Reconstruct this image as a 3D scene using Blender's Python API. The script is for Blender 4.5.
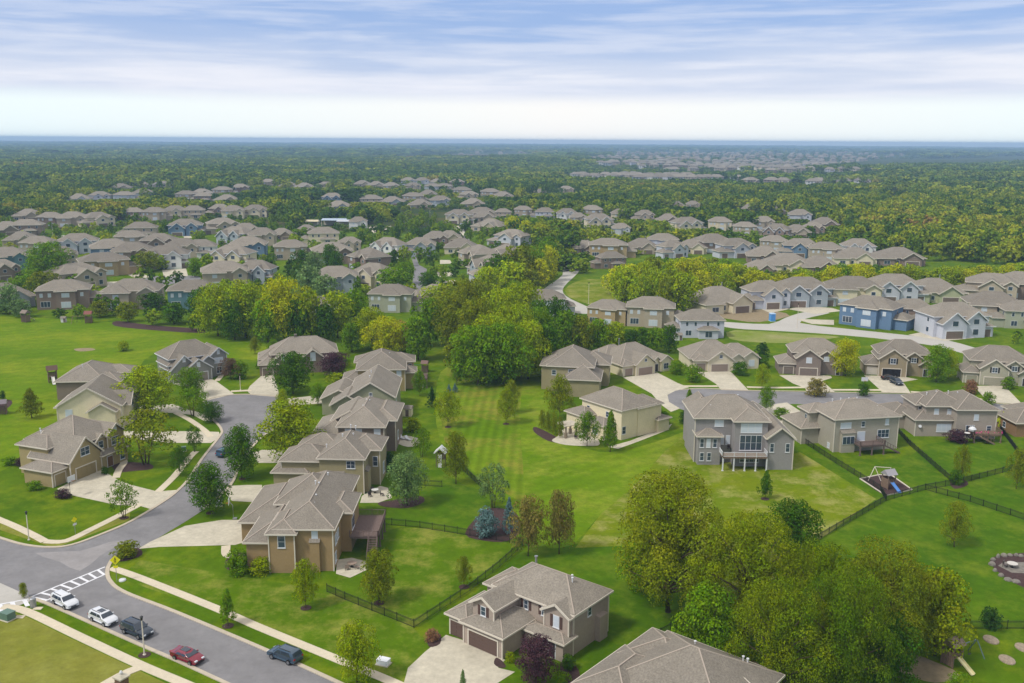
import bpy, bmesh, math, random
import numpy as np
from mathutils import Vector, Matrix, noise
from mathutils.geometry import tessellate_polygon

for o in list(bpy.data.objects):
    bpy.data.objects.remove(o)
scene = bpy.context.scene
C = scene.collection
R = math.radians
PI = math.pi

# ------------------------------------------------------------------ camera
FOC, CAMH, PITCH, ROLL = 950.0, 66.0, math.atan(201 / 950.0), R(.36)
cam = bpy.data.cameras.new('camera')
cam.sensor_fit = 'HORIZONTAL'
cam.sensor_width = 36
cam.lens = 36 * FOC / 1024
cam.clip_start = 1
cam.clip_end = 60000
co = bpy.data.objects.new('camera', cam)
C.objects.link(co)
cp, sp = math.cos(PITCH), math.sin(PITCH)
_r0, _u0, _f = Vector((1, 0, 0)), Vector((0, sp, cp)), Vector((0, cp, -sp))
_r = _r0 * math.cos(ROLL) + _u0 * math.sin(ROLL)
_u = -_r0 * math.sin(ROLL) + _u0 * math.cos(ROLL)
m = Matrix((_r, _u, -_f)).transposed().to_4x4()
m.translation = Vector((0, 0, CAMH))
co.matrix_world = m
scene.camera = co

# ------------------------------------------------------------------ sky and sun
SUN_EL, SUN_AZ = R(52), R(238)          # azimuth clockwise from +Y: behind the camera, to the left
EXPOSURE = 0.3
HAZE_D = 0.00014
SUN_POWER, SKY_POWER = 2.2, 0.098
world = bpy.data.worlds.new('World')
scene.world = world
world.use_nodes = True
wn, wl = world.node_tree.nodes, world.node_tree.links
wn.clear()
w_out = wn.new('ShaderNodeOutputWorld')
w_bg = wn.new('ShaderNodeBackground')
w_bg.inputs['Strength'].default_value = SKY_POWER
sky = wn.new('ShaderNodeTexSky')
sky.sky_type = 'NISHITA'
sky.sun_disc = False
sky.sun_elevation = SUN_EL
sky.sun_rotation = SUN_AZ
sky.dust_density = 1.5
sky.altitude = 300


def wmath(op, a, b=None, c=None):
    n = wn.new('ShaderNodeMath')
    n.operation = op
    for i, v in enumerate((a, b, c)):
        if v is None:
            continue
        if isinstance(v, (int, float)):
            n.inputs[i].default_value = v
        else:
            wl.new(v, n.inputs[i])
    return n.outputs[0]


def wmix(f, a, b):
    n = wn.new('ShaderNodeMix')
    n.data_type = 'RGBA'
    for s, v in ((n.inputs[0], f), (n.inputs[6], a), (n.inputs[7], b)):
        if isinstance(v, (tuple, int, float)):
            s.default_value = (*v, 1) if isinstance(v, tuple) else v
        else:
            wl.new(v, s)
    return n.outputs[2]


def wstep(x, a, b):
    n = wn.new('ShaderNodeMapRange')
    n.interpolation_type = 'SMOOTHSTEP'
    n.inputs[1].default_value = a
    n.inputs[2].default_value = b
    wl.new(x, n.inputs[0])
    return n.outputs[0]


tc = wn.new('ShaderNodeTexCoord')
sx = wn.new('ShaderNodeSeparateXYZ')
wl.new(tc.outputs['Generated'], sx.inputs[0])
el = wmath('ARCTAN2', sx.outputs[2], wmath('SQRT', wmath('ADD', wmath('MULTIPLY', sx.outputs[0], sx.outputs[0]), wmath('MULTIPLY', sx.outputs[1], sx.outputs[1]))))
el = wmath('MULTIPLY', el, 180 / PI)
az = wmath('MULTIPLY', wmath('ARCTAN2', sx.outputs[0], sx.outputs[1]), 180 / PI)


def wnoise(sx_, sy_, off, scale=1, det=6, rough=.55):
    cb = wn.new('ShaderNodeCombineXYZ')
    wl.new(wmath('MULTIPLY', az, sx_), cb.inputs[0])
    wl.new(wmath('MULTIPLY', el, sy_), cb.inputs[1])
    cb.inputs[2].default_value = off
    n = wn.new('ShaderNodeTexNoise')
    n.inputs['Scale'].default_value = scale
    n.inputs['Detail'].default_value = det
    n.inputs['Roughness'].default_value = rough
    n.inputs['Distortion'].default_value = .25
    wl.new(cb.outputs[0], n.inputs['Vector'])
    return n.outputs[0]


big = wnoise(.05, .3, 3.3, det=3)
fine = wnoise(.09, 1.1, 8.1, det=6, rough=.55)
el2 = wmath('ADD', el, wmath('MULTIPLY', wmath('SUBTRACT', big, .5), 4.0))
blue = wmix(.25, wmix(wstep(el, 12, 30), (2.8, 4.1, 7.2), (9.2, 8.8, 8.3)), sky.outputs[0])
cloud = wmix(wstep(fine, .3, .7), (5.5, 6.1, 7.4), (7.2, 7.4, 8.1))
glow = wmix(wmath('ABSOLUTE', wmath('DIVIDE', wmath('SUBTRACT', az, 3), 30)), (8.5, 8.4, 8.2), (7.6, 8.5, 8.6))
mask_blue = wmath('MULTIPLY', wstep(el2, 3.3, 6.6), wmath('ADD', .62, wmath('MULTIPLY', .38, wstep(fine, .62, .40))))
skyc = wmix(mask_blue, cloud, blue)
skyc = wmix(wstep(wmath('ADD', el, wmath('MULTIPLY', wmath('SUBTRACT', fine, .5), .8)), 2.9, 1.8), skyc, glow)
wl.new(skyc, w_bg.inputs['Color'])
wl.new(w_bg.outputs[0], w_out.inputs[0])

sl = bpy.data.lights.new('sun', 'SUN')
sl.energy = SUN_POWER
sl.angle = R(9)
sl.color = (1, .965, .9)
so = bpy.data.objects.new('sun', sl)
C.objects.link(so)
so.location = (-60, -60, 120)
sd = Vector((math.sin(SUN_AZ) * math.cos(SUN_EL), math.cos(SUN_AZ) * math.cos(SUN_EL), math.sin(SUN_EL)))
so.rotation_euler = sd.to_track_quat('Z', 'Y').to_euler()
vs = scene.view_settings
vs.view_transform = 'Standard'
vs.look = 'None'
vs.gamma = 1
vs.use_curve_mapping = False
vs.exposure = EXPOSURE
scene.cycles.volume_bounces = 0
scene.cycles.max_bounces = 4
scene.cycles.diffuse_bounces = 3
scene.cycles.transparent_max_bounces = 8


# ------------------------------------------------------------------ helpers
def g(px, py, z=0.0):
    """point of the plane at height z seen at a pixel of the photograph (used to survey where things stand)"""
    u, v = (px - 512) / FOC, (py - 341.5) / FOC
    d = _r * u - _u * v + _f
    t = (z - CAMH) / d.z
    return Vector((d.x * t, d.y * t, z))


def pxscale(px, py, z=0.0):
    """metres per pixel at that point"""
    p = g(px, py, z)
    return (p - Vector((0, 0, CAMH))).dot(_f) / FOC


def project(p):
    q = Vector(p) - Vector((0, 0, CAMH))
    d = q.dot(_f)
    return 512 + FOC * q.dot(_r) / d, 341.5 - FOC * q.dot(_u) / d, d


def S(r, gg, b, k=1.0):
    """sRGB 0-255 to linear"""
    f = lambda c: (c / 255 / 12.92 if c / 255 <= .04045 else ((c / 255 + .055) / 1.055) ** 2.4) * k
    return (f(r), f(gg), f(b), 1)


def tag(o, label=None, cat=None, group=None, kind=None):
    for k, v in (('label', label), ('category', cat), ('group', group), ('kind', kind)):
        if v:
            o[k] = v
    return o


def empty(name, loc, rz=0, scale=None):
    o = bpy.data.objects.new(name, None)
    o.empty_display_size = .5
    C.objects.link(o)
    o.location = loc
    o.rotation_euler = (0, 0, rz)
    if scale:
        o.scale = scale
    return o


class MB:
    """collects shapes and links them as one mesh"""
    def __init__(s):
        s.v, s.f, s.mi = [], [], []

    def face(s, pts, mi=0):
        n = len(s.v)
        s.v += [tuple(p) for p in pts]
        s.f.append(tuple(range(n, n + len(pts))))
        s.mi.append(mi)
        return s

    def add(s, vs, fs, mi=0):
        n = len(s.v)
        s.v += [tuple(p) for p in vs]
        s.f += [tuple(i + n for i in f) for f in fs]
        s.mi += [mi] * len(fs)
        return s

    def box(s, x0, x1, y0, y1, z0, z1, mi=0, M=None):
        vs = [Vector((x, y, z)) for z in (z0, z1) for y in (y0, y1) for x in (x0, x1)]
        if M is not None:
            vs = [M @ v for v in vs]
        return s.add(vs, [(0, 2, 3, 1), (4, 5, 7, 6), (0, 1, 5, 4), (2, 6, 7, 3), (0, 4, 6, 2), (1, 3, 7, 5)], mi)

    def bar(s, a, b, w, h=None, mi=0):
        """box from a to b, w wide, h high"""
        a, b = Vector(a), Vector(b)
        h = h or w
        d = (b - a)
        L = d.length
        if L < 1e-6:
            return s
        d.normalize()
        side = d.cross(Vector((0, 0, 1)))
        side = side.normalized() if side.length > 1e-3 else Vector((1, 0, 0))
        up = side.cross(d).normalized()
        vs = []
        for p in (a, b):
            for sgn in ((-1, -1), (1, -1), (1, 1), (-1, 1)):
                vs.append(p + side * sgn[0] * w / 2 + up * sgn[1] * h / 2)
        return s.add(vs, [(0, 1, 2, 3), (7, 6, 5, 4), (0, 4, 5, 1), (1, 5, 6, 2), (2, 6, 7, 3), (3, 7, 4, 0)], mi)

    def tube(s, pts, rad, n=8, mi=0, cap=True):
        """rings along points; rad a number or a list"""
        pts = [Vector(p) for p in pts]
        rr = rad if isinstance(rad, (list, tuple)) else [rad] * len(pts)
        base = len(s.v)
        for i, p in enumerate(pts):
            d = (pts[min(i + 1, len(pts) - 1)] - pts[max(i - 1, 0)]).normalized()
            a = d.cross(Vector((0, 0, 1)))
            a = a.normalized() if a.length > 1e-3 else Vector((1, 0, 0))
            b = d.cross(a).normalized()
            for k in range(n):
                t = 2 * PI * k / n
                s.v.append(tuple(p + (a * math.cos(t) + b * math.sin(t)) * rr[i]))
        for i in range(len(pts) - 1):
            for k in range(n):
                q = base + i * n
                s.f.append((q + k, q + (k + 1) % n, q + n + (k + 1) % n, q + n + k))
                s.mi.append(mi)
        if cap:
            s.f.append(tuple(base + k for k in range(n))[::-1])
            s.f.append(tuple(base + (len(pts) - 1) * n + k for k in range(n)))
            s.mi += [mi, mi]
        return s

    def prism(s, pts, z0, z1, mi=0, M=None):
        """extruded outline (xy)"""
        n = len(pts)
        area = sum(pts[i][0] * pts[(i + 1) % n][1] - pts[(i + 1) % n][0] * pts[i][1] for i in range(n))
        if area < 0:
            pts = pts[::-1]
        vs = [Vector((p[0], p[1], z0)) for p in pts] + [Vector((p[0], p[1], z1)) for p in pts]
        if M is not None:
            vs = [M @ v for v in vs]
        tris = tessellate_polygon([[Vector((p[0], p[1], 0)) for p in pts]])
        fs = [tuple(i + n for i in t) for t in tris] + [tuple(t[::-1]) for t in tris]
        fs += [(i, (i + 1) % n, (i + 1) % n + n, i + n) for i in range(n)]
        return s.add(vs, fs, mi)

    def mesh(s, name, mats, smooth=False):
        me = bpy.data.meshes.new(name)
        me.from_pydata(s.v, [], s.f)
        mats = mats if isinstance(mats, (list, tuple)) else [mats]
        for m_ in mats:
            me.materials.append(m_)
        if len(mats) > 1:
            me.polygons.foreach_set('material_index', s.mi)
        if smooth:
            me.polygons.foreach_set('use_smooth', [True] * len(s.f))
        bm = bmesh.new()
        bm.from_mesh(me)
        if smooth:
            bmesh.ops.remove_doubles(bm, verts=bm.verts, dist=1e-4)
        bmesh.ops.recalc_face_normals(bm, faces=bm.faces)
        bm.to_mesh(me)
        bm.free()
        return me

    def build(s, name, mats, parent=None, loc=None, smooth=False, color=None):
        o = bpy.data.objects.new(name, s.mesh(name, mats, smooth))
        C.objects.link(o)
        if parent:
            o.parent = parent
        if loc:
            o.location = loc
        if color:
            o.color = color
        return o


def mat(name, col, rough=.8, spec=.3, var=0.0, vscale=1.0, objcol=False, metal=0.0, coords='Object', var2=0.0, v2scale=.1,
        bump=0.0, rand=0.0, emit=None, gain=1.0):
    m_ = bpy.data.materials.new(name)
    m_.use_nodes = True
    nt = m_.node_tree
    b = nt.nodes['Principled BSDF']
    b.inputs['Roughness'].default_value = rough
    b.inputs['Specular IOR Level'].default_value = spec
    b.inputs['Metallic'].default_value = metal
    L = nt.links
    if objcol:
        oi = nt.nodes.new('ShaderNodeObjectInfo')
        cur = oi.outputs['Color']
    else:
        rgb = nt.nodes.new('ShaderNodeRGB')
        rgb.outputs[0].default_value = col
        cur = rgb.outputs[0]
    tcn = nt.nodes.new('ShaderNodeTexCoord')
    gm = nt.nodes.new('ShaderNodeNewGeometry')
    for k, (amt, sc) in enumerate(((var, vscale), (var2, v2scale))):
        if amt > 0:
            nz = nt.nodes.new('ShaderNodeTexNoise')
            nz.inputs['Scale'].default_value = sc
            nz.inputs['Detail'].default_value = 6
            nz.inputs['Roughness'].default_value = .65
            L.new(tcn.outputs['Object'] if coords == 'Object' else gm.outputs['Position'], nz.inputs['Vector'])
            mr = nt.nodes.new('ShaderNodeMapRange')
            mr.inputs[1].default_value = .3
            mr.inputs[2].default_value = .7
            mr.inputs[3].default_value = (1 - amt) * (gain if k == 0 else 1)
            mr.inputs[4].default_value = (1 + amt) * (gain if k == 0 else 1)
            L.new(nz.outputs[0], mr.inputs[0])
            vm = nt.nodes.new('ShaderNodeVectorMath')
            vm.operation = 'SCALE'
            L.new(cur, vm.inputs[0])
            L.new(mr.outputs[0], vm.inputs['Scale'])
            cur = vm.outputs[0]
            if bump and k == 0:
                bp = nt.nodes.new('ShaderNodeBump')
                bp.inputs['Strength'].default_value = bump
                L.new(nz.outputs[0], bp.inputs['Height'])
                L.new(bp.outputs[0], b.inputs['Normal'])
    if rand > 0:
        oi = nt.nodes.new('ShaderNodeObjectInfo')
        mr = nt.nodes.new('ShaderNodeMapRange')
        mr.inputs[3].default_value = 1 - rand
        mr.inputs[4].default_value = 1 + rand
        L.new(oi.outputs['Random'], mr.inputs[0])
        vm = nt.nodes.new('ShaderNodeVectorMath')
        vm.operation = 'SCALE'
        L.new(cur, vm.inputs[0])
        L.new(mr.outputs[0], vm.inputs['Scale'])
        cur = vm.outputs[0]
    L.new(cur, b.inputs['Base Color'])
    if emit:
        b.inputs['Emission Color'].default_value = emit
        b.inputs['Emission Strength'].default_value = 1
    return m_


def copy_tree(o, parent=None):
    c = o.copy()
    C.objects.link(c)
    if parent:
        c.parent = parent
    for ch in list(KIDS.get(o.name, [])):
        k = copy_tree(ch, c)
        KIDS.setdefault(c.name, []).append(k)
    return c


KIDS = {}


def register(root):
    """remember the children of a finished thing (fast lookup for copies)"""
    for o in root.children_recursive:
        KIDS.setdefault(o.parent.name, [])
        if o not in KIDS[o.parent.name]:
            KIDS[o.parent.name].append(o)


ORD = ['leftmost', 'second', 'third', 'fourth', 'fifth', 'sixth', 'seventh', 'eighth', 'ninth', 'tenth', 'eleventh',
       'twelfth', 'thirteenth', 'fourteenth', 'fifteenth', 'sixteenth', 'seventeenth', 'eighteenth', 'nineteenth',
       'twentieth']


def ordinal(i, n):
    if i == 0:
        return 'leftmost'
    if i == n - 1:
        return 'rightmost'
    if i < 20:
        return ORD[i] + ' from left'
    j = n - 1 - i
    if j < 20:
        return ORD[j] + ' from right'
    t = ['', '', 'twenty', 'thirty', 'forty', 'fifty', 'sixty', 'seventy', 'eighty', 'ninety'][(i + 1) // 10]
    return t + ('-' + ['', 'first', 'second', 'third', 'fourth', 'fifth', 'sixth', 'seventh', 'eighth', 'ninth'][(i + 1) % 10] if (i + 1) % 10 else 'th').replace('tyth', 'tieth') + ' from left'


M = {}
M['siding'] = mat('siding', None, .75, .25, .07, 3, objcol=True, var2=.06, v2scale=.4, gain=1.2)
M['brick'] = mat('brick_wall', S(150, 120, 88, .85), .9, .2, .25, 5)
M['stone'] = mat('stone_veneer', S(160, 145, 125, .8), .9, .2, .3, 4)
M['roof'] = mat('shingles', S(146, 138, 126, .75), .9, .15, .3, 4.5, var2=.1, v2scale=.35, rand=.14)
M['trim'] = mat('trim_paint', S(222, 212, 196, .85), .6, .3, objcol=False)
M['white'] = mat('white_paint', S(225, 226, 228, .85), .5, .3)
M['flash'] = mat('hip_flashing', S(180, 167, 153, .82), .7, .2)
M['pane'] = mat('window_glass', S(62, 74, 88), .08, .8)
M['blind'] = mat('window_blind', S(196, 204, 214), .15, .6)
M['dark'] = mat('dark_metal', S(38, 38, 36), .5, .4)
M['fence'] = mat('black_fence_metal', S(30, 34, 28), .5, .4)
M['shutter'] = mat('shutter_paint', S(88, 68, 62), .6, .3)
M['brown_door'] = mat('brown_door_paint', S(104, 84, 76, .85), .55, .3)
M['door'] = mat('door_paint', None, .55, .3, objcol=True)
M['wood'] = mat('weathered_wood', S(128, 108, 92), .85, .2, .2, 4)
M['darkwood'] = mat('dark_stained_wood', S(112, 96, 90), .85, .2, .2, 4)
M['conc'] = mat('concrete', S(202, 194, 174, .82), .9, .2, .08, 1.2, coords='World', var2=.13, v2scale=.3)
M['walk'] = mat('pavement_concrete', S(212, 200, 176, .86), .9, .2, .07, 1.5, coords='World', var2=.06, v2scale=.2)
M['kerb'] = mat('kerb_concrete', S(196, 184, 164, .85), .9, .2, .09, 1.5, coords='World')
M['asphalt'] = mat('asphalt', S(138, 136, 137, .8), .9, .2, .07, 1.1, coords='World', var2=.16, v2scale=.2)
M['pale_road'] = mat('pale_concrete_road', S(188, 184, 176, .85), .9, .2, .05, 1.3, coords='World', var2=.06, v2scale=.06)
M['paint'] = mat('road_paint', S(225, 225, 228, .9), .7, .2, .1, 2, coords='World')
M['mulch'] = mat('mulch', S(74, 58, 56), .95, .1, .3, 2.5, coords='World')
M['dirt'] = mat('bare_dirt', S(150, 135, 108, .85), .95, .1, .2, .8, coords='World')
M['bark'] = mat('bark', S(112, 98, 76, .7), .95, .1, .2, 3)
M['metal'] = mat('grey_metal', S(150, 152, 155), .4, .5, metal=.5)
M['plastic'] = mat('coloured_plastic', None, .4, .4, objcol=True)
M['tyre'] = mat('tyre_rubber', S(28, 28, 30), .8, .3)
M['rim'] = mat('alloy_rim', S(150, 152, 156), .35, .6, metal=.7)
M['glass_dark'] = mat('car_glass', S(44, 54, 66), .05, .9)
M['lamp_glass'] = mat('headlamp_glass', S(205, 210, 215), .1, .8)
M['tail'] = mat('tail_lamp_red', S(150, 20, 25), .2, .6)
M['yellow'] = mat('sign_yellow', S(224, 218, 20), .5, .3)
M['carpaint'] = mat('car_paint', None, .22, .6, objcol=True)
M['carpaint'].node_tree.nodes['Principled BSDF'].inputs['Coat Weight'].default_value = .6
# ------------------------------------------------------------------ ground, roads, pavements
def turf(name, c1, c2, sc=.05, stripes=None, c3=None, fine=.3):
    m_ = bpy.data.materials.new(name)
    m_.use_nodes = True
    nt = m_.node_tree
    L = nt.links
    b = nt.nodes['Principled BSDF']
    b.inputs['Roughness'].default_value = .95
    b.inputs['Specular IOR Level'].default_value = .05
    gm = nt.nodes.new('ShaderNodeNewGeometry')

    def nz(scale, det=5, rough=.6):
        n = nt.nodes.new('ShaderNodeTexNoise')
        n.inputs['Scale'].default_value = scale
        n.inputs['Detail'].default_value = det
        n.inputs['Roughness'].default_value = rough
        L.new(gm.outputs['Position'], n.inputs['Vector'])
        return n.outputs[0]

    def rng(x, a, b_, lo=0, hi=1):
        n = nt.nodes.new('ShaderNodeMapRange')
        for i, v in enumerate((a, b_, lo, hi)):
            n.inputs[i + 1].default_value = v
        L.new(x, n.inputs[0])
        return n.outputs[0]

    def mix(f, a, b_):
        n = nt.nodes.new('ShaderNodeMix')
        n.data_type = 'RGBA'
        L.new(f, n.inputs[0])
        for s_, v in ((n.inputs[6], a), (n.inputs[7], b_)):
            if isinstance(v, tuple):
                s_.default_value = v
            else:
                L.new(v, s_)
        return n.outputs[2]
    cur = mix(rng(nz(sc), .35, .65), c1, c2)
    if c3:
        cur = mix(rng(nz(sc * 2.3, 9, .75), .47, .66), cur, c3)
    if stripes:
        ang, wid, amt = stripes
        mp = nt.nodes.new('ShaderNodeMapping')
        mp.inputs['Rotation'].default_value = (0, 0, ang)
        L.new(gm.outputs['Position'], mp.inputs[0])
        wv = nt.nodes.new('ShaderNodeTexWave')
        wv.inputs['Scale'].default_value = .314 / wid / 2
        wv.inputs['Distortion'].default_value = .8
        wv.inputs['Detail'].default_value = 1
        wv.inputs['Detail Scale'].default_value = .25
        L.new(mp.outputs[0], wv.inputs[0])
        vm = nt.nodes.new('ShaderNodeVectorMath')
        vm.operation = 'SCALE'
        L.new(cur, vm.inputs[0])
        L.new(rng(wv.outputs[1], 0, 1, 1 - amt, 1 + amt), vm.inputs['Scale'])
        cur = vm.outputs[0]
    vm = nt.nodes.new('ShaderNodeVectorMath')
    vm.operation = 'SCALE'
    L.new(cur, vm.inputs[0])
    L.new(rng(nz(.45, 11, .88), .3, .7, 1 - fine, 1 + fine), vm.inputs['Scale'])
    cur = vm.outputs[0]
    L.new(cur, b.inputs['Base Color'])
    return m_


G1 = turf('lawn', S(74, 106, 4, .78), S(92, 122, 6, .78), .045, c3=S(114, 130, 18, .85), stripes=(R(25), 1.2, .025))
G_mead = turf('meadow_turf', S(90, 122, 0, .82), S(106, 134, 4, .82), .02, c3=S(128, 142, 26, .85), stripes=(R(70), 2.6, .03))
G_mow = turf('striped_turf', S(90, 124, 0, .82), S(110, 136, 14, .82), .03, c3=S(134, 146, 44, .85), stripes=(R(48), 1.6, .05))
G_strip = turf('straight_striped_turf', S(92, 124, 4, .82), S(114, 136, 24, .82), .04, c3=S(138, 132, 52, .85), stripes=(R(2), 1.1, .12))
G_yel = turf('dry_turf', S(120, 132, 18, .82), S(100, 124, 8, .82), .06, c3=S(160, 156, 92, .85))
G_oliv = turf('olive_turf', S(122, 128, 46, .85), S(132, 130, 54, .85), .05, c3=S(140, 142, 66, .85))
G_dark = turf('deep_turf', S(66, 102, 4, .8), S(84, 116, 6, .8), .06, c3=S(108, 128, 26, .8), stripes=(R(-40), 1.1, .03))
G_yard = turf('yard_turf', S(92, 120, 10, .82), S(78, 110, 2, .82), .07, c3=S(138, 142, 60, .85))
G_forest = turf('forest_floor', S(60, 80, 30, .8), S(46, 66, 28, .8), .01, c3=S(96, 92, 46, .8), fine=.3)


def tz(x, y):
    """height of the land: level around the houses, rolling beyond"""
    d = math.hypot(x, y)
    k = min(max((d - 750) / 900, 0), 1)
    return k * (4 * math.sin(x / 310 + 1.3) * math.sin(y / 420 + .4) + 3 * math.sin(x / 130) * math.sin(y / 190))


def build_land():
    xs = [-1.3, -.9, -.62, -.54, -.46, -.38, -.3, -.22, -.14, -.06, .02, .1, .18, .26, .34, .42, .5, .58, .66, .9, 1.3]
    ys = [-60, 40, 100, 250, 450, 600, 700] + [700 * (1.055 ** i) for i in range(1, 62)]
    mb = MB()
    mi = []
    P = {}
    vs = []
    for j, y in enumerate(ys):
        for i, t in enumerate(xs):
            x = t * (max(y, 0) + 330)
            P[i, j] = len(vs)
            vs.append((x, y, tz(x, y) if y > 450 else 0))
    fs = [(P[i, j], P[i + 1, j], P[i + 1, j + 1], P[i, j + 1]) for j in range(len(ys) - 1) for i in range(len(xs) - 1)]
    mis = [0 if ys[j] < 690 else 1 for j in range(len(ys) - 1) for i in range(len(xs) - 1)]
    mb.add(vs, fs)
    mb.mi = mis
    o = mb.build('ground', [G1, G_forest])
    tag(o, kind='structure')


build_land()


def smooth_poly(pts, n=4, closed=True):
    out = []
    N = len(pts)
    for i in range(N if closed else N - 1):
        p0, p1, p2, p3 = (Vector(pts[(i + k) % N]) if closed else Vector(pts[min(max(i + k, 0), N - 1)]) for k in (-1, 0, 1, 2))
        for k in range(n):
            t = k / n
            out.append(.5 * ((2 * p1) + (p2 - p0) * t + (2 * p0 - 5 * p1 + 4 * p2 - p3) * t * t + (3 * p1 - p0 - 3 * p2 + p3) * t ** 3))
    if not closed:
        out.append(Vector(pts[-1]))
    return out


def G2(pts):
    return [g(*p).to_2d() for p in pts]


def sheet(name, pts, z, m_, smooth=0, label=None, world_pts=False, thick=None, **kw):
    w = [Vector(p) for p in pts] if world_pts else G2(pts)
    if smooth:
        w = smooth_poly(w, smooth)
    mb = MB()
    if thick:
        mb.prism([(p.x, p.y) for p in w], -.05, z)
    else:
        tris = tessellate_polygon([[Vector((p.x, p.y, 0)) for p in w]])
        mb.add([(p.x, p.y, z) for p in w], [t for t in tris])
    o = mb.build(name, m_)
    tag(o, kind='structure', label=label, **kw)
    return o


def ribbon_pts(w, width):
    L_, R_ = [], []
    for i, p in enumerate(w):
        d = (w[min(i + 1, len(w) - 1)] - w[max(i - 1, 0)]).normalized()
        n = Vector((-d.y, d.x))
        L_.append(p + n * width / 2)
        R_.append(p - n * width / 2)
    return L_, R_


def strip(name, pts, width, z, m_, smooth=5, world_pts=False, z0=-.05):
    w = [Vector(p) for p in pts] if world_pts else G2(pts)
    if smooth:
        w = smooth_poly(w, smooth, closed=False)
    a, b = ribbon_pts(w, width)
    n = len(a)
    mb = MB()
    vs = [(p.x, p.y, z) for p in a] + [(p.x, p.y, z) for p in b] + [(p.x, p.y, z0) for p in a] + [(p.x, p.y, z0) for p in b]
    fs = []
    for i in range(n - 1):
        fs += [(i, i + 1, n + i + 1, n + i), (i, 2 * n + i, 2 * n + i + 1, i + 1), (n + i, n + i + 1, 3 * n + i + 1, 3 * n + i)]
    fs += [(0, n, 3 * n, 2 * n), (n - 1, 3 * n - 1, 4 * n - 1, 2 * n - 1)]
    mb.add(vs, fs)
    o = mb.build(name, m_)
    tag(o, kind='structure')
    return o


# lawns of different turf
sheet('meadow', [(-60, 322), (110, 322), (255, 333), (345, 336), (330, 345), (252, 360), (160, 350), (120, 395), (60, 440), (30, 455), (-60, 470)], .004, G_mead, 3)
sheet('mown_field', [(436, 392), (448, 366), (500, 362), (545, 368), (552, 400), (545, 428), (600, 452), (655, 442), (690, 430), (664, 452), (640, 480), (600, 515), (560, 552), (520, 520), (470, 470), (440, 440)], .004, G_mow, 3)
sheet('mown_strip', [(438, 396), (449, 368), (470, 364), (500, 364), (524, 370), (520, 410), (521, 440), (526, 505), (500, 490), (466, 466), (444, 440)], .006, G_strip, 0)
sheet('deep_green_lawn', [(524, 549), (560, 548), (600, 538), (640, 545), (700, 600), (690, 624), (590, 690), (540, 740), (420, 720), (400, 690), (425, 640)], .0075, G_dark, 0)
sheet('dry_lawn', [(575, 548), (600, 515), (640, 480), (664, 452), (690, 430), (745, 470), (800, 452), (876, 499), (815, 543), (760, 600), (700, 600), (640, 545)], .008, G_yel, 0)
sheet('olive_lawn', [(-110, 700), (-60, 645), (8, 611), (25, 616), (60, 633), (140, 671), (172, 686), (330, 762), (200, 860), (-110, 860)], .004, G_oliv, 0)
sheet('back_yard_lawn', [(334, 592), (352, 528), (430, 528), (520, 545), (413, 628)], .005, G_yard, 0)
sheet('corner_lawn', [(118, 578), (140, 560), (235, 575), (334, 592), (413, 628), (425, 640), (400, 690), (330, 655), (217, 612)], .0045, G_yard, 0)
sheet('deep_green_lawn', [(334, 523), (345, 500), (400, 470), (440, 470), (520, 520), (560, 560), (520, 546), (430, 527)], .007, G_dark, 0)
sheet('deep_green_lawn', [(800, 440), (846, 470), (905, 460), (925, 445), (1000, 432), (1060, 450), (1060, 640), (1000, 640), (900, 590), (815, 545), (877, 498)], .006, G_dark, 0)
sheet('grass_verge', [(0, 530), (48, 546), (60, 546), (130, 520), (130, 512), (66, 541), (45, 541), (0, 521)], .005, G_oliv, 0)

# asphalt street from the junction to the left turning circle, and the main street
def road_z(k):
    return .02 + .004 * k


main_up = [(112, 560), (107.5, 570), (110, 581), (125, 592.5), (175, 612), (256, 646), (330, 679), (420, 722), (520, 772)]
main_lo = [(370, 752), (290, 713), (225, 683), (175, 660), (140, 645), (75, 616), (45, 603), (30, 598), (-60, 562), (-260, 484)]
left_top = [(-260, 460), (-60, 518), (0, 538), (25, 545), (50, 547.5), (72, 545), (100, 535), (132, 521), (165.5, 500.5), (178, 490.6), (188, 480),
            (202, 459), (220, 436), (221.5, 430), (216.5, 423), (205, 413), (203, 405), (206, 400), (226, 395.5), (251.5, 394.6),
            (277, 396.7), (288, 402), (290, 411), (281, 424), (262, 437), (250, 450), (239, 468), (230, 486), (205, 509), (185, 522), (140, 549), (112, 560)]
street = left_top + main_up[1:] + main_lo
sheet('street', street, .02, M['asphalt'], 0)
strip('kerb', left_top[:16], .55, .13, M['kerb'], 4)
strip('kerb', left_top[16:23], .55, .13, M['kerb'], 4)
strip('kerb', left_top[22:29], .55, .13, M['kerb'], 4)
strip('kerb', main_up, .6, .13, M['kerb'], 5)
strip('kerb', main_lo[:8], .55, .13, M['kerb'], 3)
# concrete side street at the lower left, pale worn wedge in the junction
sheet('side_street', [(-60, 560), (0, 583), (29, 596), (31, 601), (10, 609), (-60, 640), (-200, 720), (-260, 640)], .026, M['pale_road'], 0)
M['worn'] = mat('worn_asphalt', S(158, 154, 153, .8), .9, .2, .06, 1.3, coords='World', var2=.14, v2scale=.25)
sheet('worn_patch', [(35, 553), (60, 562), (80, 571), (100, 556), (114, 548), (128, 541), (110, 542), (80, 551)], .024, M['worn'], 2)

# zebra crossing: two long lines and slanted bars
A0, A1 = g(105, 567).to_2d(), g(31, 597).to_2d()
B0, B1 = g(106, 574).to_2d(), g(42, 602.5).to_2d()
mbp = MB()


def quad2(a, b, w, z=.03):
    d = (b - a).normalized()
    n = Vector((-d.y, d.x)) * w / 2
    mbp.face([(p.x, p.y, z) for p in (a + n, a - n, b - n, b + n)])


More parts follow.
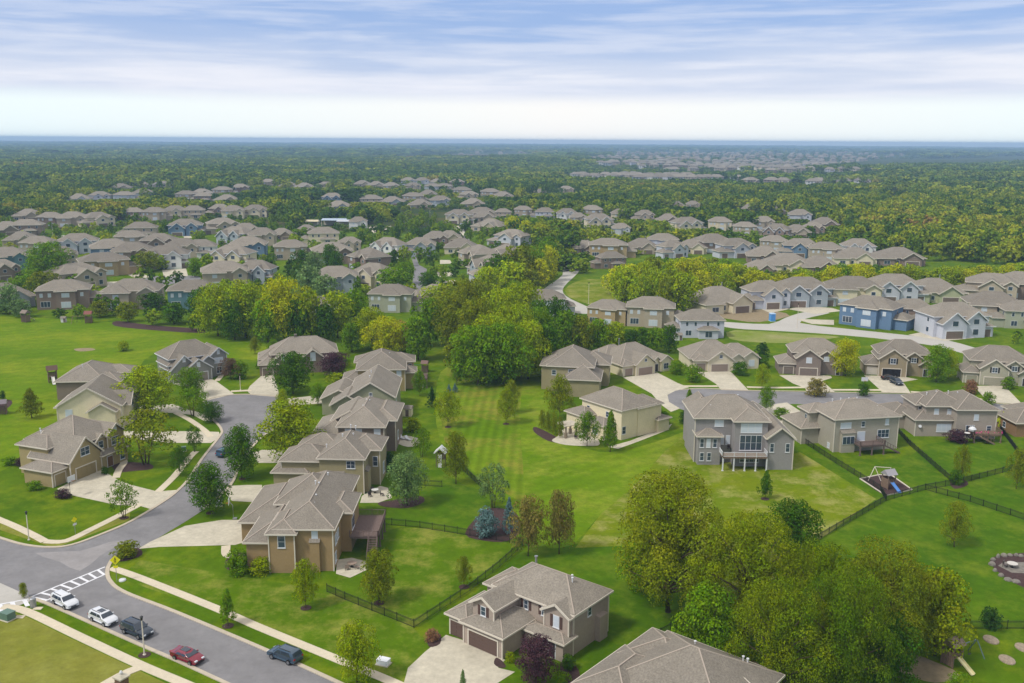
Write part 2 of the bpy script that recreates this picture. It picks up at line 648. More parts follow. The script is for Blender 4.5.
quad2(A0, A1, .3)
quad2(B0, B1, .3)
for k in range(8):
    t = .03 + k * .128
    quad2(A0.lerp(A1, t + .075), B0.lerp(B1, t), .42, .034)
Cc0, Cc1 = g(29, 599).to_2d(), g(-20, 608).to_2d()
D0, D1 = g(33, 605).to_2d(), g(-20, 618).to_2d()
quad2(Cc0, Cc1, .3)
for k in range(4):
    t = .1 + k * .25
    quad2(Cc0.lerp(Cc1, t), D0.lerp(D1, t), .6, .034)
tag(mbp.build('crosswalk_marking', M['paint']), kind='structure')

# pavements
PV = 0
for pl in ([(-260, 445), (-60, 498), (0, 520), (29, 533), (45, 541.5)], [(45, 541.5), (66, 541), (92, 529), (120, 515), (141, 504)],
           [(158, 492), (174, 476.6), (190, 457), (196, 451.5)], [(211, 437), (204, 430), (190, 420), (176, 413)],
           [(111, 568), (140, 578), (217.5, 609), (256, 626), (340, 660.5), (392, 682), (450, 708), (520, 742)],
           [(2, 607), (25, 611), (80, 637), (140, 665), (185, 684), (250, 712), (330, 752)], [(141, 667), (124, 674), (104, 685)],
           [(684, 386.3), (717.5, 386.3)], [(747, 387.2), (775, 387.8), (804, 387.5)], [(833, 390), (850, 390), (882, 390.2)],
           [(911, 392), (950, 395), (984, 400)], [(231, 391.5), (251.5, 390.5)], [(226, 546), (227, 555), (240, 557), (257, 556)],
           [(118, 456), (124, 462), (119, 470), (116, 478)], [(217, 381), (221, 376), (222, 372)]):
    PV += 1
    strip('pavement', pl, 1.45, .05 + .003 * PV, M['walk'], 4)

# driveways
DW = dict(
    C=[(138, 549), (150, 542), (185, 526), (203, 523), (222, 520), (247, 520), (249, 541), (235, 545), (200, 546), (160, 547)],
    D=[(226, 494), (230, 486), (247, 485), (262, 485), (262, 502), (249, 502), (232, 501)],
    D2=[(252, 453), (262, 450), (289, 450), (310, 450), (310, 463), (258, 463)],
    E=[(284, 399), (311.6, 396), (330, 396), (330, 403), (307, 404.5), (291, 406)],
    H=[(263, 374.5), (274, 374.5), (279, 394), (277, 397), (251.5, 395), (247, 391), (250, 386)],
    I=[(173, 384), (209, 378), (216, 381), (234, 394), (226, 396), (207, 400.5), (199, 397), (200, 390)],
    K=[(120, 405), (157, 405.5), (172.5, 404.2), (190, 410), (205, 414), (214, 421), (204, 421), (193, 415), (174, 413), (127, 412)],
    K2=[(118, 431), (146, 431), (202, 431.5), (219, 432), (220, 437), (211, 443), (169, 443), (121, 437)],
    J=[(57, 489), (67, 484), (101, 469.5), (118, 480), (135, 486), (157, 491.5), (178, 490), (166, 501), (150, 509), (140, 506), (116, 505), (70, 495)],
    O=[(623, 377.5), (657, 372.5), (677.5, 383), (689, 387.5), (675, 391), (667.5, 395), (669, 402), (680, 408.5), (671, 412), (660, 404), (652, 394)],
    P=[(697, 372), (730, 371.5), (733, 374), (749, 391), (721, 390), (716, 384)],
    Q=[(779, 375), (816, 375), (831, 376), (832, 378), (822, 381), (835, 392), (807, 392), (805, 388), (793, 383.6)],
    R=[(864, 375.4), (902, 376.4), (918, 379.5), (903, 382), (911, 393.5), (882.7, 393), (878, 388)],
    S=[(974, 386), (1004, 385.5), (1023, 405), (988, 401.5), (979, 392)],
    U=[(759, 411), (775.5, 404), (787, 402.5), (800, 411), (800, 422), (770, 424)],
    A=[(446, 635), (462, 640), (497, 656), (505, 660), (498, 668), (515, 672), (440, 720), (402, 690), (408, 668), (425, 652)],
)
for k, pts in DW.items():
    sheet('driveway', pts, .03, M['conc'], 0)

# right-hand street with its turning circle
sheet('street', [(667.5, 396), (672.5, 391.5), (687, 389), (705, 389), (747, 391), (803, 392), (850, 393.3), (910, 394), (950, 397), (990, 403), (1060, 412),
                 (1060, 424), (995, 413), (950, 409), (900, 407), (850, 405.5), (790, 404), (775, 405), (760, 411), (740, 416), (700, 414), (680, 409), (669, 402)], .02, M['asphalt'], 2)
strip('kerb', [(680, 390), (705, 388.6), (747, 390.6), (803, 391.5), (850, 392.8), (910, 393.4), (990, 402.3), (1060, 411)], .5, .13, M['kerb'], 3)
# pale road of the new quarter behind it
sheet('pale_road', [(690, 320), (734, 322.5), (769, 324), (785, 318), (800, 313), (815, 311), (830, 313), (812, 317), (800, 323), (845, 328.6), (902, 334.6), (948, 340.5), (974, 347.5), (1040, 364),
                    (1040, 374), (965, 354), (931, 345.3), (873.5, 338), (816, 333.2), (760, 330), (731, 328)], .018, M['pale_road'], 2)
for pts in ([(700, 313), (745, 309), (775, 311), (790, 316), (760, 322), (735, 320)],):
    sheet('bare_ground', pts, .012, M['dirt'], 2)
sheet('bare_ground', [(735, 330), (800, 334), (840, 337), (790, 343), (740, 341), (727, 336)], .012, turf('thin_turf', S(150, 150, 96, .85), S(120, 138, 50, .85), .08), 2)
for pts in ([(787, 309), (806, 306), (832, 308), (842, 311), (815, 314)], [(795, 319), (834, 320), (834, 325), (812, 324)],
            [(908, 335), (940, 328), (962, 334), (975, 338), (945, 341)], [(752, 305), (776, 303), (790, 309), (770, 313)],
            [(930, 300), (955, 298), (958, 302), (932, 303)]):
    sheet('driveway', pts, .028, M['conc'], 0)
# winding pale road in the middle distance
sheet('pale_road', [(548.6, 257), (584, 258), (584, 260.5), (567.6, 262), (578, 268), (577.8, 273), (563.8, 287), (566, 296), (586, 306), (600, 313), (575, 313), (560, 306), (543.5, 294), (545, 288), (562.5, 275), (559, 266), (549, 261)], .02, M['pale_road'], 3)
sheet('grass_knoll', [(566, 288), (582, 280), (610, 281), (620, 300), (600, 306), (585, 303), (569, 297)], .014, G_yel, 3)
# street and turning circle in the left quarter
sheet('street', [(411, 256.5), (416, 256.7), (419, 265), (427, 269), (424, 286), (426, 302), (411, 302), (412, 286), (414.6, 268)], .02, M['asphalt'], 0)
sheet('street', [(138, 281), (157, 276), (171, 275.5), (198, 276), (198, 281), (172, 284), (155.5, 290), (145, 286)], .02, M['asphalt'], 2)
for pts in ([(162, 270), (186, 268.5), (188, 276), (164, 277)], [(124, 273), (141, 273), (150, 277), (138, 279.5)], [(103, 282), (118, 281.5), (119, 286), (108, 287)],
            [(440, 260), (450, 260), (452, 263.5), (440, 264)], [(437, 272), (452, 272), (453, 276), (438, 277)], [(434, 281), (455, 280), (456, 284), (436, 284)],
            [(383, 254), (392, 252), (394, 257), (386, 259)], [(408, 252), (419, 253), (420, 257), (410, 257)],
            [(448, 225), (458, 224), (466, 236), (458, 238)], [(183, 234), (190, 234), (192, 238), (184, 238)], [(368, 229), (373, 222), (390, 222), (392, 229), (374, 233)]):
    sheet('driveway', pts, .028, M['conc'], 0)
strip('pale_road', [(240, 219), (275, 217.5), (300, 217)], 6, .02, M['pale_road'], 3)
strip('pale_road', [(40, 238), (60, 236), (95, 229.5), (120, 226)], 7, .02, M['pale_road'], 3)
strip('pale_road', [(395, 214), (425, 215), (455, 224), (462, 236), (470, 244)], 6, .02, M['pale_road'], 3)
# ------------------------------------------------------------------ houses
class House:
    def __init__(s, name, label, loc, yaw, wall, near=True, group=None, cat='house', brick=False, pitchk=1, trim='trim'):
        s.root = empty(name, (loc[0], loc[1], 0), R(yaw))
        tag(s.root, label, cat, group)
        s.wallc = wall
        s.walls, s.roof, s.trimb, s.flash = MB(), MB(), MB(), MB()
        s.near = near
        s.brick = brick
        s.blocks = []
        s.nb = 0
        s.trimk = trim

    def b(s, x0, x1, y0, y1, h, kind='hip', pitch=.55, over=.45, z0=0):
        s.nb += 1
        e = .004 * s.nb
        x0 += e; y0 += e; x1 -= e; y1 -= e
        h += e
        s.blocks.append((x0, x1, y0, y1, h))
        s.walls.box(x0, x1, y0, y1, z0 - .02, h)
        X0, X1, Y0, Y1 = x0 - over, x1 + over, y0 - over, y1 + over
        zt = h + .12
        r = s.roof
        w, d = X1 - X0, Y1 - Y0
        fz0, fz1 = h - .12, zt
        th = .07
        tb = s.trimb

        if kind == 'hip':
            m_ = min(w, d) / 2
            rz = zt + m_ * pitch
            if w >= d:
                A, B = (X0 + m_, (Y0 + Y1) / 2, rz), (X1 - m_ + 1e-3, (Y0 + Y1) / 2, rz)
            else:
                A, B = ((X0 + X1) / 2, Y0 + m_, rz), ((X0 + X1) / 2, Y1 - m_ + 1e-3, rz)
            c = [(X0, Y0, zt), (X1, Y0, zt), (X1, Y1, zt), (X0, Y1, zt)]
            if w >= d:
                r.face([c[0], c[1], B, A]); r.face([c[2], c[3], A, B]); r.face([c[3], c[0], A]); r.face([c[1], c[2], B])
                hips = [(c[0], A), (c[3], A), (c[1], B), (c[2], B)]
            else:
                r.face([c[3], c[0], A, B]); r.face([c[1], c[2], B, A]); r.face([c[0], c[1], A]); r.face([c[2], c[3], B])
                hips = [(c[0], A), (c[1], A), (c[2], B), (c[3], B)]
            r.face([(p[0], p[1], h) for p in c][::-1])
            s.ridge = (A, B)
            if s.near:
                for p, q in hips + [(A, B)]:
                    p, q = Vector(p), Vector(q)
                    if (q - p).length > 1:
                        s.flash.bar(p.lerp(q, .03) + Vector((0, 0, .02)), q + Vector((0, 0, .02)), .16, .1)
            ring = [(X0, X1, Y0 - th, Y0), (X0, X1, Y1, Y1 + th), (X0 - th, X0, Y0 - th, Y1 + th), (X1, X1 + th, Y0 - th, Y1 + th)]
            for a, b_, c_, d_ in ring:
                tb.box(a, b_, c_, d_, fz0, fz1)
        else:                                   # gable: 'gy' ridge along y, 'gx' ridge along x
            gy = kind == 'gy'
            P0, P1, Q0, Q1 = (X0, X1, Y0, Y1) if gy else (Y0, Y1, X0, X1)
            pm = (P0 + P1) / 2
            rz = zt + (P1 - P0) / 2 * pitch
            T = (lambda p, q, z: (p, q, z)) if gy else (lambda p, q, z: (q, p, z))
            k = .16
            for sg in (0, 1):
                pe = P0 if sg == 0 else P1
                r.add([T(pe, Q0, zt), T(pe, Q1, zt), T(pm, Q1, rz), T(pm, Q0, rz),
                       T(pe, Q0, zt - k), T(pe, Q1, zt - k), T(pm, Q1, rz - k), T(pm, Q0, rz - k)],
                      [(0, 1, 2, 3), (4, 7, 6, 5), (0, 4, 5, 1), (0, 3, 7, 4), (1, 5, 6, 2)])
                # rake boards on both ends, fascia along the eave
                for q in (Q0 - .04, Q1 + .04):
                    tb.bar(T(pe, q, zt - .1), T(pm, q, rz - .1), .1, .3)
                a, b_ = T(pe + (-.04 if sg == 0 else .04), Q0, 0), T(pe + (-.04 if sg == 0 else .04), Q1, 0)
                tb.bar((a[0], a[1], h), (b_[0], b_[1], h), .08, .24)
            # gable triangles of the wall
            wp0, wp1 = (x0, x1) if gy else (y0, y1)
            for q in ((y0, y1) if gy else (x0, x1)):
                qq = q
                dirn = 1 if q in (y0, x0) and q == (y0 if gy else x0) else -1
                zk = h + ((wp1 - wp0) / 2 + over) * pitch
                s.walls.add([T(wp0, qq, h - .01), T(wp1, qq, h - .01), T((wp0 + wp1) / 2, qq, h - .05 + (wp1 - wp0) / 2 * pitch + over * pitch),
                             T(wp0, qq + .15 * dirn, h - .01), T(wp1, qq + .15 * dirn, h - .01), T((wp0 + wp1) / 2, qq + .15 * dirn, h - .05 + (wp1 - wp0) / 2 * pitch + over * pitch)],
                            [(0, 1, 2), (5, 4, 3), (0, 3, 4, 1), (1, 4, 5, 2), (2, 5, 3, 0)])
        return len(s.blocks) - 1

    def face(s, bi, side):
        x0, x1, y0, y1, h = s.blocks[bi]
        # returns matrix: local x along the wall, y outward, z up
        if side == 'F':
            return Matrix(((1, 0, 0, 0), (0, -1, 0, y0), (0, 0, 1, 0), (0, 0, 0, 1)))
        if side == 'B':
            return Matrix(((1, 0, 0, 0), (0, 1, 0, y1), (0, 0, 1, 0), (0, 0, 0, 1)))
        if side == 'L':
            return Matrix(((0, -1, 0, x0), (1, 0, 0, 0), (0, 0, 1, 0), (0, 0, 0, 1)))
        return Matrix(((0, 1, 0, x1), (1, 0, 0, 0), (0, 0, 1, 0), (0, 0, 0, 1)))

    def w(s, bi, side, a, z, w=1.0, h=1.4, blind=False, sh=False, n=1, shm=None):
        F = s.face(bi, side)
        fr = MB()
        fr.box(a - w / 2, a + w / 2, 0, .06, z, z + h, M=F)
        t = .1
        pn = MB()
        pw = (w - t * (n + 1)) / n
        for k in range(n):
            p0 = a - w / 2 + t + k * (pw + t)
            if s.near:
                pn.box(p0, p0 + pw, .03, .075, z + t, z + h / 2 - .03, M=F)
                pn.box(p0, p0 + pw, .03, .075, z + h / 2 + .03, z + h - t, M=F)
            else:
                pn.box(p0, p0 + pw, .03, .075, z + t, z + h - t, M=F)
        if s.near:
            fr.box(a - w / 2 - .06, a + w / 2 + .06, 0, .12, z - .1, z, M=F)      # sill
        f = fr.build('window', M['white'], s.root)
        pn.build('pane', M['blind'] if blind else M['pane'], f)
        if sh:
            for sg in (-1, 1):
                sb = MB()
                c = a + sg * (w / 2 + .27)
                sb.box(c - .2, c + .2, 0, .07, z, z + h, M=F)
                for q in range(5):
                    sb.box(c - .15, c + .15, .06, .09, z + .15 + q * (h - .3) / 5, z + .15 + (q + .6) * (h - .3) / 5, M=F)
                sb.build('shutter', shm or M['shutter'], f)
        return f

    def garage(s, bi, side, a, w, h, col=None, m_=None, trim=True, open_=False):
        F = s.face(bi, side)
        if trim:
            t = MB()
            t.box(a - w / 2 - .2, a - w / 2, 0, .09, .04, h + .2, M=F)
            t.box(a + w / 2, a + w / 2 + .2, 0, .09, .04, h + .2, M=F)
            t.box(a - w / 2, a + w / 2, 0, .09, h, h + .2, M=F)
            t.build('garage_door_trim', M[s.trimk], s.root)
        d = MB()
        d.box(a - w / 2, a + w / 2, 0, .04, .04, h, M=F)
        if not open_:
            nx = max(2, round(w / 1.2))
            for j in range(4):
                for i in range(nx):
                    x = a - w / 2 + w / nx * i
                    d.box(x + .12, x + w / nx - .12, .03, .07, .04 + (h / 4) * j + .09, .04 + h / 4 * (j + 1) - .09, M=F)
        o = d.build('garage_door', m_ or M['door'], s.root, color=col or s.wallc)
        return o

    def door(s, bi, side, a, col=(.05, .04, .04, 1), w=1.0, h=2.1, z=.15):
        F = s.face(bi, side)
        d = MB()
        d.box(a - w / 2 - .12, a + w / 2 + .12, 0, .05, z - .1, z + h + .12, M=F)
        f = d.build('door_frame', M['white'], s.root)
        e = MB()
        e.box(a - w / 2, a + w / 2, .03, .09, z, z + h, M=F)
        e.box(a - w / 2 + .18, a + w / 2 - .18, .08, .11, z + .2, z + .9, M=F)
        e.box(a - w / 2 + .18, a + w / 2 - .18, .08, .11, z + 1.1, z + 1.85, M=F)
        e.build('door', M['door'], s.root, color=col)

    def chimney(s, x, y, z0, z1, w=.25, m_=None):
        c = MB()
        if w < .5:
            c.tube([(x, y, z0), (x, y, z1)], w / 2, 8)
            c.tube([(x, y, z1), (x, y, z1 + .15)], w * .8, 8)
        else:
            c.box(x - w / 2, x + w / 2, y - w / 2, y + w / 2, z0, z1)
            c.box(x - w / 2 - .08, x + w / 2 + .08, y - w / 2 - .08, y + w / 2 + .08, z1, z1 + .15)
        return c.build('chimney', m_ or M['metal'], s.root)

    def vents(s, pts):
        for (x, y, z) in pts:
            v = MB()
            v.tube([(x, y, z - .4), (x, y, z + .35)], .09, 6)
            v.tube([(x, y, z + .3), (x, y, z + .42)], .17, 6)
            v.build('roof_vent', M['white'], s.root)

    def corner(s, bi, cs='FL FR BL BR'):
        """pale corner boards"""
        x0, x1, y0, y1, h = s.blocks[bi]
        for c in cs.split():
            x = x0 if c[1] == 'L' else x1
            y = y0 if c[0] == 'F' else y1
            s.trimb.box(x - .09, x + .09, y - .09, y + .09, 0, h - .2)

    def chase(s, bi, side, a, w, d, h, roof=True):
        """boxed-out chimney chase or bay on a wall"""
        F = s.face(bi, side)
        s.walls.box(a - w / 2, a + w / 2, -.05, d, 0, h, M=F)
        if roof:
            x0, x1 = a - w / 2 - .1, a + w / 2 + .1
            vs = [F @ Vector(p) for p in ((x0, -.05, h), (x1, -.05, h), (x1, d + .12, h), (x0, d + .12, h), (x0, -.05, h + d * .8), (x1, -.05, h + d * .8))]
            s.roof.add(vs, [(0, 3, 2, 1), (3, 4, 5, 2), (0, 4, 3), (1, 2, 5), (0, 1, 5, 4)])

    def done(s):
        wo = s.walls.build('wall', M['brick'] if s.brick else M['siding'], s.root, color=s.wallc)
        s.roof.build('roof', M['roof'], s.root)
        s.trimb.build('fascia', M[s.trimk], s.root)
        if s.near and s.flash.v:
            s.flash.build('ridge_flashing', M['flash'], s.root)
        register(s.root)
        return s.root


def deck(root, x0, x1, y0, y1, z, m_, stairs=None, post_n=3, rail=True, railm=None):
    """raised deck in house coordinates; rear edge y1"""
    d = MB()
    nb = max(2, int((y1 - y0) / .3))
    for k in range(nb):
        yy = y0 + (y1 - y0) * k / nb
        d.box(x0, x1, yy, yy + (y1 - y0) / nb - .02, z - .06, z)
    d.box(x0 + .05, x1 - .05, y0 + .05, y1 - .05, z - .3, z - .07)
    dk = d.build('deck', m_, root)
    for k in range(post_n):
        x = x0 + .12 + (x1 - x0 - .24) * k / (post_n - 1)
        p = MB()
        p.box(x - .12, x + .12, y1 - .3, y1 - .06, 0, z - .06)
        p.box(x - .2, x + .2, y1 - .38, y1 + .02, 0, .1)
        p.build('deck_post', railm or m_, dk)
    if rail:
        r = MB()
        for a, b_ in (((x0, y0), (x0, y1)), ((x0, y1), (x1, y1)), ((x1, y1), (x1, y0))):
            A, B = Vector((*a, z)), Vector((*b_, z))
            L = (B - A).length
            up = Vector((0, 0, 1))
            r.bar(A + up * 1.0, B + up * 1.0, .1, .07)
            r.bar(A + up * .15, B + up * .15, .06, .06)
            n = int(L / .22)
            for i in range(n + 1):
                q = A.lerp(B, i / n)
                r.bar(q + up * .1, q + up * 1.0, .045)
            for i in range(int(L / 2.2) + 1):
                q = A.lerp(B, i / max(1, int(L / 2.2)))
                r.bar(q, q + up * 1.1, .12)
        r.build('deck_railing', railm or m_, dk)
    if stairs:
        sx0, sx1, syd = stairs                 # x range; runs outward by syd from y1, or sideways if syd is a tuple
        st = MB()
        n = max(3, int(z / .2))
        if isinstance(syd, tuple):
            y_a, y_b = syd
            for k in range(n):
                t = k / n
                x = sx0 + (sx1 - sx0) * t
                st.box(min(x, x + (sx1 - sx0) / n), max(x, x + (sx1 - sx0) / n), y_a, y_b, z * (1 - t) - .22, z * (1 - t) - .16)
            for yy in (y_a, y_b):
                st.bar((sx0, yy, z - .2), (sx1, yy, .1), .06, .3)
                st.bar((sx0, yy, z + .8), (sx1, yy, 1.0), .07, .07)
                for k in range(0, n + 1, 2):
                    t = k / n
                    st.bar((sx0 + (sx1 - sx0) * t, yy, z * (1 - t)), (sx0 + (sx1 - sx0) * t, yy, z * (1 - t) + .95), .05)
        else:
            for k in range(n):
                t = k / n
                y = y1 + syd * t
                st.box(sx0, sx1, min(y, y + syd / n), max(y, y + syd / n), z * (1 - t) - .22, z * (1 - t) - .16)
            for xx in (sx0, sx1):
                st.bar((xx, y1, z - .2), (xx, y1 + syd, .1), .06, .3)
                st.bar((xx, y1, z + .8), (xx, y1 + syd, 1.0), .07, .07)
                for k in range(0, n + 1, 2):
                    t = k / n
                    st.bar((xx, y1 + syd * t, z * (1 - t)), (xx, y1 + syd * t, z * (1 - t) + .95), .05)
        st.build('deck_stairs', m_, dk)
    return dk


HOUSES = []        # (x, y, radius) of everything built, for keeping trees clear


def at_local(px, py, z, lx, ly, yaw):
    p = g(px, py, z)
    c, s_ = math.cos(R(yaw)), math.sin(R(yaw))
    return (p.x - (c * lx - s_ * ly), p.y - (s_ * lx + c * ly))


TAUPE = S(158, 144, 132, .86)
TAN = S(152, 128, 92, .86)
OLIVE = S(150, 140, 108, .86)
CREAM = S(216, 204, 172, .86)
GREY = S(132, 128, 122, .86)
GREEN = S(146, 146, 120, .86)
KHAKI = S(154, 138, 98, .86)
BROWN = S(126, 112, 100, .86)

# ---- A: taupe house with brown garage doors, bottom centre
h = House('house', 'taupe two-storey house with two brown garage doors, bottom centre beside the purple tree', (-1, 112.3), -38.7, TAUPE)
gb = h.b(-6.7, 0, 0, 7.9, 3.1, 'hip', .45)
h.b(-9.8, -6.6, .5, 8, 3.0, 'hip', .5)
mb_ = h.b(-6.5, 6.6, 6.5, 14.8, 5.9, 'hip', .58)
dg = h.b(-6.2, -2.5, 1.3, 11, 5.5, 'gy', .6, over=.4)
rg = h.b(2.5, 6.5, 5.6, 9, 5.6, 'gy', .6, over=.4)
h.b(-9.2, -3, 7.8, 13.6, 4.8, 'hip', .5)
pr = h.b(.3, 6.6, 4.3, 6.5, 2.7, 'hip', .35)
h.corner(gb, 'FL FR'); h.corner(rg, 'FL FR'); h.corner(mb_, 'FR BR'); h.corner(dg, 'FR')
h.garage(gb, 'F', -3.3, 4.9, 2.2, m_=M['brown_door'])
h.garage(1, 'F', -8.3, 2.4, 2.2, m_=M['brown_door'])
h.w(dg, 'F', -4.35, 4.15, .9, 1.35, sh=True)
h.w(rg, 'F', 4.5, 3.7, 1.0, 1.7, sh=True, blind=True)
h.w(mb_, 'F', -1.2, 4.1, .8, 1.3, sh=True)
h.w(mb_, 'F', 1.8, 4.1, .8, 1.3, sh=True)
h.w(mb_, 'R', 10.2, 4.2, .9, 1.3)
h.chase(mb_, 'R', 12.6, 1.9, .8, 3.6, roof=False)
h.door(pr, 'F', 4.8)
h.chimney(-4.2, 12.6, 6, 8.6, .32)
h.vents([(3.6, 10.4, 8.3), (3.0, 11.2, 8.2)])
h.done(); HOUSES.append((0, 118, 13))

# ---- B: roof of the house cut by the frame, bottom right of centre
h = House('house', 'house cut off by the bottom edge, only its grey-brown hipped roof showing', (20.5, 97.5), -40, TAUPE)
b0 = h.b(-7.4, 7.2, -6, 7.6, 6.1, 'hip', .52)
h.b(-10, -3, -8.5, 2, 5.6, 'hip', .5)
h.b(3, 7.5, -9, 2, 5.9, 'gy', .55)
h.b(-9.5, -2, 0, 7.5, 5.8, 'hip', .45)
h.b(-8.6, -2, -13, -4, 3.1, 'hip', .5)
h.corner(b0)
for a in (-5, 0, 4):
    h.w(b0, 'B', a, 4.0)
h.w(b0, 'R', 3, 4.0)
h.w(b0, 'L', 3, 4.0)
h.vents([(3.5, 5.8, 7.6), (4.2, 5.5, 7.7), (-2, 4.4, 8.1)])
h.done(); HOUSES.append((20.5, 97.5, 14))

# ---- C..G: the row with its garages towards the left-hand street
h = House('house', 'tan-brown house with wooden deck, nearest of the row right of the street', (-41, 147), -90, TAN)
m0 = h.b(-14, 9.2, 4.6, 13.4, 7.0, 'hip', .55)
by = h.b(2, 10.0, 3.6, 7.6, 6.5, 'hip', .6)
h.b(-5.5, 8.9, -.2, 7, 4.6, 'hip', .5)
gr = h.b(-16.5, -.4, -3.6, 6.5, 4.0, 'hip', .5)
h.b(-13, -2, 2, 12, 6.6, 'hip', .6)
rb = h.b(-6, 2, 11, 15, 6.8, 'hip', .5)
h.corner(m0, 'BR'); h.corner(by, 'FR BR')
h.chase(m0, 'R', 10.6, 1.5, .55, 5.0)
h.w(by, 'R', 5.6, 4.2, 1.2, 2.0)
h.w(m0, 'R', 10.6, 5.3, 1.0, 1.5, blind=True)
for a, z in ((7.5, .8), (7.0, 3.6), (5.2, 3.7)):
    h.w(m0, 'B', a, z, 1.5, 1.7, blind=True)
h.w(rb, 'B', 0, 3.4, 2.4, 2.0, n=2)
h.w(rb, 'R', 12.8, 3.4, .9, 2.0)
h.garage(gr, 'F', -12, 4.9, 2.3); h.garage(gr, 'F', -6, 4.9, 2.3); h.door(2, 'F', 3)
h.vents([(1.5, 9.4, 9.3), (-3, 9, 9.7), (-4, 8.2, 9.6), (4.2, 9.6, 9.0), (-8, 9.5, 9.6)])
deck(h.root, -6.2, 3.0, 14.9, 19.5, 3.0, M['darkwood'], stairs=(3.0, 6.2, (18.0, 19.4)), post_n=4)
h.done(); HOUSES.append((-35, 150, 13))

h = House('house', 'olive-tan house with rear patio, second in the row right of the street', (-41, 180.5), -92, OLIVE)
m0 = h.b(-4.5, 9.3, 5, 13.4, 7.0, 'hip', .55)
gb = h.b(1, 8.2, -2.6, 6, 6.0, 'hip', .55)
h.b(-1, 8.9, -4, 2.5, 3.9, 'hip', .5)
h.b(-3.6, 4, 9, 15.6, 7.1, 'hip', .5)
by = h.b(-5, 3, -1, 8, 6.4, 'hip', .5)
h.corner(m0, 'BR'); h.corner(gb, 'FR BR'); h.corner(3, 'BR')
h.chase(m0, 'R', 8.7, 2.0, .6, 4.1)
h.w(m0, 'R', 11, 5.1, 1.7, 1.5, n=2)
h.w(m0, 'B', 7, 1.4, 1.6, 2.0, blind=True)
h.chase(m0, 'B', 7, 2.6, .7, 4.2)
h.w(3, 'B', 0, 1.2, 1.7, 2.2, blind=True); h.w(3, 'R', 14.7, 3.8, 1.0, 2.0)
h.garage(2, 'F', 4, 4.9, 2.3)
h.vents([(2, 8, 9.2), (-2, 9.8, 9.7), (1.4, 10, 9.2), (-3, 8.6, 9.6), (4.6, 5.4, 7.9)])
h.done(); HOUSES.append((-34, 180, 13))

h = House('house', 'dark grey-brown house with three bright upper windows, third in the row', (-39, 200.5), -90, BROWN)
m0 = h.b(-8.5, 9.2, 2.6, 12.2, 7.0, 'hip', .58)
h.b(-7.5, 6.9, -3.5, 5, 4.0, 'hip', .5)
r0 = h.b(-9, 4, 8, 14, 6.9, 'hip', .5)
h.b(-9, 2, 0, 8, 6, 'gx', .55)
for a in (4.7, 6.9, 10.8):
    h.w(m0, 'R', a, 5.0, 1.4, 1.6, blind=True)
h.corner(m0, 'BR'); h.corner(r0, 'BR')
h.w(r0, 'B', 0, 1.5, 1.6, 2, blind=True)
h.garage(1, 'F', 0, 4.9, 2.3)
h.vents([(3, 7, 9.6), (-1, 7.8, 9.7), (-2, 7, 9.6), (5, 8.6, 9.0)])
h.done(); HOUSES.append((-33, 200, 12))

h = House('house', 'green-gabled house with long grey garage roof, fourth in the row', (-41, 226), -88, GREEN)
m0 = h.b(-9, 8.8, 1.8, 12.8, 6.2, 'gx', .62)
h.b(-9.5, 2, -5.4, 3, 4.0, 'gx', .5)
h.b(1, 9.3, -2, 5.5, 4.4, 'gx', .6)
h.w(m0, 'R', 7.3, 6.6, .8, .8)
h.w(m0, 'B', 3, 3.8, 1.5, 1.5, blind=True)
h.garage(1, 'F', -4, 4.9, 2.3)
h.vents([(2, 6.4, 9.5), (-3, 6.2, 9.6), (4, 8, 9.1)])
h.done(); HOUSES.append((-35, 226, 12))

h = House('house', 'tan house with brick rear wing, farthest of the row right of the street', (-42, 254), -84, KHAKI)
m0 = h.b(-8, 8.6, 0, 12.6, 6.0, 'hip', .52)
h.b(-8, -1, -1, 15, 5.9, 'hip', .45)
h.b(2, 10.5, -3.5, 5, 3.6, 'hip', .5)
r0 = h.b(0, 6.2, 11, 15.4, 4.5, 'hip', .4)
h.w(m0, 'R', 11, 4.2, 1.3, 1.5, blind=True)
h.w(1, 'R', 14, 4.0, 1.0, 1.3)
h.corner(m0, 'BR FR')
h.vents([(2, 4.8, 8.3), (0, 8.4, 8.4)])
h.garage(2, 'F', 6, 4.9, 2.3)
deck(h.root, 0, 6, 15.3, 18.6, 2.7, M['darkwood'], post_n=3)
h.done(); HOUSES.append((-35, 254, 12))

# ---- H: brown stone-gabled house facing the turning circle
h = House('house', 'brown house with two stone front gables behind the round tree, top of the turning circle', (-62.5, 264.5), 14, BROWN)
m0 = h.b(-6, 12.5, 3, 14, 5.4, 'hip', .64)
sg = h.b(-9.4, -4.5, 0, 7, 3.2, 'hip', .55)
h.b(-9.4, 0, 4, 12, 4.0, 'hip', .55)
g1 = h.b(-5.2, -.6, .3, 8, 4.2, 'gy', .75)
g2 = h.b(3.0, 8.2, 1.0, 8, 4.6, 'gy', .75)
h.b(8.2, 11, 1.6, 6, 3.4, 'gy', .7)
h.garage(sg, 'F', -7.2, 2.7, 2.2, col=BROWN)
h.garage(g1, 'F', -2.9, 3.6, 2.2, col=BROWN)
h.w(g1, 'F', -2.9, 4.2, .9, 1.2, blind=True)
h.w(g2, 'F', 5.6, 3.6, 1.5, 2.4, blind=True, n=2)
h.w(m0, 'R', 8, 3.0, 1.2, 1.5)
h.chimney(1, 8.5, 7.5, 9.9, .7, M['roof'])
h.door(2, 'F', 1.2)
h.done(); HOUSES.append((-63, 271, 13))

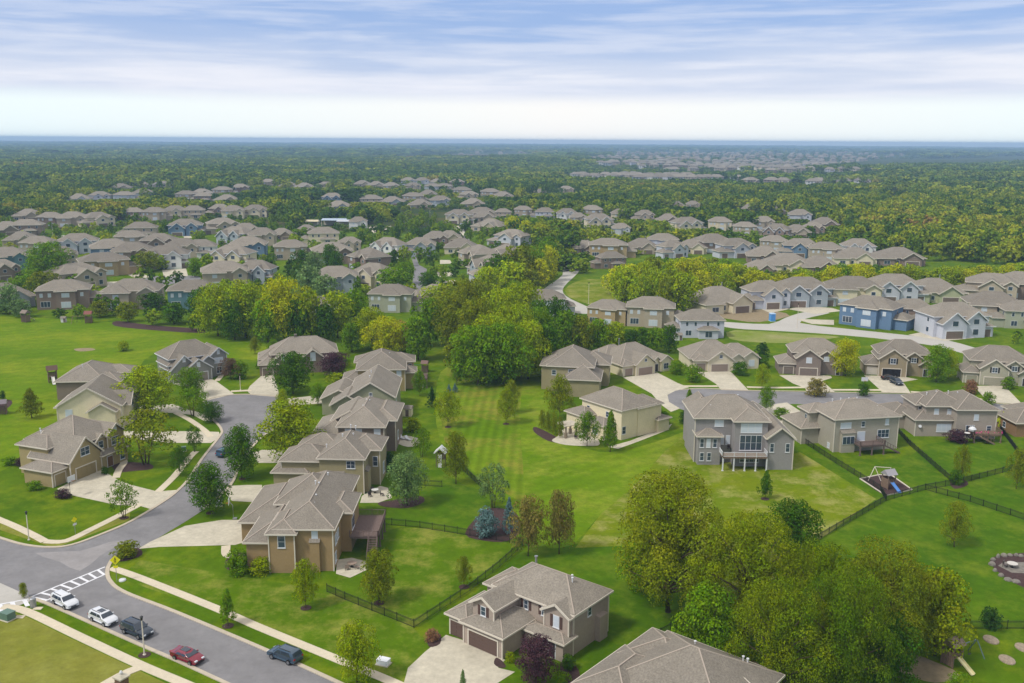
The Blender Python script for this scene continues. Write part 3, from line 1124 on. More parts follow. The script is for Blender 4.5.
# ---- I: grey house with stacked front gables
GREYI = S(134, 134, 128, .86)
h = House('house', 'grey house with white-trimmed stacked front gables, left of the turning circle', (-93.1, 252.7), 39, GREYI, trim='white')
m0 = h.b(.5, 15, 3, 13, 6.2, 'hip', .68)
ga = h.b(0, 7.5, .6, 8, 3.4, 'gy', .95)
gbk = h.b(3.6, 10.8, -.8, 7, 3.3, 'gy', .72)
gc = h.b(11.5, 16.2, 1.2, 9, 6.0, 'gy', .8)
h.b(8.8, 12.4, .8, 6, 4.7, 'gy', .75)
h.b(-.2, 4, 2, 10, 4.6, 'hip', .5)
h.garage(ga, 'F', 1.8, 2.7, 2.3, col=S(140, 132, 122)); h.garage(gbk, 'F', 7.2, 4.9, 2.3, col=S(140, 132, 122))
h.w(ga, 'F', 3.75, 5.6, .9, 1.2, blind=True)
h.w(gbk, 'F', 7.2, 4.0, 1.0, 1.3, blind=True)
h.w(gc, 'F', 13.8, 6.4, .8, 1.2, blind=True)
h.w(gc, 'F', 13.8, 3.8, 2.6, 1.6, blind=True, n=2); h.w(gc, 'F', 13.8, .8, 1.6, 1.9, n=2)
h.door(4, 'F', 10.9, col=S(40, 70, 85))
h.corner(gc, 'FL FR'); h.corner(gbk, 'FL FR'); h.corner(5, 'FL')
h.done(); HOUSES.append((-91, 262, 13))

# ---- J, K, L: the row on the far side of the left street
h = House('house', 'khaki house with cream-trimmed gables and double garage, front left beside its driveway', (-88.2, 173.1), 69, KHAKI)
sg = h.b(0, 3.6, 0, 7.2, 3.1, 'hip', .5)
m0 = h.b(6.5, 18.5, .6, 13, 6.3, 'hip', .62)
dg = h.b(3.5, 11.5, -1, 9, 3.9, 'gy', .95)
rg = h.b(14.3, 18.8, -.2, 8, 6.2, 'gy', .8)
eg = h.b(11.2, 14.6, .2, 6, 5.4, 'gy', .8)
h.b(4.0, 9, 5, 12.6, 6.0, 'hip', .55)
po = h.b(11.6, 18.6, -1.2, 1, 2.9, 'hip', .4)
h.corner(sg, 'FL FR'); h.corner(dg, 'FL FR'); h.corner(rg, 'FL FR')
h.garage(sg, 'F', 1.85, 2.5, 2.3); h.garage(dg, 'F', 7.4, 5.0, 2.3)
h.w(dg, 'F', 7.5, 4.4, 2.3, 1.7, n=2)
h.w(rg, 'F', 16.5, 3.9, 2.3, 1.7, n=2); h.w(rg, 'F', 16.5, 6.9, 1.0, 1.1, blind=True)
h.w(eg, 'F', 12.9, 4.0, 1.3, 1.6); h.w(po, 'F', 17, .6, 1.3, 1.8, n=1)
h.door(po, 'F', 13.6, col=S(110, 80, 50), w=1.4)
h.w(m0, 'L', 12.4, 5.3, .9, .8, blind=True)
h.vents([(7.6, 10.4, 8.2), (7.2, 9.8, 7.9)])
h.done(); HOUSES.append((-88, 184, 13))

h = House('house', 'cream house with wide side gable, middle of the left-hand row', (-89.6, 211.4), 99, CREAM)
m0 = h.b(0, 13, .6, 14.5, 5.6, 'gx', .6)
sgb = h.b(-1.6, 7, 1.6, 7.4, 4.6, 'gx', .6)
h.b(3, 9, -.6, 8, 5.0, 'gy', .8)
h.b(9, 14, -.3, 8, 5.2, 'gy', .8)
h.b(3, 14, 9.5, 15.6, 4.8, 'hip', .5)
h.garage(2, 'F', 6, 4.9, 2.3)
h.w(m0, 'L', 12, 3.4, 1.6, 1.7, blind=True); h.w(2, 'F', 6, 4.0, 1.6, 1.6, n=2)
h.w(3, 'F', 11.5, 4.0, 1.6, 1.6, n=2)
h.vents([(7, 12, 6.9), (9.5, 12.5, 6.7)])
h.corner(m0, 'FL BL')
h.done(); HOUSES.append((-97, 217, 12))

h = House('house', 'grey-brown house with low roofs, farthest of the left-hand row before the meadow', (-104.3, 237), 96, BROWN)
m0 = h.b(0, 16, .5, 12.5, 4.8, 'hip', .5)
h.b(10, 16.5, -3, 5, 4.6, 'hip', .4)
h.b(2, 8.6, -2.4, 5, 4.0, 'hip', .5)
h.w(m0, 'L', 4, 2, 1.3, 1.4); h.w(1, 'R', 0, 2, 1.4, 1.4)
h.garage(2, 'F', 5.5, 4.9, 2.3)
h.vents([(4, 7, 8)])
h.done(); HOUSES.append((-111, 245, 12))

# ---- M, N: right of the central field
h = House('house', 'cream rendered house with grey hipped roof between two small trees, centre', (32.6, 211.2), 128, CREAM)
m0 = h.b(0, 13.2, -.2, 10.0, 6.9, 'hip', .56)
h.b(-.2, 6, -2.6, 5, 6.6, 'hip', .55)
ba = h.b(2.2, 7.6, 9.5, 13.4, 3.4, 'hip', .45)
bb = h.b(8.6, 14.6, 8.5, 13.6, 4.1, 'hip', .45)
po = h.b(-1, 4, -4.6, -1, 3.0, 'hip', .35)
for k in ((m0, 'B', 4.6, 4.3), (m0, 'B', 11, 4.3)):
    h.w(*k)
h.w(m0, 'L', 4, 4.5, 1.0, 1.2); h.w(m0, 'L', 9.2, 1.3, 1.2, 1.8); h.w(ba, 'B', 5, .9, 1.8, 1.7, n=2)
h.door(po, 'F', 1.5)
h.vents([(5, 4, 8.5), (4, 6.5, 8.2), (8, 6.7, 8.1), (9, 3.5, 8.3), (6, 3, 8.0)])
h.done(); HOUSES.append((24, 215, 12))

h = House('house', 'olive-grey house with broad overlapping roofs behind the cream one, centre', (22, 256), 82, OLIVE)
m0 = h.b(-10, 6, -1, 11, 7.0, 'hip', .6)
h.b(-14.5, -3, -3, 6.2, 4.6, 'hip', .6)
h.b(-8, 1, 6, 13, 6.6, 'hip', .5)
h.b(-2, 8, -5, 4, 6, 'hip', .5)
h.w(m0, 'L', 9.4, 4.6, 1.2, 1.4); h.w(m0, 'L', 4.8, 5.4, 1.6, .9)
h.w(2, 'L', 10, 4.6, 1.0, 1.4, blind=True)
h.garage(3, 'F', 4, 4.9, 2.2)
h.vents([(-2, 5, 10), (-6, 5.4, 9.2)])
h.done(); HOUSES.append((16, 252, 13))

# ---- O..S: the row beyond the right-hand street, fronts towards us
h = House('house', 'low cream-gabled house with wide driveway, leftmost facing the right-hand street', (31.9, 263.8), 30, S(206, 196, 166, .86))
m0 = h.b(0, 17, 1.5, 15, 3.3, 'hip', .6)
gg = h.b(4, 10.6, -.8, 7, 3.2, 'gy', .75)
h.b(0, 4.2, .2, 6, 3.1, 'hip', .5)
h.b(-1, 10, 8, 17, 3.5, 'hip', .62)
gw = h.b(13.5, 17.2, -.2, 5, 3.2, 'gy', .7)
h.b(11.2, 13.6, .6, 5, 3.3, 'gy', .7)
h.garage(gg, 'F', 7.3, 4.9, 2.2, col=S(150, 132, 120)); h.garage(2, 'F', 2.0, 2.6, 2.2, col=S(150, 132, 120))
h.w(gg, 'F', 7.3, 3.9, .9, .9); h.w(gw, 'F', 15.3, .7, 1.8, 1.8, n=2)
h.door(5, 'F', 12.4); h.chimney(7, 12, 6, 8.3, .3); h.vents([(-.3, 12, 5.4)])
h.corner(gg, 'FL FR'); h.corner(2, 'FL')
h.done(); HOUSES.append((37, 275, 13))

h = House('house', 'wide low cream and taupe house, second along the right-hand street', (53.7, 271.5), 5, S(204, 194, 170, .86))
m0 = h.b(-.8, 15, 2, 15, 3.3, 'hip', .6)
gg = h.b(3.8, 11.2, -1, 7, 3.2, 'gy', .72)
h.b(0, 4.0, .2, 6, 3.1, 'hip', .5)
g3 = h.b(15.2, 20, 2.0, 9, 3.2, 'gy', .72)
h.b(11.4, 15, .8, 6, 3.3, 'gy', .72)
h.b(9, 20.3, 5, 14, 3.4, 'hip', .55)
h.garage(gg, 'F', 7.2, 4.9, 2.2, col=S(140, 126, 116)); h.garage(2, 'F', 2.0, 2.6, 2.2, col=S(140, 126, 116))
h.w(gg, 'F', 7.5, 4.0, 1.0, 1.0); h.w(g3, 'F', 17.8, .8, 1.8, 1.9, n=2, blind=True); h.door(4, 'F', 13.2)
h.corner(gg, 'FL FR')
h.done(); HOUSES.append((63, 279, 14))

h = House('house', 'dark taupe house with stone gables, third along the right-hand street', (77.8, 268.6), -7, S(128, 116, 108, .86))
m0 = h.b(4, 18.5, 3, 13, 6.0, 'hip', .6)
sg = h.b(0, 5.2, .4, 9, 3.1, 'hip', .55)
gg = h.b(4.6, 11.4, -.9, 9, 5.0, 'gy', .72)
gr2 = h.b(11, 15.4, 1, 8, 5.2, 'gy', .72)
gp = h.b(15, 18, .6, 5, 3.1, 'gy', .72)
h.garage(sg, 'F', 2.6, 2.7, 2.2); h.garage(gg, 'F', 8, 4.9, 2.2)
h.w(gg, 'F', 8, 3.8, 1.6, 1.6, n=2, blind=True); h.w(gr2, 'F', 13.2, 4.0, 1.6, 1.4, n=2, blind=True)
h.door(gp, 'F', 16.5)
h.done(); HOUSES.append((88, 274, 13))

h = House('house', 'taupe house with one open dark garage and a parked car, fourth along the street', (102.7, 268.3), -10, S(150, 136, 112, .86))
m0 = h.b(4, 18.6, 3, 13, 6.0, 'hip', .6)
sg = h.b(0, 5, .4, 9, 3.1, 'hip', .55)
gg = h.b(3.4, 11, -.9, 9, 5.0, 'gy', .72)
gr2 = h.b(11, 15.4, 1, 8, 5.2, 'gy', .72)
gp = h.b(15, 18.2, .6, 5, 3.4, 'gy', .72)
h.garage(sg, 'F', 1.9, 2.7, 2.2, col=S(196, 188, 176)); 
og = h.garage(gg, 'F', 7, 5.0, 2.3, col=S(26, 24, 26), open_=True); og['label'] = 'open garage bay, dark inside'  # closed slab; the shade inside the open bay is put into its colour
h.w(gg, 'F', 7.2, 3.8, 1.6, 1.6, n=2, sh=True, shm=M['dark']); h.w(gr2, 'F', 13.2, 4.0, 1.5, 1.4, n=2, sh=True, shm=M['dark'])
h.door(gp, 'F', 16.5); h.corner(gg, 'FL FR')
h.done(); HOUSES.append((112, 272, 13))

h = House('house', 'grey-green house with cream-trimmed gables, rightmost facing the right-hand street', (127.1, 259.7), -15, S(162, 158, 138, .86))
m0 = h.b(2, 17.6, 3, 13.5, 6.1, 'hip', .6)
sg = h.b(0, 4.4, .3, 9, 3.1, 'hip', .55)
gg = h.b(4, 11.2, -1.2, 9, 4.6, 'gy', .72)
gr2 = h.b(10.8, 15.0, .8, 8, 5.2, 'gy', .72)
gp = h.b(14.2, 17.2, .2, 5, 3.4, 'gy', .72)
h.garage(sg, 'F', 2.2, 2.7, 2.2); h.garage(gg, 'F', 7.6, 4.9, 2.3)
h.w(gg, 'F', 7.6, 3.7, 1.5, 1.5, n=2, sh=True, shm=M['dark']); h.w(gr2, 'F', 13, 4.0, 1.5, 1.4, n=2, sh=True, shm=M['dark'])
h.door(gp, 'F', 15.7); h.corner(gg, 'FL FR'); h.corner(sg, 'FL FR')
h.done(); HOUSES.append((136, 264, 13))

# ---- T, U, V, W: the row whose backs face us
GT = S(142, 138, 136, .86)
h = House('house', 'tall grey house with white rear deck and great window, right of centre', (47, 198), 180, GT, trim='trim')
m0 = h.b(-6, 8.6, -3.4, 7.3, 9.6, 'hip', .62)
ct = h.b(-5.9, .9, 0, 10.0, 9.7, 'hip', .5)
rw = h.b(-10.8, -5.5, -2, 12.0, 6.6, 'gy', .78)
bay = h.b(3.5, 8.2, 5.5, 9.2, 6.2, 'hip', .45)
h.b(3, 8, -9, 0, 8.6, 'hip', 1.0)
h.b(-10, -4.5, -8, 4, 7, 'gy', .6)
h.w(ct, 'B', -2.5, 3.5, 4.6, 3.3, n=4); h.w(ct, 'B', -2.5, 7.3, 4.4, 2.0, blind=True, n=3)
h.w(m0, 'B', 3.6, 7.8, 1.9, 1.4, n=2, blind=True)
for a in (1.6, 2.9, 4.2 - .1):
    h.w(m0, 'B', a, 3.9, .95, 2.0, blind=True)
for a in (7.4, 4.7, 6.05):
    h.w(bay, 'B', a, 3.8, .9, 1.9, blind=(a == 6.05))
for a in (7.3, 5.8):
    h.w(bay, 'B', a, .9, .9, 1.8)
h.w(rw, 'B', -6.4, 3.8, .9, 1.9); h.w(rw, 'B', -9.6, 3.8, .9, 1.9)
h.w(m0, 'B', -5.2, 3.8, .9, 1.9, blind=True)
h.w(ct, 'B', -2.4, .9, 4.0, 1.2, n=4)
h.corner(m0, 'BR'); h.corner(rw, 'BL')
deck(h.root, -5.4, 3.8, 9.9, 13.0, 3.0, M['wood'], post_n=5, railm=M['white'])
h.vents([(5, 4.5, 11.3), (-1.5, 1, 12.6)])
h.done(); HOUSES.append((47, 197, 13))

GU = S(158, 152, 138, .86)
h = House('house', 'beige-grey house with brown rear deck and stairs, second from left backing onto lawns', (77.5, 199), 191, GU)
m0 = h.b(-7.6, 7.6, -10, 0, 7.4, 'hip', .5)
wg = h.b(6, 11.8, -15.5, -6.5, 3.7, 'hip', .55)
h.b(4, 9.6, -12, -7.5, 7.0, 'hip', .5)
h.b(-6, 2, -13, -5, 7.1, 'hip', .5)
h.chase(m0, 'B', 4.6, 3.2, .8, 4.4)
h.w(m0, 'B', 5.0, 5.3, 2.6, 1.3, blind=True, n=2); h.w(m0, 'B', 0.9, 5.4, .9, 1.3); h.w(m0, 'B', -4.8, 5.6, .9, 1.4, blind=True)
h.w(m0, 'B', 1.2, 2.3, 1.9, 2.1, blind=True); h.w(m0, 'B', -4.1, 2.7, 2.8, 1.9, n=3)
F_ = h.face(m0, 'B')
fr = MB(); fr.box(3.2, 6.0, .8, .86, 1.9, 3.7, M=F_); f = fr.build('window', M['white'], h.root)
pn = MB()
for k in range(3):
    pn.box(3.3 + k * .92, 4.1 + k * .92, .84, .9, 2.0, 3.6, M=F_)
pn.build('pane', M['pane'], f)
h.w(m0, 'R', -2, .4, 1.0, 1.2, blind=True); h.w(2, 'R', -9, 5, .9, 1.2)
h.corner(m0, 'BL BR'); h.corner(wg, 'BR FR')
deck(h.root, -2.6, 3.2, 0, 3.4, 2.2, M['darkwood'], stairs=(-2.6, -6.4, (2.2, 3.3)), post_n=3)
h.vents([(2, -8, 9.4), (0, -8, 9.4), (-2, -8, 9.4), (4, -8, 9.3), (-4, -3, 8.8)])
h.done(); HOUSES.append((76, 204, 13))

GV = S(156, 146, 134, .86)
h = House('house', 'taupe house with flower-hung rear deck, third from left backing onto lawns', (101.5, 209.5), 180, GV)
m0 = h.b(-8.8, .2, -11, 1.6, 6.8, 'hip', .5)
h.b(-3, 6, -11, -1.4, 6.8, 'hip', .5)
lw = h.b(-.5, 8.8, -10.5, 0, 3.9, 'hip', .45)
wg = h.b(6, 11.6, -14, -6, 3.4, 'hip', .5)
h.b(2.4, 7.2, -11.5, -4, 6.4, 'hip', .5)
for a in (3.6, .6):
    h.w(1, 'B', a, 4.9, 1.1, 1.3, blind=True)
h.w(4, 'B', 6.2, 4.7, 1.1, 1.3)
h.w(m0, 'B', -4.2, 4.4, 1.1, 1.4, blind=True)
h.w(lw, 'B', 2.2, 1.1, 3.4, 1.9, n=3, blind=True); h.w(m0, 'B', -3, 1.3, 2.0, 1.9, n=2); h.w(m0, 'B', -7.3, 1.8, 1.1, 1.3)
h.corner(m0, 'BL'); h.corner(lw, 'BR')
dk = deck(h.root, -8.8, -2.6, 1.5, 4.8, 1.9, M['wood'], stairs=(-3.6, -6.8, (4.9, 6.0)), post_n=3)
fl = MB()
random.seed(5)
for k in range(30):
    x, z = random.uniform(-8.7, -2.8), random.uniform(2.35, 2.75)
    if random.random() < .5:
        fl.tube([(x, 4.9, z), (x, 5.1, z)], random.uniform(.06, .1), 6)
fl.build('hanging_flowers', mat('pink_petals', S(226, 84, 150), .8), dk)
sd_ = MB(); sd_.tube([(7.8, .1, 2.4), (7.8, .35, 2.5)], .35, 12); sd_.build('satellite_dish', M['white'], h.root)
h.vents([(-3, -6, 8.6), (-1, -6.4, 8.8), (2, -6, 8.8), (4, -6.4, 8.4), (-5, -5, 8.6)])
h.done(); HOUSES.append((103, 214, 12))

h = House('house', 'single-storey tan brick house cut off by the right edge', (122, 210.5), 183, S(150, 120, 88, .86), brick=True)
m0 = h.b(-8, 6.2, -8, .8, 3.3, 'hip', .5)
h.b(-8, 2, -12, -4, 3.6, 'hip', .5)
h.w(m0, 'B', -2, .9, 1.4, 1.4); h.w(m0, 'B', 3, .9, 1.4, 1.4)
h.w(m0, 'R', -4, .9, 1.2, 1.4)
h.done(); HOUSES.append((122, 214, 11))
# ------------------------------------------------------------------ the quarters behind: a few house kinds, copied
WH = S(202, 202, 198, .86); LG = S(176, 178, 186, .86); BL = S(96, 120, 148, .8); TEAL = S(92, 122, 128, .86)
BLU2 = S(98, 122, 146, .86); TN = S(160, 148, 130, .86); CR = S(198, 187, 160, .86); BR = S(128, 112, 100, .86)
GB = S(146, 154, 160, .86); GO = S(158, 138, 104, .86); GG = S(152, 154, 134, .86); GRN = S(160, 162, 130, .86)
CN = {id(WH): 'white', id(LG): 'pale grey', id(BL): 'bright blue', id(TEAL): 'teal', id(BLU2): 'blue', id(TN): 'taupe',
      id(CR): 'cream', id(BR): 'brown', id(GB): 'blue-grey', id(GO): 'golden tan', id(GG): 'grey-green', id(GRN): 'pale green'}


def proto(kind):
    t = 'white' if kind == 'gables' else 'trim'
    h = House('house', 'x', (0, 0), 0, TN, near=False, trim=t)
    if kind == 'front':
        a = h.b(-6, 9, 2, 12, 5.8, 'hip', .55); b = h.b(-2, 5, -1, 7, 4.6, 'gy', .72); c = h.b(-9, -2, 0, 8, 3.1, 'hip', .5)
        d = h.b(5, 9, 1, 6, 5.2, 'gy', .72)
        h.garage(b, 'F', 1.5, 4.9, 2.2, col=BR); h.garage(c, 'F', -6.5, 2.6, 2.2, col=BR)
        h.w(b, 'F', 1.5, 3.6, 1.6, 1.4); h.w(d, 'F', 7, 3.8, 1.4, 1.4); h.w(d, 'F', 7, .8, 1.4, 1.8)
        wd = 18
    elif kind == 'gables':
        a = h.b(-8, 8, 2, 12, 5.9, 'hip', .6); b = h.b(-7, 0, -1, 7, 4.2, 'gy', .85); d = h.b(.5, 6, 0, 7, 4.9, 'gy', .85); c = h.b(5, 9, 1, 8, 3, 'hip', .5)
        h.garage(b, 'F', -3.5, 4.9, 2.2, col=BR); h.garage(c, 'F', 7, 2.5, 2.2, col=BR)
        h.w(b, 'F', -3.5, 3.6, 1.8, 1.6); h.w(d, 'F', 3.2, 3.9, 1.7, 1.6); h.w(d, 'F', 3.2, .8, 1.7, 1.8)
        wd = 17
    elif kind == 'rear':
        a = h.b(-8, 8, 0, 10, 6.2, 'hip', .5); b = h.b(-2, 4, -1.6, 5, 6.0, 'hip', .5); c = h.b(6.5, 12, 2, 9, 3.2, 'hip', .5)
        for q in (-6.5, -4, 5.8):
            h.w(a, 'F', q, 4.0, 1.0, 1.3, blind=True)
        h.w(a, 'F', -5.4, .8, 3.0, 1.9, n=3); h.w(b, 'F', 1, .6, 3.0, 2.0, n=3, blind=True); h.w(b, 'F', 1, 4.0, 2.4, 1.4, n=2, blind=True)
        wd = 19
    elif kind == 'ranch':
        a = h.b(-9, 9, 1, 15, 3.5, 'hip', .55); b = h.b(0, 7, -1.4, 6, 3.3, 'gy', .7); c = h.b(-9.5, -3, -1, 8, 3.3, 'hip', .55)
        h.garage(b, 'F', 3.5, 4.9, 2.2, col=BR); h.w(c, 'F', -6, .8, 2.4, 1.6, n=2); h.w(a, 'F', -1.5, .8, 1.2, 1.6)
        wd = 19
    elif kind == 'porch':
        a = h.b(-8, 8, 2, 12, 5.9, 'hip', .55); b = h.b(-1.5, 5.5, 0, 6, 3.0, 'hip', .4); c = h.b(-12, -7, 3, 10, 3.2, 'hip', .5)
        for q in (-5.6, -2.5, 2, 5.8):
            h.w(a, 'F', q, 4.0, 1.0, 1.4)
        h.w(a, 'F', -5, .8, 2.2, 1.8, n=2); h.w(b, 'F', 2, .5, 2.6, 2.0, n=2)
        wd = 20
    elif kind == 'plain':
        a = h.b(-7.5, 7.5, 0, 10, 6.0, 'hip', .58); b = h.b(-7, 0, -2, 5, 5.6, 'hip', .6); c = h.b(2.5, 7, -1.0, 5, 5.4, 'gy', .7)
        h.w(b, 'F', -3.5, 3.8, 1.6, 1.3, blind=True); h.w(c, 'F', 4.8, 3.6, 1.3, 1.3); h.w(b, 'F', -3.5, .5, 4, 1.9, n=3, blind=True)
        wd = 15
    for (bi, sd, q) in ((a, 'L', 5), (a, 'R', 5), (a, 'B', -4), (a, 'B', 3)):
        z = 1 if kind == 'ranch' else 4
        h.w(bi, sd, q, z, 1.1, 1.3)
        if kind != 'ranch':
            h.w(bi, sd, q, 1, 1.4, 1.5)
    h.chimney(2, 8, 6, 8.7, .3)
    h.done()
    return h.root, wd


PROTO = {}
MIDH = []


def mid_house(px, base, wpx, kind, yaw, col, row, zoff=0):
    p = g(px, base)
    first = kind not in PROTO
    if first:
        PROTO[kind] = proto(kind)
    root, wd = PROTO[kind]
    o = root if first else copy_tree(root)
    sc = pxscale(px, base) * wpx / wd * 1.1
    sc = min(max(sc, .88), 1.38)
    o.scale = (sc, sc, min(sc, 1.1) * 1.1)
    o.rotation_euler.z = R(yaw) - math.atan2(p.x, p.y) * .6
    # base pixel is the near wall: push the origin to the front line
    o.location = (p.x, p.y, 0)
    for ch in KIDS[o.name]:
        if ch.name.startswith('wall'):
            ch.color = tuple(min(1, c * 1.12) for c in col)
    MIDH.append((px, o, col, row, kind))
    HOUSES.append((p.x, p.y + 5, 12 * sc))
    return o


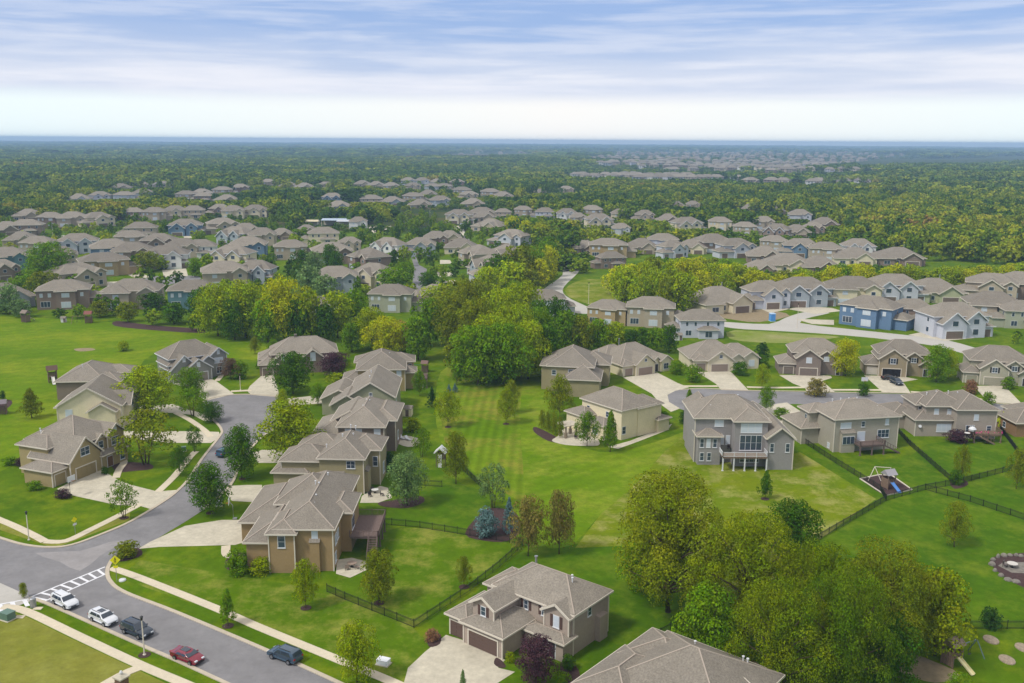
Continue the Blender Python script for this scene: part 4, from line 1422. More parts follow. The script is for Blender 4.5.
KD = {'front': 'garage-fronted house', 'gables': 'white-trimmed gabled house', 'rear': 'back-facing house',
      'ranch': 'broad low house', 'porch': 'porched house', 'plain': 'two-storey house'}
ROWS = {
    'in the meadow-side row': [(8, 309, 50, 'ranch', 20, GB), (64, 309, 52, 'rear', 3, BR), (131, 309, 50, 'plain', -4, TN), (193, 309, 50, 'rear', 2, TEAL)],
    'in second left row': [(2, 281, 34, 'front', 25, BR), (82, 289, 52, 'front', 35, TN), (165, 269, 44, 'gables', 0, WH), (226, 287, 40, 'plain', 8, TN), (252, 284, 34, 'gables', -14, GB)],
    'in third left row': [(58, 268, 34, 'front', 10, TN), (132, 264, 34, 'plain', 0, BR), (182, 259, 30, 'plain', 0, TN), (20, 246, 28, 'ranch', 0, TN), (8, 270, 34, 'plain', 10, TEAL), (36, 256, 34, 'rear', -8, TN), (78, 254, 36, 'gables', 6, LG), (112, 260, 38, 'plain', 10, BLU2), (106, 276, 52, 'rear', 15, GO), (154, 253, 36, 'front', 0, BR), (200, 259, 34, 'porch', 0, WH), (226, 268, 38, 'gables', -20, CR), (248, 257, 32, 'plain', 0, BLU2)],
    'on the inner slope': [(281, 240, 20, 'ranch', 0, BR), (262, 246, 24, 'plain', 0, TN), (306, 236, 20, 'ranch', 0, TN), (347, 252, 24, 'front', 0, TN), (291, 260, 34, 'rear', 5, TN), (324, 245, 34, 'porch', 5, CR), (333, 264, 36, 'plain', 10, BR), (360, 270, 34, 'plain', -60, BR), (362, 288, 40, 'front', -30, CR), (336, 293, 40, 'plain', 5, GB)],
    'around the short street': [(382, 258, 30, 'gables', -30, WH), (418, 257, 31, 'front', 0, GB), (461, 254, 30, 'ranch', 0, CR), (469, 266, 38, 'plain', -70, TN), (484, 275, 34, 'rear', -60, TN), (449, 243, 24, 'ranch', 0, TN), (436, 248, 22, 'plain', 0, BR), (474, 277, 40, 'front', -70, GB), (480, 290, 42, 'plain', -75, LG), (495, 262, 36, 'ranch', -50, BR), (503, 247, 34, 'front', -30, LG)],
    'behind the wood edge': [(318, 322, 24, 'porch', 0, WH), (390, 312, 46, 'rear', -6, GG), (424, 304, 32, 'ranch', -40, BR), (545, 316, 44, 'rear', 4, LG)],
    'behind the hedge': [(606, 325, 42, 'rear', -14, GO), (650, 327, 50, 'rear', -4, TN), (703, 339, 50, 'porch', 8, LG)],
    'beyond the pale road': [(730, 313, 56, 'ranch', 30, CR), (768, 309, 44, 'front', 18, LG), (808, 307, 50, 'gables', 12, GB), (855, 305, 50, 'plain', 4, CR), (898, 303, 48, 'gables', 8, LG), (938, 303, 52, 'ranch', 6, GRN), (985, 300, 50, 'front', -10, TN), (1022, 299, 44, 'plain', -5, BR)],
    'on the near side of pale road': [(864, 327, 56, 'rear', -28, BL), (914, 326, 46, 'porch', 5, BR), (964, 338, 56, 'gables', 22, LG), (994, 323, 46, 'plain', 2, TN), (1030, 330, 50, 'porch', 8, GG)],
    'in the far left row': [(5, 236, 32, 'ranch', 0, BR), (25, 236, 34, 'porch', 0, BR), (27, 221, 26, 'ranch', 0, TN), (50, 227, 26, 'rear', 0, BR), (72, 227, 26, 'plain', 0, TN), (100, 227, 32, 'front', 30, CR), (133, 220, 22, 'porch', 0, BR), (154, 221, 25, 'rear', 0, TN), (174, 219, 24, 'front', 10, CR), (193, 219, 24, 'porch', 0, TN), (217, 217, 22, 'front', 0, BR), (233, 219, 20, 'plain', 0, CR), (252, 218, 26, 'front', 0, CR)],
    'in the gabled left row': [(140, 239, 34, 'porch', 0, TN), (131, 249, 32, 'rear', 5, TN), (185, 236, 32, 'gables', 2, BLU2), (222, 234, 34, 'front', 15, TN), (229, 245, 30, 'gables', -30, GB), (247, 240, 22, 'plain', 10, TN)],
    'among trees above the left rows': [(78, 203, 20, 'ranch', 0, LG), (97, 202, 24, 'front', 0, LG), (120, 191, 20, 'ranch', 0, TN), (124, 202, 22, 'rear', 0, LG), (143, 199, 22, 'plain', 0, LG), (143, 189, 14, 'ranch', 0, TN), (161, 190, 18, 'gables', 0, TN), (186, 201, 22, 'rear', 0, TN), (201, 197, 22, 'ranch', 0, TN), (203, 203, 20, 'porch', 0, BR), (222, 196, 22, 'rear', 0, TN), (226, 204, 24, 'ranch', 0, TN), (240, 193, 18, 'plain', 0, BR), (268, 187, 12, 'plain', 0, TN), (288, 189, 18, 'ranch', 0, TN), (304, 190, 18, 'ranch', 0, TN), (324, 190, 18, 'front', 0, TN), (332, 204, 20, 'gables', 0, BLU2), (338, 211, 24, 'ranch', 0, GB)],
    'on the central rise': [(362, 187, 18, 'ranch', 0, TN), (376, 188, 16, 'ranch', 0, TN), (391, 191, 20, 'plain', 0, TN), (408, 185, 14, 'plain', 0, LG), (411, 191, 18, 'front', 0, TN), (422, 185, 14, 'plain', 0, LG), (437, 185, 18, 'ranch', 0, LG), (433, 192, 20, 'rear', 0, LG), (444, 192, 18, 'rear', 0, TN), (457, 187, 18, 'plain', 0, BR), (462, 196, 20, 'rear', 0, TN), (467, 201, 20, 'front', 0, TN), (473, 208, 22, 'ranch', 0, TN), (371, 206, 26, 'porch', 0, TN), (392, 206, 24, 'ranch', 0, GB), (413, 203, 24, 'rear', 0, TN), (420, 209, 22, 'ranch', 0, TN), (440, 207, 26, 'plain', 0, GB), (428, 198, 18, 'ranch', 0, TN), (459, 224, 26, 'gables', 0, CR), (482, 221, 24, 'plain', 0, TN), (485, 232, 28, 'ranch', -30, TN), (490, 198, 22, 'rear', 0, TN), (503, 200, 20, 'ranch', 0, TN), (540, 196, 14, 'ranch', 0, TN), (566, 195, 14, 'plain', 0, TN)],
    'in the row right of centre': [(484, 222, 22, 'ranch', 0, TN), (503, 219, 18, 'porch', 0, TN), (523, 217, 19, 'rear', 0, TN), (545, 220, 22, 'porch', 0, LG), (567, 222, 20, 'gables', 0, WH), (578, 224, 14, 'plain', 0, TN), (592, 218, 22, 'rear', 0, TN), (601, 229, 26, 'gables', 10, CR), (620, 221, 16, 'plain', 0, CR), (643, 223, 21, 'front', 0, TN), (668, 225, 22, 'ranch', 0, BR), (691, 233, 28, 'gables', 20, CR), (720, 231, 24, 'rear', 0, CR), (621, 236, 16, 'plain', 0, LG), (677, 209, 14, 'ranch', 0, TN), (693, 210, 10, 'plain', 0, TN)],
    'in the row behind the wood belt': [(585, 254, 26, 'ranch', 0, BR), (608, 258, 40, 'rear', 0, GO), (615, 269, 30, 'porch', 20, BR), (642, 254, 30, 'ranch', 0, TN), (663, 252, 32, 'rear', 0, LG), (676, 258, 28, 'front', 30, LG), (692, 254, 28, 'ranch', 0, CR), (716, 253, 30, 'plain', 20, BR), (738, 258, 36, 'front', 20, LG), (765, 263, 32, 'ranch', 0, BR), (774, 252, 28, 'rear', 0, TN), (796, 258, 32, 'front', 0, BLU2), (806, 252, 26, 'ranch', 0, TN), (826, 262, 34, 'rear', 0, TN), (789, 273, 44, 'ranch', 0, CR), (820, 275, 36, 'ranch', 0, BR), (760, 276, 18, 'ranch', 0, BR), (860, 259, 30, 'gables', 5, WH), (856, 266, 38, 'ranch', 0, CR), (902, 266, 50, 'ranch', 5, BR)],
    'on the far right knoll': [(745, 236, 24, 'rear', 0, TN), (764, 230, 18, 'plain', 0, TN), (774, 240, 24, 'gables', -20, BR), (797, 238, 26, 'ranch', 0, TN), (812, 236, 22, 'front', 0, BR), (800, 223, 20, 'plain', 0, LG), (750, 212, 16, 'ranch', 0, TN), (776, 215, 18, 'ranch', 0, TN), (825, 230, 26, 'ranch', 0, BR)],
}
for row, lst in ROWS.items():
    for (px, base, wpx, kind, yaw, col) in lst:
        mid_house(px, base, wpx, kind, yaw, col, row)
for row in ROWS:
    L_ = sorted([q for q in MIDH if q[3] == row], key=lambda q: q[0])
    for i, q in enumerate(L_):
        tag(q[1], '%s %s, %s %s' % (CN[id(q[2])], KD[q[4]], ordinal(i, len(L_)), row), 'house', 'houses ' + row)

# far subdivision: small single-mesh houses (body, roof, dark openings), in rows on the skyline
fm = MB()


def far_mesh():
    r = MB()
    r.box(-8, 8, -5, 5, -1, 5.5, 0)
    for k in (-5.5, -2, 2, 5.5):
        for z in (.9, 3.6):
            r.box(k - .7, k + .7, -5.06, -4.9, z, z + 1.3, 2)
            r.box(k - .7, k + .7, 4.9, 5.06, z, z + 1.3, 2)
    X, Y = 8.6, 5.6
    z, rz = 5.5, 9.0
    A, B = (-3.6, 0, rz), (3.6, 0, rz)
    c = [(-X, -Y, z), (X, -Y, z), (X, Y, z), (-X, Y, z)]
    for f_ in ([c[0], c[1], B, A], [c[2], c[3], A, B], [c[3], c[0], A], [c[1], c[2], B], c[::-1]):
        r.face(f_, 1)
    r.box(1, 7, -7, -3, -1, 3, 0)
    r.add([(.6, -7.5, 3), (7.4, -7.5, 3), (7.4, -3, 3), (.6, -3, 3), (4, -7.5, 5.6), (4, -3, 5.6)], [(0, 1, 4), (0, 4, 5, 3), (1, 2, 5, 4), (0, 3, 2, 1)], 1)
    return r.mesh('far_house', [M['siding'], M['roof'], M['pane']])


FM = far_mesh()
random.seed(11)
far_spec = []
far_rest = []
for (y0, x0, x1, st) in ((151, 600, 900, 11), (154.5, 620, 900, 11), (157.5, 600, 890, 11), (160.5, 590, 870, 11), (163.5, 620, 850, 11), (166.5, 600, 830, 11), (148.5, 560, 900, 14), (150, 420, 560, 16), (153, 620, 860, 12), (156, 640, 900, 12), (159, 600, 880, 12), (162, 650, 860, 11), (165, 610, 840, 11), (168, 640, 800, 11),
                         (171, 660, 790, 11), (175, 578, 640, 9), (177, 585, 700, 9.5), (180, 640, 740, 10), (184, 735, 860, 16), (174, 770, 880, 15)):
    x = x0
    while x < x1:
        if random.random() < .8:
            far_spec.append((x + random.uniform(-2.5, 2.5), y0 + random.uniform(-.7, .7)))
        x += st * random.uniform(.55, .95)
for k in range(14):
    far_spec.append((random.uniform(440, 530), random.uniform(152, 158)))
far_spec.sort(key=lambda q: -q[1])
far_n = 0
for (px, py) in far_spec:
    p = g(px, py)
    if len(MIDH) + 24 + far_n >= 298:
        far_rest.append((p.x, p.y, tz(p.x, p.y) + .5, 1.35, 1.3, random.uniform(-.6, .6), 0))
        HOUSES.append((p.x, p.y - 6, 16))
        continue
    far_n += 1
    o = bpy.data.objects.new('far_house', FM)
    C.objects.link(o)
    o.location = (p.x, p.y, tz(p.x, p.y) + .5)
    o.rotation_euler.z = random.uniform(-.6, .6)
    s_ = random.uniform(1.25, 1.6)
    o.scale = (s_, s_, 1.3)
    o.color = random.choice([TN, TN, CR, LG, GB, BR, WH])
    tag(o, 'tiny distant grey-roofed house in the hazy subdivision near the horizon', 'house', 'distant subdivision houses near the horizon')
    HOUSES.append((p.x, p.y - 6, 16))
# clubhouse with pool shelters in the left middle distance
def shelter(px, base, w, d, hgt, col, label, roofcol=None, yaw=0, name='shelter'):
    p = g(px, base)
    r_ = empty(name, (p.x, p.y, 0), R(yaw))
    tag(r_, label, 'shelter')
    c = MB()
    for sx_ in (-1, 1):
        for sy_ in (0, 1):
            c.box(sx_ * w / 2 - .2, sx_ * w / 2 + .2, sy_ * d - .2, sy_ * d + .2, 0, hgt)
    c.box(-w / 2 + .3, w / 2 - .3, d - .3, d, 0, hgt * .8)
    c.build('posts', M['trim'], r_)
    t = MB()
    t.add([(-w / 2 - .6, -.6, hgt), (w / 2 + .6, -.6, hgt), (w / 2 + .6, d + .6, hgt), (-w / 2 - .6, d + .6, hgt),
           (-w / 2 - .6, -.6, hgt + .3), (w / 2 + .6, -.6, hgt + .3), (w / 2 + .6, d + .6, hgt + .3), (-w / 2 - .6, d + .6, hgt + .3), (-w / 2, d / 2, hgt + 1.4), (w / 2, d / 2, hgt + 1.4)],
          [(3, 2, 1, 0), (0, 1, 5, 4), (2, 3, 7, 6), (4, 5, 9, 8), (6, 7, 8, 9), (0, 4, 8, 7, 3), (1, 2, 6, 9, 5)])
    t.build('roof', M['plastic'], r_, color=col)
    HOUSES.append((p.x, p.y, w * .7))


shelter(334, 226, 19, 9, 4.2, S(164, 178, 194), 'long pale blue-white shelter beside the pool, left middle distance')
shelter(345, 227, 12, 7, 4, S(180, 184, 190), 'smaller white shelter right of the long pool shelter', name='shelter')
shelter(312, 227, 9, 6, 4, S(196, 184, 150), 'beige open shelter left of the long pool shelter', name='shelter')
mid_house(358, 229, 16, 'plain', 0, WH, 'club')
tag(MIDH[-1][1], 'white clubhouse with grey pointed roof between trees, left middle distance', 'house')
# ------------------------------------------------------------------ trees
def leafmat(name, objcol=True, ramp=None, rw=.6):
    m_ = bpy.data.materials.new(name)
    m_.use_nodes = True
    nt = m_.node_tree
    L = nt.links
    nt.nodes.clear()
    out = nt.nodes.new('ShaderNodeOutputMaterial')
    df = nt.nodes.new('ShaderNodeBsdfDiffuse')
    tr = nt.nodes.new('ShaderNodeBsdfTranslucent')
    mx = nt.nodes.new('ShaderNodeMixShader')
    mx.inputs[0].default_value = .2
    oi = nt.nodes.new('ShaderNodeObjectInfo')
    gm = nt.nodes.new('ShaderNodeNewGeometry')
    if objcol:
        cur = oi.outputs['Color']
    else:
        nz = nt.nodes.new('ShaderNodeTexNoise')
        nz.inputs['Scale'].default_value = .0045
        nz.inputs['Detail'].default_value = 3
        L.new(oi.outputs['Location'], nz.inputs['Vector'])
        ad = nt.nodes.new('ShaderNodeMath')
        ad.operation = 'MULTIPLY_ADD'
        L.new(oi.outputs['Random'], ad.inputs[0])
        ad.inputs[1].default_value = rw
        sb = nt.nodes.new('ShaderNodeMath')
        sb.operation = 'MULTIPLY_ADD'
        L.new(nz.outputs[0], sb.inputs[0])
        sb.inputs[1].default_value = 1.6
        sb.inputs[2].default_value = -.6
        L.new(sb.outputs[0], ad.inputs[2])
        cr = nt.nodes.new('ShaderNodeValToRGB')
        e = cr.color_ramp.elements
        while len(e) < len(ramp):
            e.new(.5)
        for k, (p, c) in enumerate(ramp):
            e[k].position = p
            e[k].color = c
        L.new(ad.outputs[0], cr.inputs[0])
        cur = cr.outputs[0]
    # leaf to leaf and clump to clump variation of the leaves' own green
    mr = nt.nodes.new('ShaderNodeMapRange')
    mr.inputs[3].default_value = .8
    mr.inputs[4].default_value = 1.75
    L.new(gm.outputs['Random Per Island'], mr.inputs[0])
    vm = nt.nodes.new('ShaderNodeVectorMath')
    vm.operation = 'SCALE'
    L.new(cur, vm.inputs[0])
    L.new(mr.outputs[0], vm.inputs['Scale'])
    tcn = nt.nodes.new('ShaderNodeTexCoord')
    n2 = nt.nodes.new('ShaderNodeTexNoise')
    n2.inputs['Scale'].default_value = 5
    n2.inputs['Detail'].default_value = 2
    L.new(tcn.outputs['Object'], n2.inputs['Vector'])
    hs = nt.nodes.new('ShaderNodeHueSaturation')
    h1 = nt.nodes.new('ShaderNodeMapRange')
    h1.inputs[1].default_value = .3
    h1.inputs[2].default_value = .7
    h1.inputs[3].default_value = .478
    h1.inputs[4].default_value = .522
    L.new(n2.outputs[0], h1.inputs[0])
    L.new(h1.outputs[0], hs.inputs['Hue'])
    h2 = nt.nodes.new('ShaderNodeMapRange')
    h2.inputs[3].default_value = .88
    h2.inputs[4].default_value = 1.14
    L.new(oi.outputs['Random'], h2.inputs[0])
    L.new(h2.outputs[0], hs.inputs['Value'])
    L.new(vm.outputs[0], hs.inputs['Color'])
    L.new(hs.outputs[0], df.inputs[0])
    L.new(hs.outputs[0], tr.inputs[0])
    L.new(df.outputs[0], mx.inputs[1])
    L.new(tr.outputs[0], mx.inputs[2])
    L.new(mx.outputs[0], out.inputs[0])
    return m_


M['leaf'] = leafmat('foliage')
M['wood_leaf'] = leafmat('forest_foliage', False, [(0, S(46, 72, 24)), (.25, S(62, 90, 24)), (.48, S(86, 108, 24)), (.68, S(112, 124, 24)),
                                                    (.86, S(132, 138, 28)), (.97, S(136, 132, 40)), (1, S(124, 104, 50))])
M['garden_leaf'] = leafmat('garden_foliage', False, [(0, S(56, 84, 22)), (.3, S(74, 102, 20)), (.55, S(96, 120, 20)), (.85, S(124, 136, 24)), (1, S(146, 150, 30))])
M['far_leaf'] = leafmat('distant_foliage', False, [(0, S(50, 76, 30)), (.3, S(66, 92, 30)), (.6, S(90, 110, 30)), (.85, S(120, 128, 34)), (1, S(128, 114, 54))], .5)


def crown_mesh(name, kind, nleaf, size, seed, m_, nlobe=None):
    """unit crown: height 1, about 1 wide; leaf-sized quads on the skins of many lobes"""
    rs = np.random.RandomState(seed)
    lobes = []
    def env(t):       # radius of the crown at height t (0..1 of the crown)
        if kind == 'round':
            return max(0, 1 - abs((t - .48) / .56) ** 2.3) ** .5
        if kind == 'oval':
            return max(0, 1 - abs((t - .42) / .62) ** 2.0) ** .62
        if kind == 'cone':
            return (max(0, 1 - t) ** .75) * min(1, .55 + t * 3.5)
        if kind == 'spruce':
            return (1 - t) ** .9 * min(1, .75 + t * 3)
        if kind == 'column':
            return max(0, 1 - abs((t - .45) / .57) ** 4) ** .5
        if kind == 'big':
            return max(0, 1 - abs((t - .5) / .56) ** 2.0) ** .5 * .98
        return max(0, 1 - abs((t - .42) / .6) ** 2.4) ** .5
    base = {'round': .09, 'oval': .16, 'cone': .12, 'spruce': .03, 'column': .02, 'bush': 0.0, 'big': .12, 'open': .22}[kind]
    nl = nlobe or {'round': 46, 'oval': 44, 'cone': 44, 'spruce': 60, 'column': 26, 'bush': 22, 'big': 120, 'open': 30}[kind]
    lr = {'round': .145, 'oval': .13, 'cone': .12, 'spruce': .085, 'column': .2, 'bush': .2, 'big': .098, 'open': .13}[kind]
    ph1, ph2 = rs.rand() * 6, rs.rand() * 6
    for i in range(nl):
        t = (i + rs.rand()) / nl
        a = i * 2.39996 + rs.rand() * .7
        wob = 1 + .2 * math.sin(2 * a + ph1) + .14 * math.sin(3 * a + ph2 + t * 4)
        r = env(t) * .5 * wob * (.68 + .34 * rs.rand() ** .7)
        l_ = lr * (.75 + .55 * rs.rand()) * (.6 + .4 * env(t))
        rr = max(r - l_ * .55, 0)
        lobes.append((rr * math.cos(a), rr * math.sin(a), base + (1 - base) * (t * .93 + .02), l_))
    # a few inner lobes close the middle
    if kind not in ('open',):
        for i in range(nl // 3):
            t = .15 + .7 * rs.rand()
            a = rs.rand() * 6.28
            r = env(t) * .2 * rs.rand()
            lobes.append((r * math.cos(a), r * math.sin(a), base + (1 - base) * t, lr * 1.15))
    lobes = np.array(lobes)
    wgt = lobes[:, 3] ** 2
    idx = rs.choice(len(lobes), nleaf, p=wgt / wgt.sum())
    c = lobes[idx]
    d = rs.normal(size=(nleaf, 3))
    d /= np.linalg.norm(d, axis=1)[:, None]
    d[:, 2] = np.where((d[:, 2] < -.2) & (rs.rand(nleaf) < .7), -d[:, 2], d[:, 2])
    rad = c[:, 3:4] * (.84 + .24 * rs.rand(nleaf, 1) + .12 * np.sin(d[:, :1] * 9 + c[:, :1] * 40) * np.sin(d[:, 1:2] * 8 + c[:, 1:2] * 50))
    zs = .85 if kind != 'spruce' else .55
    pos = c[:, :3] + d * rad * np.array([1, 1, zs])
    nrm = d + rs.normal(size=(nleaf, 3)) * .3 + np.array([0, 0, .2])
    if kind == 'spruce':
        nrm = d * .6 + rs.normal(size=(nleaf, 3)) * .5 + np.array([0, 0, .3])
    nrm /= np.linalg.norm(nrm, axis=1)[:, None]
    t1 = np.cross(nrm, rs.normal(size=(nleaf, 3)))
    t1 /= np.linalg.norm(t1, axis=1)[:, None] + 1e-9
    t2 = np.cross(nrm, t1)
    s_ = size * (.6 + .8 * rs.rand(nleaf, 1))
    w_ = s_ * (.55 + .3 * rs.rand(nleaf, 1))
    v = np.empty((nleaf, 4, 3))
    v[:, 0] = pos - t1 * s_
    v[:, 1] = pos - t2 * w_
    v[:, 2] = pos + t1 * s_
    v[:, 3] = pos + t2 * w_
    v = v.reshape(-1, 3)
    v[:, 2] = np.maximum(v[:, 2], .004)
    me = bpy.data.meshes.new(name)
    me.vertices.add(nleaf * 4)
    me.vertices.foreach_set('co', v.ravel())
    me.loops.add(nleaf * 4)
    me.loops.foreach_set('vertex_index', np.arange(nleaf * 4, dtype=np.int32))
    me.polygons.add(nleaf)
    me.polygons.foreach_set('loop_start', np.arange(0, nleaf * 4, 4, dtype=np.int32))
    me.update()
    me.materials.append(m_)
    return me, lobes


def trunk_mesh(name, kind, lobes, multi=1, seed=0, m_=None):
    rnd = random.Random(seed)
    mb = MB()
    r0 = {'big': .022, 'round': .022, 'oval': .02, 'cone': .024, 'open': .013, 'bush': .02, 'column': .02, 'spruce': .02}[kind]
    top = .75 if kind not in ('bush',) else .4
    stems = []
    for k in range(multi):
        a = k * 2.1
        off = .0 if multi == 1 else .04
        ex = 0 if multi == 1 else .16
        pts = [(off * math.cos(a), off * math.sin(a), -.01)]
        for i in range(1, 5):
            t = i / 4
            pts.append(((off + ex * t) * math.cos(a) + rnd.uniform(-.015, .015), (off + ex * t) * math.sin(a) + rnd.uniform(-.015, .015), top * t))
        mb.tube(pts, [r0 * 1.25, r0, r0 * .8, r0 * .55, r0 * .25], 7)
        stems.append(pts)
    if kind != 'bush':
        for q in sorted(lobes[:len(lobes) * 3 // 4:3], key=lambda v: v[2]):
            st = stems[rnd.randrange(len(stems))]
            z = max(.15, q[2] * .62 - .03)
            t = min(z / top * 4, 3.9)
            i = int(t)
            a, b_ = Vector(st[i]), Vector(st[i + 1])
            s_ = a.lerp(b_, t - i)
            e = Vector(q[:3])
            mid = s_.lerp(e, .5) + Vector((0, 0, .02))
            mb.tube([s_, mid, e], [r0 * .42, r0 * .28, r0 * .12], 5, cap=False)
    return mb.mesh(name, m_ or M['bark'], smooth=True)


TREEK = {}


def treekind(key, kind, nleaf, size, seeds, multi=1):
    L_ = []
    for sd_ in seeds:
        me, lb = crown_mesh('crown_' + key, kind, nleaf, size, sd_, M['leaf'])
        L_.append((me, trunk_mesh('trunk_' + key, kind, lb, multi, sd_)))
    TREEK[key] = L_


treekind('big', 'big', 42000, .0074, (1, 2, 3))
treekind('round', 'round', 9500, .0165, (11, 12, 13))
treekind('oval', 'oval', 7000, .0165, (21, 22, 23))
treekind('cone', 'cone', 4200, .021, (31, 32))
treekind('open', 'open', 2600, .021, (41, 42), multi=3)
treekind('spruce', 'spruce', 5000, .02, (51, 52))
treekind('column', 'column', 2600, .03, (61,))
treekind('bush', 'bush', 2600, .035, (71, 72))
treekind('mround', 'round', 3000, .03, (81, 82, 83, 84))
treekind('moval', 'oval', 2600, .03, (85, 86, 87))
treekind('mspruce', 'spruce', 1100, .038, (88,))

DG = S(62, 92, 14); MG = S(88, 118, 12); YG = S(122, 138, 12); YB = S(154, 158, 12); OL = S(104, 114, 18); BRN = S(112, 104, 48)
PLUM = S(70, 48, 54); BS = S(92, 118, 116); LGG = S(98, 122, 68); DKG = S(46, 74, 28); RED = S(124, 92, 66); BRI = S(172, 184, 30)
TREES = []      # every tree: dict


def T(px, base, top, wpx, kind, col, label=None, group=None, cat='tree', cluster=None, hmax=24):
    p = g(px, base)
    ms = pxscale(px, base)
    # pixel height of an upright thing at this depth
    d = (p - Vector((0, 0, CAMH))).dot(_f)
    # solve the height so that its top projects to the top pixel
    lo, hi = .3, 40
    for _ in range(28):
        md = (lo + hi) / 2
        if project((p.x, p.y, md))[1] > top:
            lo = md
        else:
            hi = md
    hgt = min(lo, hmax)
    w = wpx * ms
    TREES.append(dict(x=p.x, y=p.y, h=hgt, w=w, kind=kind, col=col, label=label, group=group, cat=cat, cluster=cluster, px=px, size=wpx * (base - top)))


